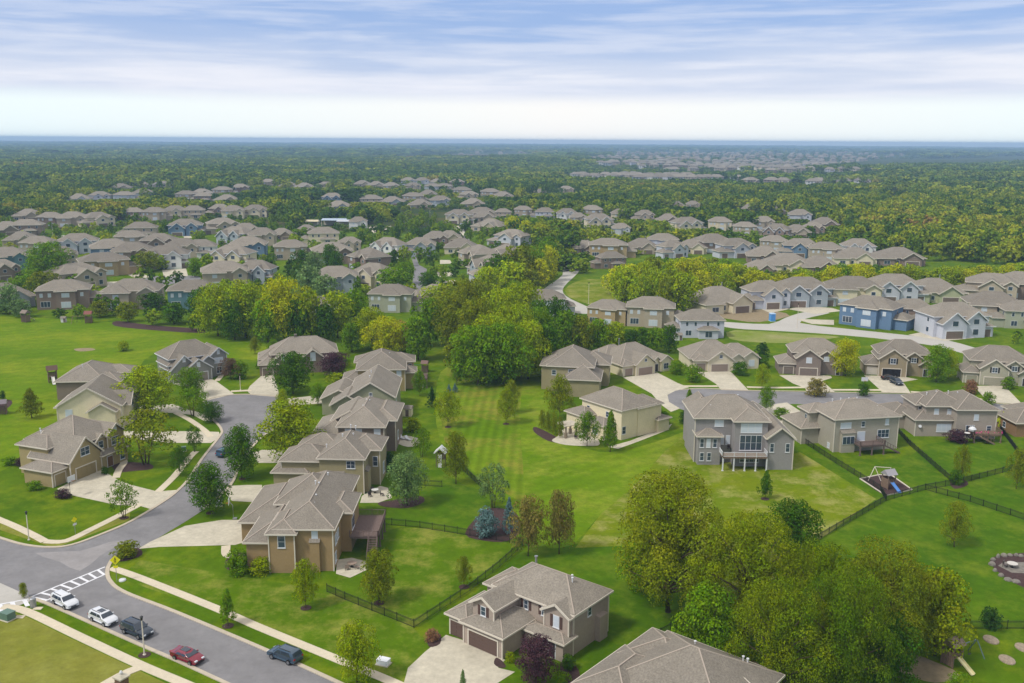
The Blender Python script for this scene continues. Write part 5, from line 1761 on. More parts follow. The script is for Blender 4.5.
# -- trees of the near ground, one by one
near = [
    (210, 513, 465, 44, 'round', DG, 'dark green round tree beside the street, left of the tan house driveway'),
    (242, 479, 427, 36, 'round', DG, 'dark green tree on the verge right of the street, near the parked blue car'),
    (124, 518, 480, 27, 'open', MG, 'slim young tree beside the double driveway of the khaki house'),
    (180, 476, 447, 20, 'oval', DG, 'small dark verge tree, lower of two beside the curving left pavement'),
    (195, 452, 426, 18, 'open', DG, 'small dark verge tree, upper of two beside the curving left pavement'),
    (211, 422, 402, 25, 'round', DG, 'small round dark tree on the tip of the curving verge'),
    (193, 416, 387, 30, 'open', MG, 'bright green young maple beside the turning circle apron'),
    (146, 464, 411, 56, 'open', OL, 'spreading olive multi-stemmed tree on the front lawn of the khaki house'),
    (148, 416, 368, 54, 'round', YG, 'large yellow-green round tree beside the cream house'),
    (191, 396, 368, 30, 'round', MG, 'bushy mid-green tree in front of the grey gabled house'),
    (231, 379, 358, 22, 'oval', S(92, 74, 58), 'purplish tree at the front door of the grey gabled house'),
    (240, 379, 361, 15, 'bush', MG, 'small green tree right of the purplish one by the grey gabled house'),
    (32, 418, 388, 27, 'cone', OL, 'lone olive conical tree on the left meadow edge'),
    (3, 401, 391, 6, 'column', DKG, 'tiny dark column shrub at the left edge'),
    (123, 351, 341, 12, 'bush', YG, 'small yellow-green shrub alone in the meadow'),
    (255, 354, 337, 11, 'oval', OL, 'small oval meadow tree left of the brown gabled house'),
    (274, 356, 339, 15, 'oval', MG, 'green tree at the left rear of the brown gabled house'),
    (260, 369, 354, 10, 'spruce', DKG, 'small dark spruce left of the brown gabled house'),
    (293, 394, 353, 43, 'round', DG, 'large dark green round tree in front of the brown gabled house'),
    (335, 376, 353, 29, 'round', PLUM, 'dark purple plum tree right of the brown gabled house'),
    (337, 387, 373, 17, 'bush', YG, 'yellow-green bush below the purple plum by the brown house'),
    (318, 405, 383, 16, 'oval', MG, 'small green tree beside the short driveway right of the turning circle'),
    (283, 410, 389, 14, 'oval', YG, 'small yellow-green tree right on the turning circle kerb'),
    (291, 459, 402, 64, 'round', YG, 'broad yellow-green tree hiding driveways right of the street'),
    (407, 506, 453, 38, 'round', LGG, 'grey-green spreading tree behind the tan house patio'),
    (306, 608, 559, 28, 'oval', YG, 'young yellow-green tree on the corner lawn below the tan house'),
    (379, 603, 551, 38, 'round', OL, 'olive young tree inside the fenced yard of the tan house'),
    (228, 626, 588, 24, 'cone', MG, 'small conical tree beside the pavement, left of the grey parked car'),
    (357, 682, 624, 40, 'round', YG, 'yellow-green tree at the pavement beside the white utility box'),
    (464, 587, 556, 15, 'oval', OL, 'small olive tree beside the fence above the taupe house'),
    (432, 641, 629, 13, 'bush', RED, 'reddish round shrub beside the taupe house driveway'),
    (528, 556, 496, 36, 'oval', BRN, 'brown-tinged oval tree, left of a pair above the taupe house'),
    (559, 554, 491, 33, 'oval', BRN, 'tall brown-topped oval tree, right of a pair above the taupe house'),
    (486, 536, 509, 23, 'bush', BS, 'round blue spruce in the mulch bed at the centre lawn'),
    (509, 533, 496, 19, 'spruce', BS, 'conical blue spruce in the mulch bed at the centre lawn'),
    (493, 508, 464, 30, 'open', LGG, 'thin see-through grey-green tree above the blue spruces'),
    (456, 484, 432, 27, 'oval', OL, 'yellow-olive oval tree right of the white garden arch'),
    (448, 427, 391, 24, 'oval', YG, 'pale yellow-green tree on the left side of the mown field'),
    (506, 424, 388, 21, 'oval', YG, 'pale yellow-green tree in the mown field, front of a pair'),
    (511, 413, 380, 18, 'oval', OL, 'pale olive tree in the mown field, rear of a pair'),
    (432, 407, 386, 14, 'spruce', DKG, 'dark little spruce left of the mown field'),
    (420, 396, 371, 15, 'oval', MG, 'green oval tree behind the brick rear wing'),
    (457, 385, 356, 14, 'cone', MG, 'narrow conical tree at the top left of the mown field'),
    (449, 393, 384, 8, 'spruce', BS, 'tiny blue-green spruce, left of a pair above the mown field'),
    (455, 392, 383, 8, 'spruce', BS, 'tiny blue-green spruce, right of a pair above the mown field'),
    (412, 431, 418, 18, 'bush', YG, 'low yellowish shrub behind the row of houses'),
    (422, 457, 429, 20, 'open', MG, 'loose green tree left of the white garden arch'),
    (388, 470, 452, 22, 'bush', DKG, 'dark grey-green shrub at the rear corner of the olive-tan house'),
    (352, 487, 474, 12, 'bush', MG, 'green shrub between the tan and the olive-tan house'),
    (560, 419, 376, 29, 'oval', OL, 'dense olive tree left of the cream rendered house'),
    (587, 446, 412, 24, 'oval', MG, 'light green tree at the patio corner of the cream rendered house'),
    (610, 452, 410, 21, 'cone', MG, 'bright conical tree against the rear wall of the cream rendered house'),
    (542, 429, 410, 6.5, 'column', OL, 'slim arborvitae, leftmost of four along the patio bed'),
    (548, 432, 412, 6.5, 'column', OL, 'slim arborvitae, second from left along the patio bed'),
    (554, 435, 413, 6.5, 'column', OL, 'slim arborvitae, third from left along the patio bed'),
    (560, 438, 417, 6.5, 'column', OL, 'slim arborvitae, rightmost of four along the patio bed'),
    (636, 434, 426, 10, 'bush', DG, 'low dark shrub under the side wall of the cream rendered house'),
    (662, 425, 411, 16, 'bush', DG, 'dark shrub at the front corner of the cream rendered house'),
    (684, 424, 411, 9, 'bush', DKG, 'dark round shrub beside the tall grey house'),
    (766, 413, 386, 17, 'oval', MG, 'green oval tree standing by the kerb above the tall grey house'),
    (816, 396, 379, 19, 'bush', BRN, 'brownish round tree by the driveway kerb of the dark taupe house'),
    (762, 389, 364, 15, 'oval', YG, 'yellowish small tree between two front lawns, right-hand street'),
    (689, 405, 389, 12, 'cone', MG, 'little tree on the island of the right turning circle'),
    (740, 406, 397, 8, 'bush', MG, 'small bush peeping over the roof of the tall grey house'),
    (781, 419, 408, 16, 'bush', MG, 'light bush beside the driveway left of the beige-grey house'),
    (740, 375, 362, 15, 'bush', DG, 'dark shrub before the second house of the right-hand street'),
    (693, 382, 365, 17, 'bush', MG, 'round green bush on the lawn of the low cream-gabled house'),
    (677, 374, 361, 16, 'bush', MG, 'green bush beside the low cream-gabled house, right end'),
    (762, 357, 343, 12, 'bush', DKG, 'small dark tree in the gap between the low and the dark taupe house'),
    (762, 367, 355, 16, 'bush', DG, 'dark green shrub in front of the gap by the dark taupe house'),
    (845, 376, 340, 28, 'round', YB, 'bright yellow-green tree between the dark taupe and the taupe house'),
    (936, 382, 346, 28, 'round', MG, 'green tree right of the open garage, left of two'),
    (948, 379, 349, 20, 'oval', YG, 'yellow-green tree right of the open garage, right of two'),
    (970, 394, 380, 14, 'bush', RED, 'reddish bush by the driveway of the grey-green house'),
    (988, 405, 392, 12, 'bush', MG, 'small green tree at the kerb before the grey-green house'),
    (1008, 389, 377, 13, 'bush', MG, 'green bush at the front door of the grey-green house'),
    (863, 396, 383, 12, 'bush', DG, 'dark little bush at the kerb left of the parked dark car'),
    (765, 499, 470, 18, 'cone', DG, 'small dark tree alone on the lawn of the tall grey house'),
    (954, 547, 502, 28, 'oval', OL, 'olive oval tree alone on the right-hand lawn'),
    (961, 481, 446, 15, 'oval', OL, 'thin young tree near the fence corner behind the flowered deck'),
    (956, 484, 470, 14, 'bush', DG, 'dark shrub at the fence corner behind the flowered deck'),
    (1016, 489, 448, 20, 'oval', OL, 'olive tree at the right edge above the long fence'),
    (957, 442, 430, 22, 'bush', PLUM, 'dark purple shrub under the flowered deck'),
    (1002, 428, 412, 11, 'bush', BRI, 'bright yellow shrub between the taupe and the brick house'),
    (668, 612, 475, 122, 'big', S(106, 116, 16), 'huge olive tree, leftmost of the big grove at lower right'),
    (745, 640, 515, 104, 'big', S(116, 130, 14), 'huge yellow-green tree in the middle of the lower right grove'),
    (790, 560, 503, 60, 'round', DG, 'dark green rounded tree at the top of the lower right grove'),
    (778, 708, 584, 92, 'big', S(98, 114, 12), 'huge green tree at the bottom of the grove, nearest the cut-off roof'),
    (838, 708, 574, 96, 'big', S(84, 106, 12), 'huge mid-toned green tree at the bottom middle of the lower right grove'),
    (812, 655, 544, 84, 'big', S(100, 118, 8), 'large olive-green tree behind the two bottom giants of the grove'),
    (880, 662, 548, 110, 'big', OL, 'big olive tree in the right half of the lower right grove'),
    (934, 655, 572, 70, 'round', S(104, 114, 10), 'olive-yellow tree, rightmost of the lower right grove'),
    (706, 672, 590, 70, 'round', MG, 'green tree filling the lower left of the grove'),
    (640, 590, 540, 50, 'round', MG, 'mid-green tree on the left fringe of the grove'),
    (884, 694, 616, 60, 'round', DG, 'dark tree at the bottom edge, right part of the grove'),
    (915, 660, 631, 18, 'cone', MG, 'small bright conifer in front of the dark hollow of the grove'),
    (990, 628, 608, 20, 'bush', DKG, 'dark green shrub against the fence, right edge'),
    (958, 702, 674, 30, 'open', MG, 'light green sapling at the bottom beside the slide'),
    (536, 684, 638, 46, 'round', PLUM, 'purple-leaved tree in front of the taupe house'),
    (568, 669, 655, 15, 'bush', DG, 'green round shrub at the front corner of the taupe house'),
    (562, 684, 672, 14, 'bush', MG, 'light green shrub beside the purple-leaved tree'),
    (510, 662, 652, 10, 'bush', YG, 'small yellowish plant by the garage corner of the taupe house'),
    (463, 694, 669, 10, 'cone', LGG, 'thin little conifer on the taupe house driveway edge'),
    (126, 557, 542, 24, 'bush', OL, 'rounded corner shrub in mulch behind the yellow crossing sign'),
    (238, 574, 550, 24, 'bush', MG, 'tall green shrub at the porch of the tan house'),
    (262, 572, 558, 24, 'bush', YG, 'pale green shrub along the wall of the tan house'),
    (246, 566, 553, 12, 'bush', DG, 'dark shrub between the tall and the pale shrub of the tan house'),
    (63, 498, 489, 14, 'bush', S(66, 48, 52), 'dark purple shrub at the single garage of the khaki house'),
    (35, 490, 481, 14, 'bush', MG, 'green shrub along the side of the khaki house'),
    (105, 474, 467, 8, 'bush', DG, 'small shrub at the garage corner of the khaki house'),
    (10, 465, 457, 14, 'bush', MG, 'green shrub beyond the khaki house, left edge'),
    (20, 466, 458, 10, 'bush', S(66, 48, 52), 'dark purple shrub behind the khaki house'),
    (125, 407, 396, 16, 'bush', DKG, 'dark hedge shrub beside the cream house driveway'),
    (212, 375, 369, 8, 'bush', DG, 'small shrub at the entrance of the grey gabled house'),
    (97, 593, 583, 6, 'open', OL, None),
    (400, 604, 598, 8, 'bush', OL, None),
    (24, 598, 583, 9, 'round', OL, 'tiny round-headed sapling at the end of the zebra crossing'),
]
for q in near:
    if q[6]:
        T(*q[:6], label=q[6], cat='shrub' if q[4] == 'bush' else 'tree')


def in_poly(x, y, poly):
    c = False
    n = len(poly)
    j = n - 1
    for i in range(n):
        if (poly[i][1] > y) != (poly[j][1] > y) and x < (poly[j][0] - poly[i][0]) * (y - poly[i][1]) / (poly[j][1] - poly[i][1]) + poly[i][0]:
            c = not c
        j = i
    return c


ROADP = []      # pixel polygons kept free of trees
for pl in ([(540, 262), (540, 250), (592, 250), (592, 262)], [(543, 292), (566, 276), (548, 257), (586, 258), (580, 274), (570, 296), (620, 318), (570, 318)], [(408, 254), (420, 254), (430, 268), (428, 300), (410, 300)],
           [(138, 290), (138, 274), (198, 272), (200, 290)], [(690, 345), (690, 311), (840, 311), (1040, 350), (1040, 376), (960, 362), (870, 345)]):
    ROADP.append(pl)


HPX = {}
for q_ in range(int(540 // 8), int(594 // 8) + 1):
    HPX.setdefault(q_, []).append((290, 284) if q_ < 72 else (304, 298))
for hx, hy, hr in HOUSES:
    a_, b_, d_ = project((hx, hy - 6, 0))
    t_ = project((hx, hy, 8))[1]
    w_ = hr * .8 * FOC / d_
    for q_ in range(int((a_ - w_) // 8), int((a_ + w_) // 8) + 1):
        HPX.setdefault(q_, []).append((b_, t_))


def cap_h(x, y, h_, rnd, w=8):
    """keep planted trees low enough that the houses behind stay in sight, as they do on the sloping site"""
    px, py, d = project((x, y, 0))
    lim = -1e9
    keep = rnd.random()
    hw = w * .5 * FOC / d
    for q_ in range(int((px - hw) // 8), int((px + hw) // 8) + 1):
        for b_, t_ in HPX.get(q_, ()):
            if b_ < py - .5:
                lim = max(lim, b_ - (b_ - t_) * (.05 if keep < .7 else .45))
    if lim < -1e8:
        return h_
    top = project((x, y, h_))[1]
    if top >= lim:
        return h_
    return h_ * max(0, (py - lim) / (py - top))


def topline(tl, px):
    for (a, b_), (c, d_) in zip(tl[:-1], tl[1:]):
        if a <= px <= c:
            return b_ + (d_ - b_) * (px - a) / (c - a)
    return -1e9


BELT_TOP = [(560, 290), (600, 272), (632, 263), (658, 255), (690, 255), (734, 260), (760, 270), (816, 268), (850, 262), (880, 266), (902, 265), (960, 266), (1030, 263), (1100, 263)]


def clear_of_houses(x, y, rad):
    for hx, hy, hr in HOUSES:
        if (x - hx) ** 2 + (y - hy) ** 2 < (hr + rad) ** 2:
            return False
    return True


def grove(poly, n, hr, wr, kinds, cols, cluster, seed, mind=4.5, rad=0, houses=True, tl=None, capk=False):
    """trees of a wood standing inside a surveyed ground outline"""
    rnd = random.Random(seed)
    W = [g(*p) for p in poly]
    x0, x1 = min(p.x for p in W), max(p.x for p in W)
    y0, y1 = min(p.y for p in W), max(p.y for p in W)
    wp = [(p.x, p.y) for p in W]
    pts = []
    tries = 0
    while len(pts) < n and tries < n * 60:
        tries += 1
        x, y = rnd.uniform(x0, x1), rnd.uniform(y0, y1)
        if not in_poly(x, y, wp):
            continue
        if any((x - a) ** 2 + (y - b_) ** 2 < mind ** 2 for a, b_ in pts):
            continue
        if houses and not clear_of_houses(x, y, rad):
            continue
        px, py, _ = project((x, y, 0))
        if any(in_poly(px, py, rp) for rp in ROADP):
            continue
        pts.append((x, y))
    for x, y in pts:
        hgt = rnd.uniform(*hr)
        w = rnd.uniform(*wr)
        px, py, d = project((x, y, 0))
        if capk:
            hgt = max(min(hgt, cap_h(x, y, hgt, rnd, w)), rnd.uniform(2.3, 4.0))
        if tl:
            top = project((x, y, hgt))[1]
            lim = topline(tl, px) + rnd.uniform(-1, 6)
            if top < lim:
                hgt *= max(0, (py - lim) / (py - top))
        if hgt < 2.2:
            continue
        w = min(w, hgt * 1.15 + 1)
        pz = project((x, y, hgt))[1]
        TREES.append(dict(x=x, y=y, h=hgt, w=w, kind=rnd.choice(kinds), col=rnd.choice(cols), label=None, group=None, cat='tree', cluster=cluster,
                          px=px, size=(py - pz) * w * FOC / d))


RK, OK_ = ['mround', 'mround', 'moval'], ['moval', 'mround']
# listed trees of the wood edges
for (px, base, top, w, col) in [(218, 336, 284, 46, YG), (246, 338, 282, 52, YG), (284, 341, 279, 44, YB), (312, 341, 290, 30, YG), (338, 338, 292, 34, YG), (357, 334, 290, 26, MG),
                                (204, 330, 288, 30, DG), (235, 340, 300, 36, DG), (268, 342, 300, 34, MG), (298, 342, 300, 30, DG), (325, 342, 306, 26, DG), (372, 348, 308, 40, YG), (386, 356, 318, 40, YB),
                                (418, 360, 318, 32, MG), (402, 352, 322, 26, S(140, 124, 60)), (352, 352, 324, 24, MG), (478, 385, 326, 58, MG), (504, 384, 324, 50, MG), (528, 379, 322, 46, YG), (492, 376, 316, 50, YG),
                                (462, 376, 334, 34, OL), (545, 374, 326, 34, DG), (515, 366, 304, 44, YG), (540, 360, 308, 36, MG), (478, 362, 300, 44, OL), (455, 352, 292, 44, OL), (430, 346, 300, 34, MG),
                                (500, 352, 290, 46, YG), (522, 344, 282, 46, YG), (538, 352, 302, 28, DG), (470, 340, 280, 44, OL), (565, 352, 312, 30, MG), (582, 353, 316, 26, OL), (598, 352, 320, 26, MG),
                                (614, 351, 322, 24, YG), (630, 351, 330, 20, DG), (644, 351, 328, 20, DG), (657, 352, 328, 20, MG), (669, 353, 326, 20, DG), (556, 340, 298, 24, DG)]:
    T(px, base, top, w, 'round' if w > 34 else 'mround', col, cluster='along the central wood edge')
for (px, base, top, w, k, col) in [(50, 285, 243, 50, 'round', MG), (45, 300, 272, 30, 'mround', OL), (28, 297, 275, 30, 'mround', MG), (73, 289, 273, 20, 'mround', DG), (10, 314, 285, 26, 'mround', LGG),
                                   (86, 288, 271, 14, 'mround', PLUM), (79, 318, 304, 15, 'mround', OL), (101, 312, 295, 19, 'mround', MG), (116, 315, 298, 16, 'mround', LGG), (128, 322, 302, 20, 'mround', OL),
                                   (153, 310, 293, 24, 'mround', DG), (154, 325, 309, 18, 'mround', LGG), (174, 324, 303, 27, 'mround', DG), (199, 322, 293, 26, 'mround', DKG), (212, 318, 292, 20, 'mround', DKG),
                                   (193, 331, 313, 12, 'mspruce', BS), (207, 329, 311, 9, 'mspruce', LGG), (220, 331, 317, 9, 'mspruce', BS), (163, 294, 275, 16, 'moval', RED), (177, 285, 271, 14, 'mround', DG),
                                   (195, 277, 258, 18, 'mround', MG), (208, 273, 254, 16, 'mround', OL), (148, 272, 252, 24, 'mround', OL), (160, 270, 256, 18, 'mround', OL), (138, 272, 254, 16, 'mround', DG),
                                   (226, 292, 279, 16, 'mround', DG), (302, 272, 250, 18, 'mround', DG), (315, 282, 252, 20, 'mround', LGG), (330, 270, 245, 18, 'mround', DG), (336, 276, 252, 16, 'mround', DG),
                                   (310, 302, 266, 34, 'mround', LGG), (325, 304, 276, 32, 'mround', LGG), (358, 300, 277, 10, 'mspruce', S(110, 100, 96)), (395, 268, 250, 12, 'moval', YG), (404, 266, 246, 14, 'mround', DG),
                                   (419, 263, 247, 14, 'mround', RED), (430, 268, 248, 15, 'mround', LGG), (428, 289, 272, 22, 'mround', DG), (392, 292, 268, 34, 'mround', MG), (406, 284, 262, 20, 'mround', MG),
                                   (412, 300, 284, 14, 'mround', DG), (291, 254, 238, 16, 'mround', YG), (298, 251, 236, 14, 'mround', DG), (313, 252, 240, 13, 'mround', DKG), (302, 241, 228, 22, 'mround', YG),
                                   (237, 204, 199, 4, 'mspruce', RED), (236, 218, 204, 8, 'mspruce', RED), (541, 260, 246, 9, 'moval', RED), (465, 318, 280, 50, 'mround', OL), (440, 310, 285, 34, 'mround', YG),
                                   (518, 290, 246, 42, 'mround', OL), (500, 292, 256, 40, 'mround', DG), (526, 284, 248, 34, 'mround', MG), (528, 300, 270, 30, 'mround', OL), (512, 300, 262, 40, 'mround', YG), (487, 306, 268, 34, 'mround', YG)]:
    T(px, base, top, w, k, col, cluster='among the left-hand houses')
# wood belt behind the right-hand quarters (nearest trees one by one, then the mass)
grove([(608, 284), (624, 306), (644, 315), (700, 314), (716, 300), (1060, 290), (1060, 268), (930, 274), (840, 279), (730, 280), (660, 268), (620, 270), (602, 268)], 150, (11, 17), (9, 13), ['mround', 'moval'],
      [YG, YB, YG, YB, OL, MG, YG], 'in the right wood belt', 3, 5.2, rad=0, tl=BELT_TOP)
grove([(465, 300), (470, 318), (545, 312), (548, 292), (556, 278), (548, 262), (520, 262), (490, 296)], 34, (11, 17), (8, 12), RK, [YG, OL, MG, YB, DG], 'left of winding road', 4, 6, capk=True)
grove([(500, 256), (540, 256), (600, 246), (650, 240), (720, 243), (760, 248), (760, 240), (700, 236), (600, 232), (530, 225), (500, 232)], 70, (10, 16), (9, 13), RK, [YG, OL, MG, YB, DG, YB], 'in the grove right of centre', 6, 6.5, capk=True)
# garden trees of the middle distance
grove([(0, 320), (205, 320), (215, 300), (260, 300), (490, 300), (520, 262), (520, 220), (-20, 220)], 520, (4, 10), (4, 8), ['mround', 'mround', 'moval', 'mspruce'], [DG, DG, MG, OL, LGG, DKG, YG, RED],
      'in the left-hand gardens', 7, 4.5, rad=-3.5, capk=True)
grove([(735, 335), (1040, 300), (1040, 345), (960, 345), (860, 338)], 16, (1.5, 4), (2, 3.6), ['mround', 'bush'], [MG, DG, OL], 'beside the pale road', 8, 5, rad=-2)

# -- the largest become individual trees, the rest one mass
def tone(c):
    names = {id(DG): 'dark green', id(MG): 'green', id(YG): 'yellow-green', id(YB): 'bright yellow-green', id(OL): 'olive', id(BRN): 'brownish',
             id(PLUM): 'purple', id(BS): 'blue', id(LGG): 'grey-green', id(DKG): 'deep green', id(RED): 'russet', id(BRI): 'yellow'}
    return names.get(id(c), 'olive-brown')


TREES.sort(key=lambda t: (t['label'] is None, -t['size']))
IND, REST = TREES[:298], TREES[298:]
rt = random.Random(99)


def crownname(k):
    return {'big': 'cottonwood', 'spruce': 'spruce', 'mspruce': 'spruce', 'bush': 'shrub', 'column': 'column_shrub', 'cone': 'conical_tree'}.get(k, 'tree')


for t in IND:
    small = t['size'] < 260 and t['kind'] in ('mround', 'moval', 'mspruce')
    me, tm = rt.choice(TREEK[t['kind']])
    r_ = empty(crownname(t['kind']), (t['x'], t['y'], 0), rt.uniform(0, 6.28), (t['w'], t['w'], t['h']))
    c = bpy.data.objects.new('crown', me)
    C.objects.link(c)
    c.parent = r_
    c.color = t['col']
    if t['kind'] not in ('column',):
        k = bpy.data.objects.new('trunk', tm)
        C.objects.link(k)
        k.parent = r_
    t['o'] = r_
    tag(r_, t['label'], t['cat'], t['group'])
cl = {}
for t in IND:
    if t['label'] is None:
        cl.setdefault((t['cluster'], tone(t['col'])), []).append(t)
for (cn, tn), L_ in cl.items():
    L_.sort(key=lambda t: t['px'])
    for i, t in enumerate(L_):
        wd = 'spruce' if t['kind'] == 'mspruce' else 'tree'
        if len(L_) == 1:
            lab = 'the only %s %s %s' % (tn, wd, cn)
        else:
            lab = '%s %s, %s of that tone %s' % (tn, wd, ordinal(i, len(L_)), cn)
        tag(t['o'], lab, 'tree', 'trees ' + cn)


# -- masses of trees: instances of a few crowns on points (uncountable woods)
def lowcrown(name, nleaf, size, seed, m_, kind='round'):
    me, lb = crown_mesh(name, kind, nleaf, size, seed, m_, nlobe=16)
    o = bpy.data.objects.new(name, me)
    return o


def forest(name, pts, protos, label):
    """pts: rows x, y, z, width, height, rotation, pick"""
    pts = np.array(pts, dtype=np.float32)
    me = bpy.data.meshes.new(name)
    me.vertices.add(len(pts))
    me.vertices.foreach_set('co', pts[:, :3].ravel())
    a = me.attributes.new('sc', 'FLOAT_VECTOR', 'POINT')
    a.data.foreach_set('vector', np.stack([pts[:, 3], pts[:, 3], pts[:, 4]], 1).ravel())
    a = me.attributes.new('rot', 'FLOAT_VECTOR', 'POINT')
    z0 = np.zeros(len(pts), dtype=np.float32)
    a.data.foreach_set('vector', np.stack([z0, z0, pts[:, 5]], 1).ravel())
    a = me.attributes.new('pick', 'INT', 'POINT')
    a.data.foreach_set('value', pts[:, 6].astype(np.int32))
    o = bpy.data.objects.new(name, me)
    C.objects.link(o)
    col = bpy.data.collections.new(name + '_kinds')
    for p in protos:
        col.objects.link(p)
    ng = bpy.data.node_groups.new(name, 'GeometryNodeTree')
    ng.interface.new_socket('Geometry', in_out='INPUT', socket_type='NodeSocketGeometry')
    ng.interface.new_socket('Geometry', in_out='OUTPUT', socket_type='NodeSocketGeometry')
    N, L = ng.nodes, ng.links
    gi, go = N.new('NodeGroupInput'), N.new('NodeGroupOutput')
    ci = N.new('GeometryNodeCollectionInfo')
    ci.inputs['Collection'].default_value = col
    ci.inputs['Separate Children'].default_value = True
    ci.inputs['Reset Children'].default_value = True
    ip = N.new('GeometryNodeInstanceOnPoints')
    ip.inputs['Pick Instance'].default_value = True
    def attr(nm, ty):
        n = N.new('GeometryNodeInputNamedAttribute')
        n.data_type = ty
        n.inputs['Name'].default_value = nm
        return n.outputs['Attribute']
    L.new(gi.outputs[0], ip.inputs['Points'])
    L.new(ci.outputs[0], ip.inputs['Instance'])
    L.new(attr('pick', 'INT'), ip.inputs['Instance Index'])
    L.new(attr('sc', 'FLOAT_VECTOR'), ip.inputs['Scale'])
    L.new(attr('rot', 'FLOAT_VECTOR'), ip.inputs['Rotation'])
    L.new(ip.outputs[0], go.inputs[0])
    md = o.modifiers.new('trees', 'NODES')
    md.node_group = ng
    tag(o, label, 'woodland', kind='stuff')
    return o


np.random.seed(4)
rest = [(t['x'], t['y'], 0, t['w'], t['h'], rt.uniform(0, 6.28), rt.randrange(4)) for t in REST]
if rest:
    forest('garden_trees', rest, [lowcrown('tree_form', 500, .07, s_, M['garden_leaf'], k) for s_, k in ((101, 'round'), (102, 'oval'), (103, 'round'), (104, 'oval'))],
           'smaller garden trees and undergrowth among the farther houses')
if far_rest:
    o = forest('distant_houses', far_rest, [bpy.data.objects.new('far_house_form', FM)], 'specks of the farthest subdivision houses')
    o.color = TN
# forest from just behind the houses to the horizon
HG = {}
for hx, hy, hr in HOUSES:
    HG.setdefault((int(hx // 60), int(hy // 60)), []).append((hx, hy, hr))


def near_house(x, y, rad):
    i, j = int(x // 60), int(y // 60)
    for a in (i - 1, i, i + 1):
        for b_ in (j - 1, j, j + 1):
            for hx, hy, hr in HG.get((a, b_), ()):
                if abs(x - hx) < hr + rad and abs(y - hy) < hr + rad:
                    return True
    return False


SUB = [(-60, 322), (-60, 222), (110, 222), (130, 220), (240, 220), (262, 224), (300, 228), (360, 234), (480, 238), (520, 250), (546, 262), (546, 320)]   # left quarters
SUB2 = [(560, 300), (590, 262), (720, 246), (850, 258), (930, 262), (1100, 268), (1100, 420), (560, 420)]
LOTS = [[(368, 234), (368, 221), (394, 221), (394, 234)], [(300, 232), (300, 222), (352, 222), (352, 232)], [(236, 228), (300, 226), (300, 221), (236, 220)],
        [(395, 236), (395, 211), (500, 211), (480, 240)], [(840, 160), (1040, 156), (1040, 164), (860, 170)], [(760, 201), (806, 197), (806, 200), (760, 204)], [(875, 197), (900, 193), (915, 200), (890, 204)],
        [(395, 156), (520, 152), (528, 157), (400, 161)]]
fp, fp2, fp3 = [], [], []
rf = random.Random(17)


def try_pt(d0, d1, ang, dens_list, wr, hr, np_, rad, lots=True):
    a = rf.uniform(-ang, ang)
    d = math.sqrt(rf.uniform(d0 * d0, d1 * d1))
    x, y = d * math.sin(a), d * math.cos(a)
    px, py, _ = project((x, y, 0))
    if lots:
        for q in (SUB, SUB2):
            if in_poly(px, py, q):
                return
        for q in LOTS:
            if in_poly(px, py, q):
                return
    if near_house(x, y, rad):
        return
    w = rf.uniform(*wr)
    hh = rf.uniform(*hr)
    hc = cap_h(x, y, hh, rf, w)
    if hc < 2.6:
        hc = rf.uniform(2.2, 3.4)
    if hc < hh:
        hh = hc
        w = min(w, hh * 1.4 + 1.5)
    dens_list.append((x, y, tz(x, y) - .4, w, hh, rf.uniform(0, 6.28), rf.randrange(np_)))


A_ = R(34)
for k in range(int(2 * A_ * .5 * (1300 ** 2 - 480 ** 2) / 62)):
    try_pt(480, 1300 + 500 * rf.random() ** 3, A_, fp, (8.5, 14), (9, 15), 5, -3)
for k in range(int(2 * A_ * .5 * (3600 ** 2 - 1300 ** 2) / 230)):
    try_pt(1300, 3600, A_, fp2, (13, 24), (9, 16), 4, 3)
for k in range(int(2 * A_ * .5 * (15000 ** 2 - 3600 ** 2) / 4200)):
    try_pt(3600, 15000, A_, fp3, (50, 110), (11, 22), 3, 0)
forest('woodland', fp, [lowcrown('tree_form', 380, .075, 110 + k, M['wood_leaf'], 'round' if k % 2 else 'oval') for k in range(5)], 'mixed green and autumn-tinted woodland behind the neighbourhood')
forest('far_woodland', fp2, [lowcrown('tree_form', 170, .12, 120 + k, M['far_leaf'] if k else M['wood_leaf'], 'round') for k in range(4)], 'darker distant woodland stretching towards the horizon')
forest('horizon_woodland', fp3, [lowcrown('tree_form', 140, .12, 130 + k, M['far_leaf'], 'bush') for k in range(3)], 'hazy blue-green woodland at the horizon')
print('TREES', len(TREES), 'rest', len(rest), 'forest', len(fp), len(fp2), len(fp3))
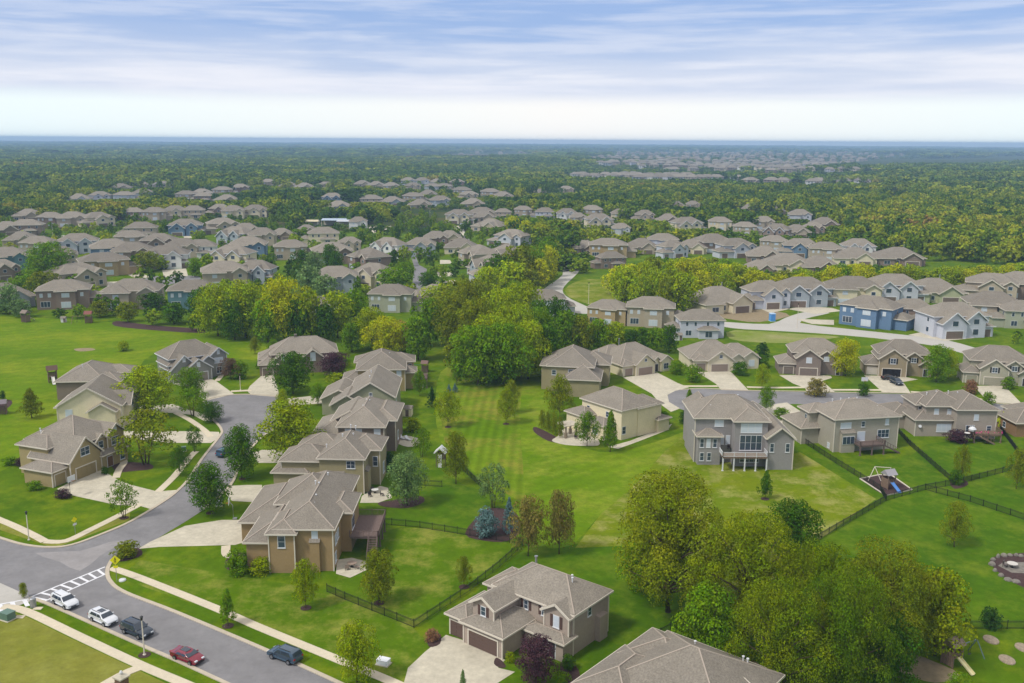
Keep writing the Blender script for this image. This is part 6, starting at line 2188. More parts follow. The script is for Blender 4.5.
# ------------------------------------------------------------------ cars
def car(px, py, yaw, col, label, kind='suv', L_=4.7, W_=1.9, H_=1.72, group=None, roofglass=False, cat='car'):
    p = g(px, py)
    r_ = empty('parked_car', (p.x, p.y, .02), R(yaw))
    tag(r_, label, cat, group)
    hw = W_ / 2
    if kind == 'sedan':
        prof = [(-L_ / 2, .35), (-L_ / 2, .88), (-L_ / 2 + .1, 1.0), (-L_ / 2 + .85, 1.05), (-L_ / 2 + 1.5, H_ - .06), (-L_ / 2 + 2.0, H_), (-.0 + .15, H_), (.55, H_ - .1), (1.25, 1.0), (L_ / 2 - .3, .84), (L_ / 2, .66), (L_ / 2, .35)]
    elif kind == 'pickup':
        prof = [(-L_ / 2, .5), (-L_ / 2, 1.25), (-L_ / 2 + .4, 1.28), (-L_ / 2 + .45, H_ - .03), (-L_ / 2 + 1, H_), (.55, H_), (.75, H_ - .08), (1.15, 1.24), (L_ / 2 - .15, 1.16), (L_ / 2, .98), (L_ / 2, .5)]
    else:
        prof = [(-L_ / 2, .42), (-L_ / 2, .95), (-L_ / 2 + .08, 1.08), (-L_ / 2 + .38, H_ - .1), (-L_ / 2 + .75, H_), (.35, H_), (.6, H_ - .08), (1.2, 1.12), (L_ / 2 - .3, .98), (L_ / 2 - .04, .76), (L_ / 2, .42)]
    # body: loft of the side profile across several stations, narrower at the roof
    def width(x, z):
        k = 1.0
        if z > 1.05:
            k = 1 - .2 * (z - 1.05) / (H_ - 1.05)
        e = abs(x) / (L_ / 2)
        if e > .82:
            k *= 1 - .12 * ((e - .82) / .18) ** 2
        return hw * k
    b = MB()
    # subdivide the profile
    pr = []
    for i in range(len(prof)):
        a, c = Vector(prof[i]), Vector(prof[(i + 1) % len(prof)])
        n = max(1, int((c - a).length / .3))
        for k in range(n):
            pr.append(a.lerp(c, k / n))
    n = len(pr)
    vs = []
    st = (-1, -.93, -.5, 0, .5, .93, 1)
    cx, cz = 0, .75
    for s_ in st:
        for q in pr:
            z, x = q.y, q.x
            w_ = width(x, z) * s_
            if abs(s_) == 1:
                x, z = cx + (x - cx) * .985, cz + (z - cz) * .93
            z += (.03 if z > .9 else 0) * (1 - s_ * s_)
            vs.append((x, w_, z))
    fs = []
    for j in range(len(st) - 1):
        for i in range(n):
            fs.append((j * n + i, j * n + (i + 1) % n, (j + 1) * n + (i + 1) % n, (j + 1) * n + i))
    tri = tessellate_polygon([[Vector((q.x, q.y, 0)) for q in pr]])
    for t in tri:
        fs.append(t)
        fs.append(tuple(i + (len(st) - 1) * n for i in t)[::-1])
    b.add(vs, fs)
    body = b.build('body', M['carpaint'], r_, color=col)
    for pl in body.data.polygons:
        pl.use_smooth = True
    body.data.set_sharp_from_angle(angle=R(38)) if hasattr(body.data, 'set_sharp_from_angle') else None
    # glass
    def glass(name, pts):
        q = MB()
        c = sum((Vector(v) for v in pts), Vector()) / len(pts)
        nn = (Vector(pts[1]) - Vector(pts[0])).cross(Vector(pts[2]) - Vector(pts[0])).normalized()
        if nn.dot(c - Vector((0, 0, .9))) < 0:
            nn = -nn
        top = [Vector(v) + nn * .05 for v in pts]
        bot = [Vector(v) - nn * .03 for v in pts]
        k = len(pts)
        q.add(top + bot, [tuple(range(k)), tuple(range(k, 2 * k))[::-1]] + [(i, (i + 1) % k, (i + 1) % k + k, i + k) for i in range(k)])
        q.build(name, M['glass_dark'], r_)
    wx0, wx1 = {'sedan': (.5, 1.2), 'pickup': (.72, 1.12), 'suv': (.62, 1.18)}[kind]
    zt, zb = H_ - .12, {'sedan': 1.04, 'pickup': 1.28, 'suv': 1.16}[kind]
    wt, wb = width(0, zt) * .93, width(0, zb) * .92
    glass('windscreen', [(wx1, -wb, zb), (wx1, wb, zb), (wx0, wt, zt), (wx0, -wt, zt)])
    rx0, rx1 = {'sedan': (-L_ / 2 + .95, -L_ / 2 + 1.45), 'pickup': (-L_ / 2 + .44, -L_ / 2 + .47), 'suv': (-L_ / 2 + .12, -L_ / 2 + .36)}[kind]
    glass('rear_window', [(rx0, -wb * .95, zb + .03), (rx0, wb * .95, zb + .03), (rx1, wt * .95, zt - .02), (rx1, -wt * .95, zt - .02)])
    s0, s1 = {'sedan': (-1.15, .95), 'pickup': (-L_ / 2 + .7, .85), 'suv': (-L_ / 2 + .62, .92)}[kind]
    for sg in (-1, 1):
        yb, yt = sg * (width(0, zb) - .015), sg * (width(0, zt) - .01)
        mid = -.12
        for (a, c, at, ct) in ((s0, mid - .05, s0 + .28, mid - .05), (mid + .05, s1, mid + .05, s1 - .5)):
            q = MB()
            q.add([(a, yb, zb), (c, yb, zb), (ct, yt, zt - .02), (at, yt, zt - .02), (a, yb - sg * .1, zb), (c, yb - sg * .1, zb), (ct, yt - sg * .1, zt - .02), (at, yt - sg * .1, zt - .02)],
                  [(0, 1, 2, 3), (7, 6, 5, 4), (0, 4, 5, 1), (1, 5, 6, 2), (2, 6, 7, 3), (3, 7, 4, 0)])
            o = q.build('side_window', M['glass_dark'], r_)
            o.location = (0, sg * .03, 0)
    if roofglass:
        q = MB()
        q.box(-.75, .35, -.42, .42, H_ - .02, H_ + .045)
        q.build('sunroof', M['glass_dark'], r_)
    if kind != 'sedan':
        q = MB()
        for sg in (-1, 1):
            q.bar((-L_ / 2 + .8, sg * .62, H_ + .06), (.3, sg * .62, H_ + .06), .05)
            for xx in (-L_ / 2 + .9, -.6, .2):
                q.bar((xx, sg * .62, H_ - .02), (xx, sg * .62, H_ + .06), .05)
        q.build('roof_rails', M['dark'], r_)
    wr = .36 if kind != 'sedan' else .33
    wbx = L_ * .295
    for xx in (-wbx, wbx):
        for sg in (-1, 1):
            q = MB()
            q.tube([(xx, sg * (hw - .2), wr), (xx, sg * (hw + .015), wr)], wr, 18)
            wh = q.build('wheel', M['tyre'], r_)
            q = MB()
            q.tube([(xx, sg * (hw), wr), (xx, sg * (hw + .03), wr)], wr * .62, 14)
            q.build('rim', M['rim'], wh)
    for sg in (-1, 1):
        q = MB(); q.box(L_ / 2 - .2, L_ / 2 + .01, sg * (hw * .62) - .2, sg * (hw * .62) + .2, .64, .8)
        q.build('headlight', M['lamp_glass'], r_)
        q = MB(); q.box(-L_ / 2 - .01, -L_ / 2 + .12, sg * (hw * .75) - .14, sg * (hw * .75) + .14, .82, 1.02)
        q.build('tail_light', M['tail'], r_)
        q = MB(); q.box(.72, .9, sg * (hw + .02), sg * (hw + .2), 1.02 + (.1 if kind != 'sedan' else 0), 1.16 + (.1 if kind != 'sedan' else 0))
        q.build('wing_mirror', M['carpaint'], r_, color=col)
    q = MB(); q.box(L_ / 2 - .05, L_ / 2 + .02, -.4, .4, .45, .62); q.box(L_ / 2 - .1, L_ / 2 + .03, -hw * .8, hw * .8, .3, .42)
    q.build('grille', M['dark'], r_)
    q = MB(); q.box(-L_ / 2 - .03, -L_ / 2 + .1, -hw * .8, hw * .8, .34, .5)
    q.build('rear_bumper', M['dark'], r_)
    return r_


GC = 'cars parked along the main street kerb'
WC = S(226, 228, 232, .86)
car(65, 605, -35, WC, 'white sport utility car, first in the line by the zebra crossing', 'suv', group=GC)
car(103.5, 622, -33, WC, 'white crossover with dark sunroof, second in the kerbside line', 'suv', 4.6, 1.86, 1.66, group=GC, roofglass=True)
car(137, 634, -31, S(34, 46, 60), 'dark blue boxy pickup-style car with black sides, third in the kerbside line', 'suv', 4.9, 1.95, 1.78, group=GC)
car(187.5, 660, -30, S(122, 22, 44), 'crimson red saloon, alone behind the lamp post in the kerbside line', 'sedan', 4.7, 1.82, 1.42, group=GC, roofglass=True)
car(285, 659, 150, S(52, 72, 88), 'grey-blue estate-like car parked at the far kerb of the main street', 'suv', 4.8, 1.95, 1.72)
car(226, 455, 66, S(52, 84, 110), 'dark blue car half hidden behind the verge tree', 'suv', 4.6)
car(896, 384, -82, S(34, 46, 58), 'dark blue car on the driveway before the open garage', 'suv', 4.8)
car(889, 379.5, 5, S(40, 36, 40), 'dark maroon car sideways before the open garage', 'sedan', 4.4, 1.8, 1.42)
car(463, 226, 20, WC, 'white van at the end of the little road on the central rise', 'suv', 5.2, 2.1, 2.2, cat='van')

# ------------------------------------------------------------------ street furniture
def post_lamp(px, py, h_, label, col='metal', arm=False):
    p = g(px, py)
    r_ = empty('street_lamp', (p.x, p.y, 0))
    tag(r_, label, 'street lamp')
    q = MB(); q.tube([(0, 0, 0), (0, 0, .25), (0, 0, h_ - .5)], [.16, .1, .07], 10); q.tube([(0, 0, 0), (0, 0, .12)], .22, 10)
    q.build('pole', M['trim'] if col != 'dark' else M['dark'], r_)
    q = MB()
    if arm:
        q.tube([(0, 0, h_ - .6), (.3, 0, h_), (1.8, 0, h_ + .1)], .06, 6)
        q.box(1.6, 2.4, -.18, .18, h_, h_ + .18)
    else:
        q.tube([(0, 0, h_ - .5), (0, 0, h_ - .42), (0, 0, h_ - .05), (0, 0, h_ + .05), (0, 0, h_ + .2)], [.06, .12, .18, .22, .04], 10)
    q.build('lantern', M['dark'], r_)


post_lamp(29, 540, 5.0, 'slim pale lamp post on the verge at the left street corner')
post_lamp(144.5, 655, 5.4, 'slim pale lamp post beside the dark blue parked car')
post_lamp(240.5, 390, 4.4, 'slim pale post on the verge between the two top driveways')
post_lamp(957, 377, 4.4, 'slim pale lamp post left of the grey-green house', arm=False)
post_lamp(423, 388, 2.5, 'tiny post beside the brick rear wing of the farthest row house')
post_lamp(588.5, 304, 9, 'tall pale lamp post on the grassy knoll by the winding road')
post_lamp(797, 328, 9, 'tall thin pale lamp post beside the pale road')
post_lamp(53, 237, 9, 'tall pale lamp post, left of two above the left quarter')
post_lamp(134, 221, 9, 'tall pale lamp post behind the far left row')
post_lamp(281, 219, 9, 'tall pale curved lamp post above the pool shelters', arm=True)
post_lamp(411, 213, 9, 'tall pale lamp post on the central rise, left of two')
post_lamp(430, 214, 9, 'tall pale lamp post on the central rise, right of two')
post_lamp(514, 213, 10, 'tall thin mast before the wood right of centre')

# yellow crossing sign on its post
p = g(117, 582)
r_ = empty('crossing_sign', (p.x, p.y, 0), R(8))
tag(r_, 'yellow diamond pedestrian crossing sign on a grey post at the kerb ramp', 'sign')
q = MB(); q.tube([(0, 0, 0), (0, 0, 3.4)], .045, 8); q.build('post', M['metal'], r_)
q = MB()
s_ = .78
q.add([(0, -.06, 3.6 - s_ * 0 - .75), (s_, -.06, 3.6), (0, -.06, 4.35), (-s_, -.06, 3.6), (0, -.03, 2.85), (s_, -.03, 3.6), (0, -.03, 4.35), (-s_, -.03, 3.6)],
      [(0, 1, 2, 3), (7, 6, 5, 4), (0, 4, 5, 1), (1, 5, 6, 2), (2, 6, 7, 3), (3, 7, 4, 0)])
pl_ = q.build('sign_plate', M['yellow'], r_)
q = MB()
q.tube([(0, -.09, 3.93), (0, -.07, 3.93)], .09, 10)
for a, b_ in (((0, 3.82), (-.02, 3.5)), ((-.02, 3.5), (-.17, 3.22)), ((-.02, 3.5), (.14, 3.22)), ((0, 3.76), (-.2, 3.58)), ((0, 3.76), (.17, 3.6))):
    q.bar((a[0], -.08, a[1]), (b_[0], -.08, b_[1]), .09, .03)
q.build('walking_figure', M['dark'], pl_)
q = MB(); q.box(-.32, .32, -.06, -.03, 2.3, 2.68); q.build('lower_plate', M['yellow'], r_)

# second sign at the opposite corner, seen edge on
p = g(75.5, 534)
r_ = empty('crossing_sign', (p.x, p.y, 0), R(62))
tag(r_, 'yellow-topped sign on a grey post, seen nearly edge-on at the left lawn corner', 'sign')
q = MB(); q.tube([(0, 0, 0), (0, 0, 2.6)], .045, 8); q.build('post', M['metal'], r_)
q = MB()
q.add([(0, -.06, 2.1), (.55, -.06, 2.6), (0, -.06, 3.1), (-.55, -.06, 2.6), (0, -.03, 2.1), (.55, -.03, 2.6), (0, -.03, 3.1), (-.55, -.03, 2.6)],
      [(0, 1, 2, 3), (7, 6, 5, 4), (0, 4, 5, 1), (1, 5, 6, 2), (2, 6, 7, 3), (3, 7, 4, 0)])
q.build('sign_plate', M['yellow'], r_)
q = MB(); q.box(-.35, .35, -.06, -.03, 1.6, 1.95); q.build('lower_plate', M['white'], r_)

# brick gate pillar with pale cap and finial
p = g(123, 696)
r_ = empty('brick_pillar', (p.x, p.y, 0), R(-30))
tag(r_, 'brown brick pillar with pale stone cap beside the short path, bottom left', 'pillar')
q = MB(); q.box(-.55, .55, -.55, .55, 0, 2.5)
for k in range(12):
    q.box(-.565, .565, -.565, .565, .2 * k + .03, .2 * k + .17)
q.build('shaft', mat('brown_brick', S(122, 96, 74, .86), .9, .2, .25, 8), r_)
q = MB(); q.box(-.72, .72, -.72, .72, 2.5, 2.68)
q.add([(-.62, -.62, 2.68), (.62, -.62, 2.68), (.62, .62, 2.68), (-.62, .62, 2.68), (-.2, -.2, 2.9), (.2, -.2, 2.9), (.2, .2, 2.9), (-.2, .2, 2.9)], [(0, 1, 5, 4), (1, 2, 6, 5), (2, 3, 7, 6), (3, 0, 4, 7), (4, 5, 6, 7)])
q.build('cap', M['conc'], r_)
q = MB(); q.tube([(0, 0, 2.88), (0, 0, 3.0), (0, 0, 3.15), (0, 0, 3.35), (0, 0, 3.4)], [.08, .16, .2, .12, .02], 10); q.build('finial', M['white'], r_)

# utility boxes
def ubox(px, py, w, d, h_, yaw, col, label, name='utility_box'):
    p = g(px, py)
    r_ = empty(name, (p.x, p.y, 0), R(yaw))
    tag(r_, label, 'utility box')
    q = MB(); q.box(-w / 2 - .15, w / 2 + .15, -d / 2 - .15, d / 2 + .15, 0, .1); q.build('base', M['conc'], r_)
    q = MB(); q.box(-w / 2, w / 2, -d / 2, d / 2, .1, h_ - .1)
    q.box(-w / 2 + .06, -.03, -d / 2 - .02, -d / 2, .2, h_ - .2); q.box(.03, w / 2 - .06, -d / 2 - .02, -d / 2, .2, h_ - .2)
    q.build('cabinet', M['plastic'], r_, color=col)
    q = MB(); q.box(-w / 2 - .04, w / 2 + .04, -d / 2 - .04, d / 2 + .04, h_ - .1, h_)
    q.build('lid', M['plastic'], r_, color=col)


ubox(8, 619, 1.6, 1.3, 1.15, -25, S(92, 118, 104), 'green utility cabinet on a pad at the left edge by the pavement')
ubox(383.5, 664, 1.5, 1.0, .75, -22, S(222, 224, 228), 'white utility box on the lawn beside the yellow-green tree')
ubox(184, 451, .9, .8, 1.0, 20, S(92, 118, 104), 'small green utility box on the verge lawn by the curving pavement')
ubox(219, 506, 1.0, .8, 1.2, 0, S(188, 192, 188), 'pale meter boxes by the tree left of the tan house')
ubox(567, 316, 1.2, 1.2, 2.4, 0, S(92, 150, 210), 'placeholder') if False else None
# portable toilet
p = g(772, 321)
r_ = empty('portable_toilet', (p.x, p.y, 0), R(12))
tag(r_, 'light blue portable toilet on bare ground at the building site', 'portable toilet')
q = MB(); q.box(-.6, .6, -.6, .6, .1, 2.1)
for k in range(5):
    q.box(-.5 + k * .22, -.42 + k * .22, -.63, -.6, .3, 1.9)
q.build('cabin', M['plastic'], r_, color=S(84, 150, 214))
q = MB(); q.box(-.66, .66, -.66, .66, 2.1, 2.3); q.box(-.66, .66, -.66, .66, 0, .1); q.build('roof', M['plastic'], r_, color=S(176, 204, 232))
r_.scale = (1.5, 1.5, 1.3)

# manhole-like white cover on the verge, and hydrant-height bin
p = g(122.5, 580.5)
q = MB(); q.tube([(0, 0, 0), (0, 0, .2), (0, 0, .32)], [.55, .5, .2], 14)
o = q.build('utility_cover', M['white'], None, loc=(p.x, p.y, 0)); tag(o, 'low white domed utility cover in the verge grass by the crossing sign', 'utility cover')
p = g(33.5, 607)
q = MB(); q.tube([(0, 0, 0), (0, 0, 1.3), (0, 0, 1.42)], [.42, .42, .3], 12)
o = q.build('concrete_bollard', M['metal'], None, loc=(p.x, p.y, 0)); tag(o, 'stubby grey bollard at the end of the zebra crossing', 'bollard')
for (px, py, lb) in ((38, 608.5, 'right of the stubby bollard'), (20, 617, 'beside the green utility cabinet')):
    p = g(px, py)
    q = MB(); q.box(-.6, .6, -.4, .4, 0, .06)
    o = q.build('ground_plate', M['walk'], None, loc=(p.x, p.y, 0)); tag(o, 'small flat concrete plate in the grass ' + lb, 'cover plate')

# basketball hoops
def hoop(px, py, yaw, label, pole='metal'):
    p = g(px, py)
    r_ = empty('basketball_hoop', (p.x, p.y, 0), R(yaw))
    tag(r_, label, 'basketball hoop')
    q = MB(); q.tube([(0, 0, 0), (0, 0, 2.6), (0, -.5, 3.2)], .07, 8); q.box(-.35, .35, -.1, .6, 0, .2); q.build('pole', M[pole], r_)
    q = MB(); q.box(-.9, .9, -.62, -.56, 2.9, 4.0); q.build('backboard', M['white'], r_)
    q = MB()
    for k in range(14):
        a, b_ = 2 * PI * k / 14, 2 * PI * (k + 1) / 14
        q.bar((.23 * math.cos(a), -.87 + .23 * math.sin(a), 3.05), (.23 * math.cos(b_), -.87 + .23 * math.sin(b_), 3.05), .03)
    q.build('rim', mat('hoop_orange', S(190, 80, 40), .5), r_)


hoop(233.5, 519, -80, 'basketball hoop with white backboard beside the tan house driveway')
hoop(70.5, 495.5, 70, 'dark basketball hoop post beside the khaki house garage', 'dark')
hoop(863, 391, 0, 'small basketball hoop at the kerb left of the parked dark cars')

# ------------------------------------------------------------------ fences
def fence(pts, label, hgt=1.25, group='black metal garden fences', every=2.4, px_=True):
    w = G2(pts) if px_ else [Vector(p) for p in pts]
    o0 = w[0]
    r_ = empty('garden_fence', (o0.x, o0.y, 0))
    tag(r_, label, 'fence', group)
    q = MB()
    posts = []
    for a, b_ in zip(w[:-1], w[1:]):
        A, B = Vector((*(a - o0), 0)), Vector((*(b_ - o0), 0))
        L_ = (B - A).length
        up = Vector((0, 0, 1))
        for z in (.15, hgt - .2, hgt - .03):
            q.bar(A + up * z, B + up * z, .035, .05)
        n = int(L_ / .15)
        for i in range(n):
            c = A.lerp(B, (i + .5) / n)
            q.bar(c + up * .08, c + up * hgt, .028)
        k = max(1, round(L_ / every))
        posts += [A.lerp(B, i / k) for i in range(k)]
    posts.append(Vector((*(w[-1] - o0), 0)))
    q.build('picket_panel', M['fence'], r_)
    for c in posts:
        q = MB()
        q.box(-.04, .04, -.04, .04, 0, hgt + .1)
        q.box(-.06, .06, -.06, .06, hgt + .1, hgt + .15)
        q.build('post', M['fence'], r_, loc=tuple(c))


fence([(327, 592), (345, 600), (372, 611), (397, 621), (414, 628)], 'black metal fence on the front edge of the tan house yard')
fence([(414, 628), (440, 611), (470, 591), (500, 567), (523, 546)], 'black metal fence slanting up from the corner to the taupe house')
fence([(378, 524), (420, 528), (470, 536), (523, 545)], 'black metal fence between the tan and the olive-tan house yards')
fence([(460, 468), (475, 482), (488, 494)], 'short black metal fence right of the yellow-olive tree')
fence([(793, 436), (830, 460), (880, 491), (886, 501)], 'black metal fence left of the beige-grey house lawn')
fence([(814, 543), (850, 522), (886, 501), (925, 490)], 'black metal fence from the big grove to the mulched playground corner')
fence([(896, 431), (910, 446), (935, 468), (955, 485)], 'black metal fence between the beige-grey and the taupe house lawns')
fence([(925, 490), (955, 485), (1010, 471), (1040, 462)], 'black metal fence running to the right edge below the flowered deck')
fence([(925, 490), (970, 502), (1024, 520), (1060, 534)], 'black metal fence slanting down to the right edge above the olive tree')
fence([(1000, 430), (1012, 446), (1024, 462)], 'black metal fence between the taupe and the brick house')
fence([(965, 629), (990, 629), (1024, 629), (1060, 630)], 'black metal fence along the bottom right garden')
fence([(596, 678), (640, 648), (680, 626), (700, 616)], 'black metal fence between the taupe house and the grove')
fence([(405, 484), (425, 486), (442, 487)], 'short black metal fence behind the grey-green spreading tree')

# ------------------------------------------------------------------ beds and patios
def bed(name, pts, m_, z=.035, sm=3):
    return sheet(name, pts, z, M[m_], sm)


bed('planting_bed', [(465, 534), (480, 514), (492, 508), (515, 512), (520, 530), (508, 541), (485, 541)], 'mulch')
bed('planting_bed', [(120, 552), (138, 548), (142, 555), (126, 561), (116, 560)], 'mulch')
bed('planting_bed', [(112, 465), (125, 462), (150, 464), (152, 469), (135, 471), (118, 472)], 'mulch')
bed('planting_bed', [(226, 560), (240, 552), (256, 560), (252, 568), (228, 570)], 'mulch')
bed('planting_bed', [(536, 427), (560, 439), (562, 443), (548, 441), (534, 432)], 'mulch')
bed('patio', [(552, 441), (566, 445), (588, 446), (600, 444), (590, 432), (566, 428), (558, 436)], 'conc', .04)
bed('patio', [(337, 560), (352, 558), (368, 562), (367, 570), (350, 578), (336, 574)], 'conc', .05, 0)
bed('patio', [(362, 496), (380, 486), (388, 488), (392, 498), (378, 503), (360, 503)], 'conc', .04, 0)
bed('planting_bed', [(378, 503), (395, 500), (420, 496), (424, 502), (408, 508), (385, 507)], 'mulch')
bed('planting_bed', [(496, 658), (502, 661), (506, 667), (500, 668), (494, 664)], 'mulch', .045)
bed('planting_bed', [(428, 636), (440, 634), (440, 644), (429, 647)], 'mulch', .045)
bed('planting_bed', [(560, 664), (572, 662), (580, 676), (565, 686)], 'mulch', .045)
bed('patio', [(608, 447), (630, 441), (655, 431), (672, 424), (668, 430), (640, 441), (618, 449)], 'conc', .04, 0)
bed('planting_bed', [(990, 560), (1005, 555), (1040, 555), (1040, 590), (1018, 585), (998, 572)], 'mulch', .03)
bed('worn_earth', [(875, 655), (900, 650), (930, 660), (960, 675), (935, 683), (900, 672)], 'dirt', .03)
bed('planting_bed', [(117, 321), (150, 325), (200, 329), (200, 333), (150, 330), (115, 326)], 'mulch', .03)
bed('planting_bed', [(0, 401), (10, 400), (12, 404), (4, 410), (-10, 412)], 'mulch', .03)
bed('sandy_patch', [(74, 349), (90, 348), (95, 350), (80, 351.5)], 'dirt', .03)
bed('planting_bed', [(950, 482), (964, 480), (968, 485), (955, 489)], 'mulch', .03)
for (px, py, lb) in ((991, 640, 'upper'), (1007, 660, 'lower middle'), (1023, 648, 'right')):
    p = g(px, py)
    q = MB()
    q.tube([(0, 0, -.1), (0, 0, .12), (0, 0, .18)], [1.0, .95, .6], 12)
    o = q.build('stepping_boulder', M['stone'], None, loc=(p.x, p.y, 0)); o.scale = (1, 1.3, 1)
    tag(o, 'flat pale boulder in the bottom right garden, %s of three' % lb, 'boulder')

# ------------------------------------------------------------------ play sets and garden structures
def playset(px, py, yaw, label, roofc, slidec, wood='wood', sc=1.0, swing=True, swingc=None):
    p = g(px, py)
    r_ = empty('playset', (p.x, p.y, 0), R(yaw), (sc, sc, sc))
    tag(r_, label, 'play set')
    q = MB()
    for x in (-.9, .9):
        for y in (-.9, .9):
            q.box(x - .08, x + .08, y - .08, y + .08, 0, 3.2)
    q.box(-1, 1, -1, 1, 1.45, 1.55)
    for z in (1.9, 2.2):
        for s_ in (-1, 1):
            q.bar((s_ * .95, -.95, z), (s_ * .95, .95, z), .06, .12)
            q.bar((-.95, s_ * .95, z), (.95, s_ * .95, z), .06, .12)
    for s_ in (-1, 1):
        for k in range(5):
            q.box(s_ * .98 - .03, s_ * .98 + .03, -.9 + k * .37, -.6 + k * .37, .2 if s_ < 0 else 1.5, 2.3)
            q.box(-.9 + k * .37, -.6 + k * .37, .95, 1.0, .2, 2.3)
    q.build('tower', M[wood], r_)
    q = MB()
    q.add([(-1.25, -1.2, 3.1), (1.25, -1.2, 3.1), (1.25, 1.2, 3.1), (-1.25, 1.2, 3.1), (-1.25, 0, 4.1), (1.25, 0, 4.1)], [(0, 1, 5, 4), (2, 3, 4, 5), (0, 4, 3), (1, 2, 5), (0, 3, 2, 1)])
    q.build('roof', M['plastic'], r_, color=roofc)
    q = MB()
    a, b_ = Vector((0, -1, 1.5)), Vector((0, -3.4, .15))
    q.bar(a, b_, .6, .06)
    for s_ in (-.33, .33):
        q.bar(a + Vector((s_, 0, .1)), b_ + Vector((s_, 0, .1)), .06, .2)
    q.build('slide', M['plastic'], r_, color=slidec)
    if swing:
        q = MB()
        q.bar((1, 0, 2.4), (5, 0, 2.4), .12)
        q.bar((5, 0, 2.4), (5.2, -1.3, 0), .1); q.bar((5, 0, 2.4), (5.2, 1.3, 0), .1)
        q.build('swing_frame', M['plastic'] if swingc else M[wood], r_, color=swingc or (1, 1, 1, 1))
        for x in (2.2, 3.7):
            q = MB()
            q.bar((x - .2, 0, 2.4), (x - .2, 0, .55), .03); q.bar((x + .2, 0, 2.4), (x + .2, 0, .55), .03); q.box(x - .25, x + .25, -.12, .12, .5, .56)
            q.build('swing', M['dark'], r_)
    return r_


bed('play_area', [(860, 479), (880, 475), (892, 476), (912, 490), (886, 496), (875, 490)], 'mulch', .03, 0)
tag(strip('play_area_border', [(860, 479), (880, 475), (892, 476), (912, 490), (886, 496), (860, 479)], .25, .16, M['trim'], 0), kind='structure')
playset(888, 488, 20, 'play tower with blue slide on the mulched corner of the right lawn', S(150, 146, 150), S(88, 136, 200), sc=.95, swing=False)
p = g(868, 481)
q = MB(); q.bar((0, 0, 0), (1.6, 1.2, 2.6), .1); q.bar((2.6, 0, 0), (1.6, 1.2, 2.6), .1); q.bar((1.6, 1.2, 2.6), (4.6, .6, 2.6), .1); q.bar((4.4, 1.6, 0), (4.6, .6, 2.6), .1)
o = q.build('swing_frame', M['trim'], None, loc=(p.x, p.y, 0)); tag(o, 'pale leaning swing frame left of the blue-slide play tower', 'swing')
playset(951, 664, 28, 'weathered wooden play tower with pale slide in the bottom right garden', S(118, 100, 84), S(206, 196, 150), sc=.95, swingc=S(104, 124, 132))
playset(3, 414, 200, 'small play tower with blue slide at the left edge of the meadow', S(120, 110, 116), S(80, 110, 140), sc=.9, swing=False)
playset(53, 382, 30, 'round-topped dark play tower with white slide behind the grey-brown house', S(92, 70, 56), S(214, 212, 204), sc=1.15, swing=False)
playset(26, 322, 160, 'play tower with pale slide on the lawn at the far left, beside the meadow', S(120, 104, 92), S(196, 180, 160), sc=1.1, swing=False)
playset(89, 323, 190, 'red-brown play tower with swings on the lawn behind the brown back-facing house', S(124, 70, 60), S(140, 50, 60), sc=1.1)
playset(506, 379, 190, 'grey play tower with swing frame at the edge of the wood above the mown field', S(130, 122, 130), S(120, 130, 130), sc=.9, swingc=S(120, 150, 130))
playset(425, 372, 170, 'small wooden play tower with blue swing bar behind the farthest row house', S(110, 84, 76), S(60, 120, 130), sc=.85, swingc=S(40, 110, 110))

# white garden arch with a roof
p = g(441, 466)
r_ = empty('garden_arch', (p.x, p.y, 0), R(-8))
tag(r_, 'narrow white-roofed garden hut with pale door panel behind the olive-tan house', 'garden hut')
q = MB()
for x in (-.8, .8):
    for y in (-.8, .8):
        q.box(x - .07, x + .07, y - .07, y + .07, 0, 3.2)
q.box(-.8, .8, .7, .78, 1.2, 3.0)
q.build('frame', M['darkwood'], r_)
q = MB(); q.box(-.4, .4, -1.0, -.85, 0, 2.8); q.build('panel', M['white'], r_)
q = MB(); q.add([(-1.3, -1.2, 3.1), (0, -1.2, 4.3), (1.3, -1.2, 3.1), (-1.3, 1.1, 3.1), (0, 1.1, 4.3), (1.3, 1.1, 3.1), (-1.1, -1.2, 3.0), (0, -1.2, 4.05), (1.1, -1.2, 3.0), (-1.1, 1.1, 3.0), (0, 1.1, 4.05), (1.1, 1.1, 3.0)],
                 [(0, 1, 4, 3), (1, 2, 5, 4), (0, 6, 7, 1), (1, 7, 8, 2), (6, 9, 10, 7), (7, 10, 11, 8), (3, 4, 10, 9), (4, 5, 11, 10)])
q.build('roof', M['white'], r_)


def shed(px, py, yaw, w, d, h_, col, label, roofm='roof'):
    p = g(px, py)
    r_ = empty('garden_shed', (p.x, p.y, 0), R(yaw))
    tag(r_, label, 'shed')
    q = MB(); q.box(-w / 2, w / 2, 0, d, 0, h_); q.build('wall', M['siding'], r_, color=col)
    q = MB(); q.add([(-w / 2 - .2, -.2, h_), (w / 2 + .2, -.2, h_), (w / 2 + .2, d + .2, h_), (-w / 2 - .2, d + .2, h_), (-w / 2 - .2, d / 2, h_ + .7), (w / 2 + .2, d / 2, h_ + .7)],
                     [(0, 1, 5, 4), (2, 3, 4, 5), (0, 4, 3), (1, 2, 5), (0, 3, 2, 1)]); q.build('roof', M[roofm], r_)
    q = MB(); q.box(w * .1, w * .1 + .8, -.04, .02, .05, 1.7); q.build('door', M['darkwood'], r_)


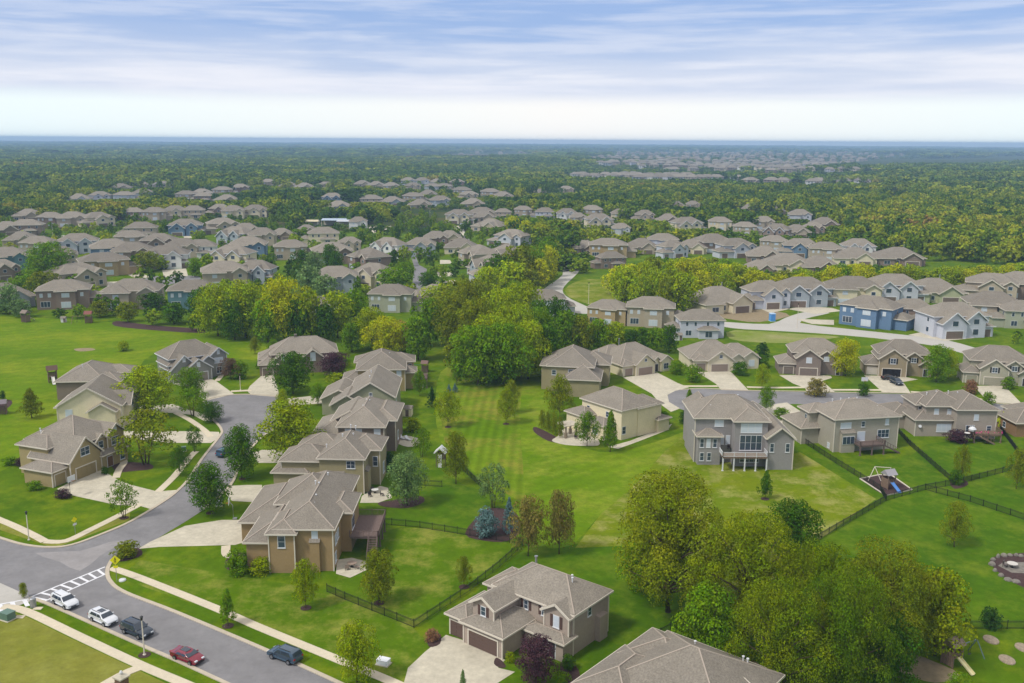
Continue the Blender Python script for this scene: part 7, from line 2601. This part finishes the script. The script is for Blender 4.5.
shed(404, 416.5, -5, 3.6, 2.2, 1.9, CREAM, 'small cream shed behind the third house of the row')
shed(679, 341.5 - 1, 10, 2.4, 2, 1.8, WH, 'tiny white playhouse on the lawn behind the hedge')
shed(63, 322.5, 0, 1.6, 1.4, 1.5, WH, 'tiny white hutch on the lawn beside the meadow')
for (px, py, lb) in ((177, 341, 'meadow'),):
    pass

# pergola with stone posts and seats at the cream house
p = g(568, 436)
r_ = empty('pergola', (p.x, p.y, 0), R(30))
tag(r_, 'stone-posted pergola on the patio of the cream rendered house', 'pergola')
for k, (x, y) in enumerate(((-1.4, -1.2), (1.4, -1.2), (1.4, 1.2), (-1.4, 1.2))):
    q = MB(); q.box(x - .28, x + .28, y - .28, y + .28, 0, 1.3); q.box(x - .16, x + .16, y - .16, y + .16, 1.3, 2.7); q.build('post', M['stone'], r_)
q = MB()
for y in (-1.3, 1.3):
    q.box(-2, 2, y - .08, y + .08, 2.7, 2.95)
for k in range(9):
    q.box(-1.9 + k * .46, -1.8 + k * .46, -1.9, 1.9, 2.95, 3.12)
q.build('beams', M['trim'], r_)


def chair(px, py, z, yaw, col, label, lying=False):
    p = g(px, py, z)
    r_ = empty('garden_chair', (p.x, p.y, z), R(yaw))
    tag(r_, label, 'chair', 'garden chairs')
    q = MB(); q.box(-.3, .3, -.3, .3, .4, .48); q.build('seat', M['plastic'], r_, color=col)
    q = MB(); q.box(-.3, .3, .27, .33, .45, 1.05); q.build('backrest', M['plastic'], r_, color=col)
    for x in (-.27, .27):
        for y in (-.27, .27):
            q = MB(); q.box(x - .025, x + .025, y - .025, y + .025, 0, .42); q.build('leg', M['dark'], r_)


def table(px, py, z, yaw, r0, col, label, umb=None):
    p = g(px, py, z)
    r_ = empty('garden_table', (p.x, p.y, z), R(yaw))
    tag(r_, label, 'table')
    q = MB(); q.tube([(0, 0, .7), (0, 0, .76)], r0, 16); q.build('table_top', M['plastic'], r_, color=col)
    q = MB(); q.tube([(0, 0, 0), (0, 0, .7)], .06, 8); q.tube([(0, 0, 0), (0, 0, .05)], .3, 10); q.build('pedestal', M['dark'], r_)


DCH = S(70, 62, 62)
table(352, 567, 0, 0, .8, S(150, 132, 118), 'round table on the concrete patio under the wooden deck')
chair(347, 570, 0, 200, S(140, 124, 112), 'brown chair left of the round patio table under the deck')
chair(357, 569, 0, 100, S(140, 124, 112), 'brown chair right of the round patio table under the deck')
table(375, 493, 0, 0, .7, S(216, 214, 210), 'white-topped table on the patio of the olive-tan house')
chair(370, 497, 0, 20, DCH, 'dark chair left of the white-topped table')
chair(372, 491.5, 0, 200, DCH, 'dark chair behind the white-topped table')
chair(382, 496, 0, 90, DCH, 'dark chair right of the white-topped table')
table(580, 437, 0, 0, .7, S(210, 206, 200), 'pale round table beside the pergola')
chair(576, 439, 0, 30, DCH, 'dark chair left of the pale table beside the pergola')
chair(584, 436, 0, 120, DCH, 'dark chair right of the pale table beside the pergola')
table(706, 448, 3.0, 0, .6, S(120, 112, 106), 'round dark table on the white rear deck')
chair(702, 448.5, 3.0, -60, S(130, 116, 104), 'brown chair left of the dark table on the white deck')
chair(711, 448.5, 3.0, 60, S(130, 116, 104), 'brown chair right of the dark table on the white deck')
chair(729, 449.5, 3.0, 0, DCH, 'dark chair on the right half of the white deck')
p = g(753, 450, 3.0)
r_ = empty('deck_bench', (p.x, p.y, 3.0)); tag(r_, 'long brown cushioned bench on the right part of the white deck', 'bench')
q = MB(); q.box(-1.3, 1.3, -.3, .3, .35, .5); q.build('seat', M['wood'], r_)
q = MB(); q.box(-1.3, 1.3, .25, .35, .45, .95); q.build('backrest', M['wood'], r_)
for x in (-1.2, 1.2):
    q = MB(); q.box(x - .05, x + .05, -.28, .28, 0, .36); q.build('leg', M['dark'], r_)
p = g(972, 433.5, 1.9)
r_ = empty('parasol', (p.x, p.y, 1.9)); tag(r_, 'closed pale parasol with round canopy on the flowered deck', 'parasol')
q = MB(); q.tube([(0, 0, 0), (0, 0, 1.6)], .04, 8); q.build('pole', M['metal'], r_)
q = MB(); q.tube([(0, 0, .7), (0, 0, 1.1), (0, 0, 1.5), (0, 0, 1.7)], [.75, .85, .5, .05], 14); q.build('canopy', M['white'], r_)
table(967, 436, 1.9, 0, .6, S(214, 210, 206), 'pale table on the flowered deck')
chair(958, 434, 1.9, 60, S(60, 100, 130), 'blue chair on the flowered deck')
# white lounge and barbecue things behind the dark grey-brown house
for (px, py, lb) in ((402, 439, 'left'), (408, 440, 'right')):
    p = g(px, py)
    r_ = empty('garden_lounger', (p.x, p.y, 0), R(40)); tag(r_, 'white garden lounger behind the dark grey-brown house, %s of two' % lb, 'lounger', 'white loungers')
    q = MB(); q.box(-.35, .35, -1, .4, .28, .36); q.build('seat', M['white'], r_)
    q = MB(); q.bar((0, .4, .33), (0, .95, .85), .7, .07); q.build('backrest', M['white'], r_)
    for x in (-.3, .3):
        for y in (-.9, .3):
            q = MB(); q.box(x - .03, x + .03, y - .03, y + .03, 0, .3); q.build('leg', M['white'], r_)
bed('patio', [(396, 442), (402, 436), (418, 438), (420, 444), (408, 447)], 'conc', .04)
M['slate'] = mat('patio_stone', S(140, 134, 124, .75), .9, .2, .3, 1.6, coords='World')
bed('patio', [(998, 566), (1004, 562), (1040, 563), (1040, 574), (1012, 573)], 'slate', .05, 0)
rk = random.Random(8)
for (px, py) in ((993, 560), (998, 557.5), (1004, 556), (1010, 555.6), (1016, 555.8), (1021, 556.5), (995, 571), (1001, 576), (1008, 580), (1016, 582), (992, 565)):
    p = g(px, py)
    q = MB()
    a_ = rk.uniform(.35, .7)
    q.tube([(0, 0, -.1), (0, 0, .25), (0, 0, .5), (0, 0, .6)], [a_, a_ * .95, a_ * .6, .1], 7)
    o = q.build('garden_rock', M['slate'], None, loc=(p.x, p.y, 0)); o.scale = (1, rk.uniform(.7, 1.2), rk.uniform(.6, 1.1)); o.rotation_euler.z = rk.uniform(0, 3)
    tag(o, 'grey boulder edging the stone patio at the right edge', 'rock', 'boulders around the stone patio')
chair(1005, 567, 0, 40, S(90, 80, 74), 'dark chair on the stone patio at the right edge')
table(1012, 567.5, 0, 0, .8, S(196, 190, 180), 'pale round table on the stone patio at the right edge')
# mulch rings under the young trees
for (px, py) in ((210, 513), (306, 608), (379, 603), (228, 626), (464, 587), (124, 518), (506, 424), (448, 427), (765, 499), (144.5, 655), (242, 479)):
    p = g(px, py)
    q = MB(); q.tube([(0, 0, -.02), (0, 0, .055)], .8, 14)
    o = q.build('mulch_ring', M['mulch'], None, loc=(p.x, p.y, 0)); tag(o, kind='structure')

# distant long low buildings and a mast
def lowbuilding(px, py, w, col, label):
    p = g(px, py)
    o = empty('low_building', (p.x, p.y, tz(p.x, p.y)))
    tag(o, label, 'building')
    ms = pxscale(px, py) * w
    q = MB(); q.box(-ms / 2, ms / 2, 0, 30, 0, 10); q.build('wall', M['siding'], o, color=col)
    q = MB(); q.box(-ms / 2 - 1, ms / 2 + 1, -1, 31, 10, 11.5); q.build('roof', M['roof'], o)
    HOUSES.append((p.x, p.y, 20))


for a in ((470, 156.5, 36, S(170, 134, 116), 'long reddish low building far off, left of centre on the skyline'), (447, 158, 12, S(170, 172, 178), 'small pale block far off at the left end of the reddish building'),
          (508, 157, 22, S(182, 150, 128), 'tan low building far off, right end of the reddish one'), (875, 149.8, 14, S(186, 140, 120), 'long tan building near the horizon, centre right'),
          (848, 150, 10, S(150, 172, 190), 'pale building near the horizon left of the long tan one'), (932, 150.6, 9, S(110, 150, 190), 'blue-roofed building near the horizon'), (975, 149.5, 8, S(180, 160, 150), 'small tan building near the horizon, far right')):
    lowbuilding(*a)
for (px, py, h_) in ((892, 203, 0),):
    pass

# ------------------------------------------------------------------ air
hb = MB()
hb.box(-13000, 13000, -60, 15400, -12, 78)
hz = hb.build('haze', bpy.data.materials.new('haze_air'))
tag(hz, 'pale blue haze lying over the distant woods', 'haze', kind='stuff')
hm = hz.data.materials[0]
hm.use_nodes = True
ht = hm.node_tree
ht.nodes.clear()
ho = ht.nodes.new('ShaderNodeOutputMaterial')
hv = ht.nodes.new('ShaderNodeVolumePrincipled')
hv.inputs['Color'].default_value = (.46, .7, 1, 1)
hv.inputs['Density'].default_value = HAZE_D
hv.inputs['Anisotropy'].default_value = 0
ht.links.new(hv.outputs[0], ho.inputs['Volume'])
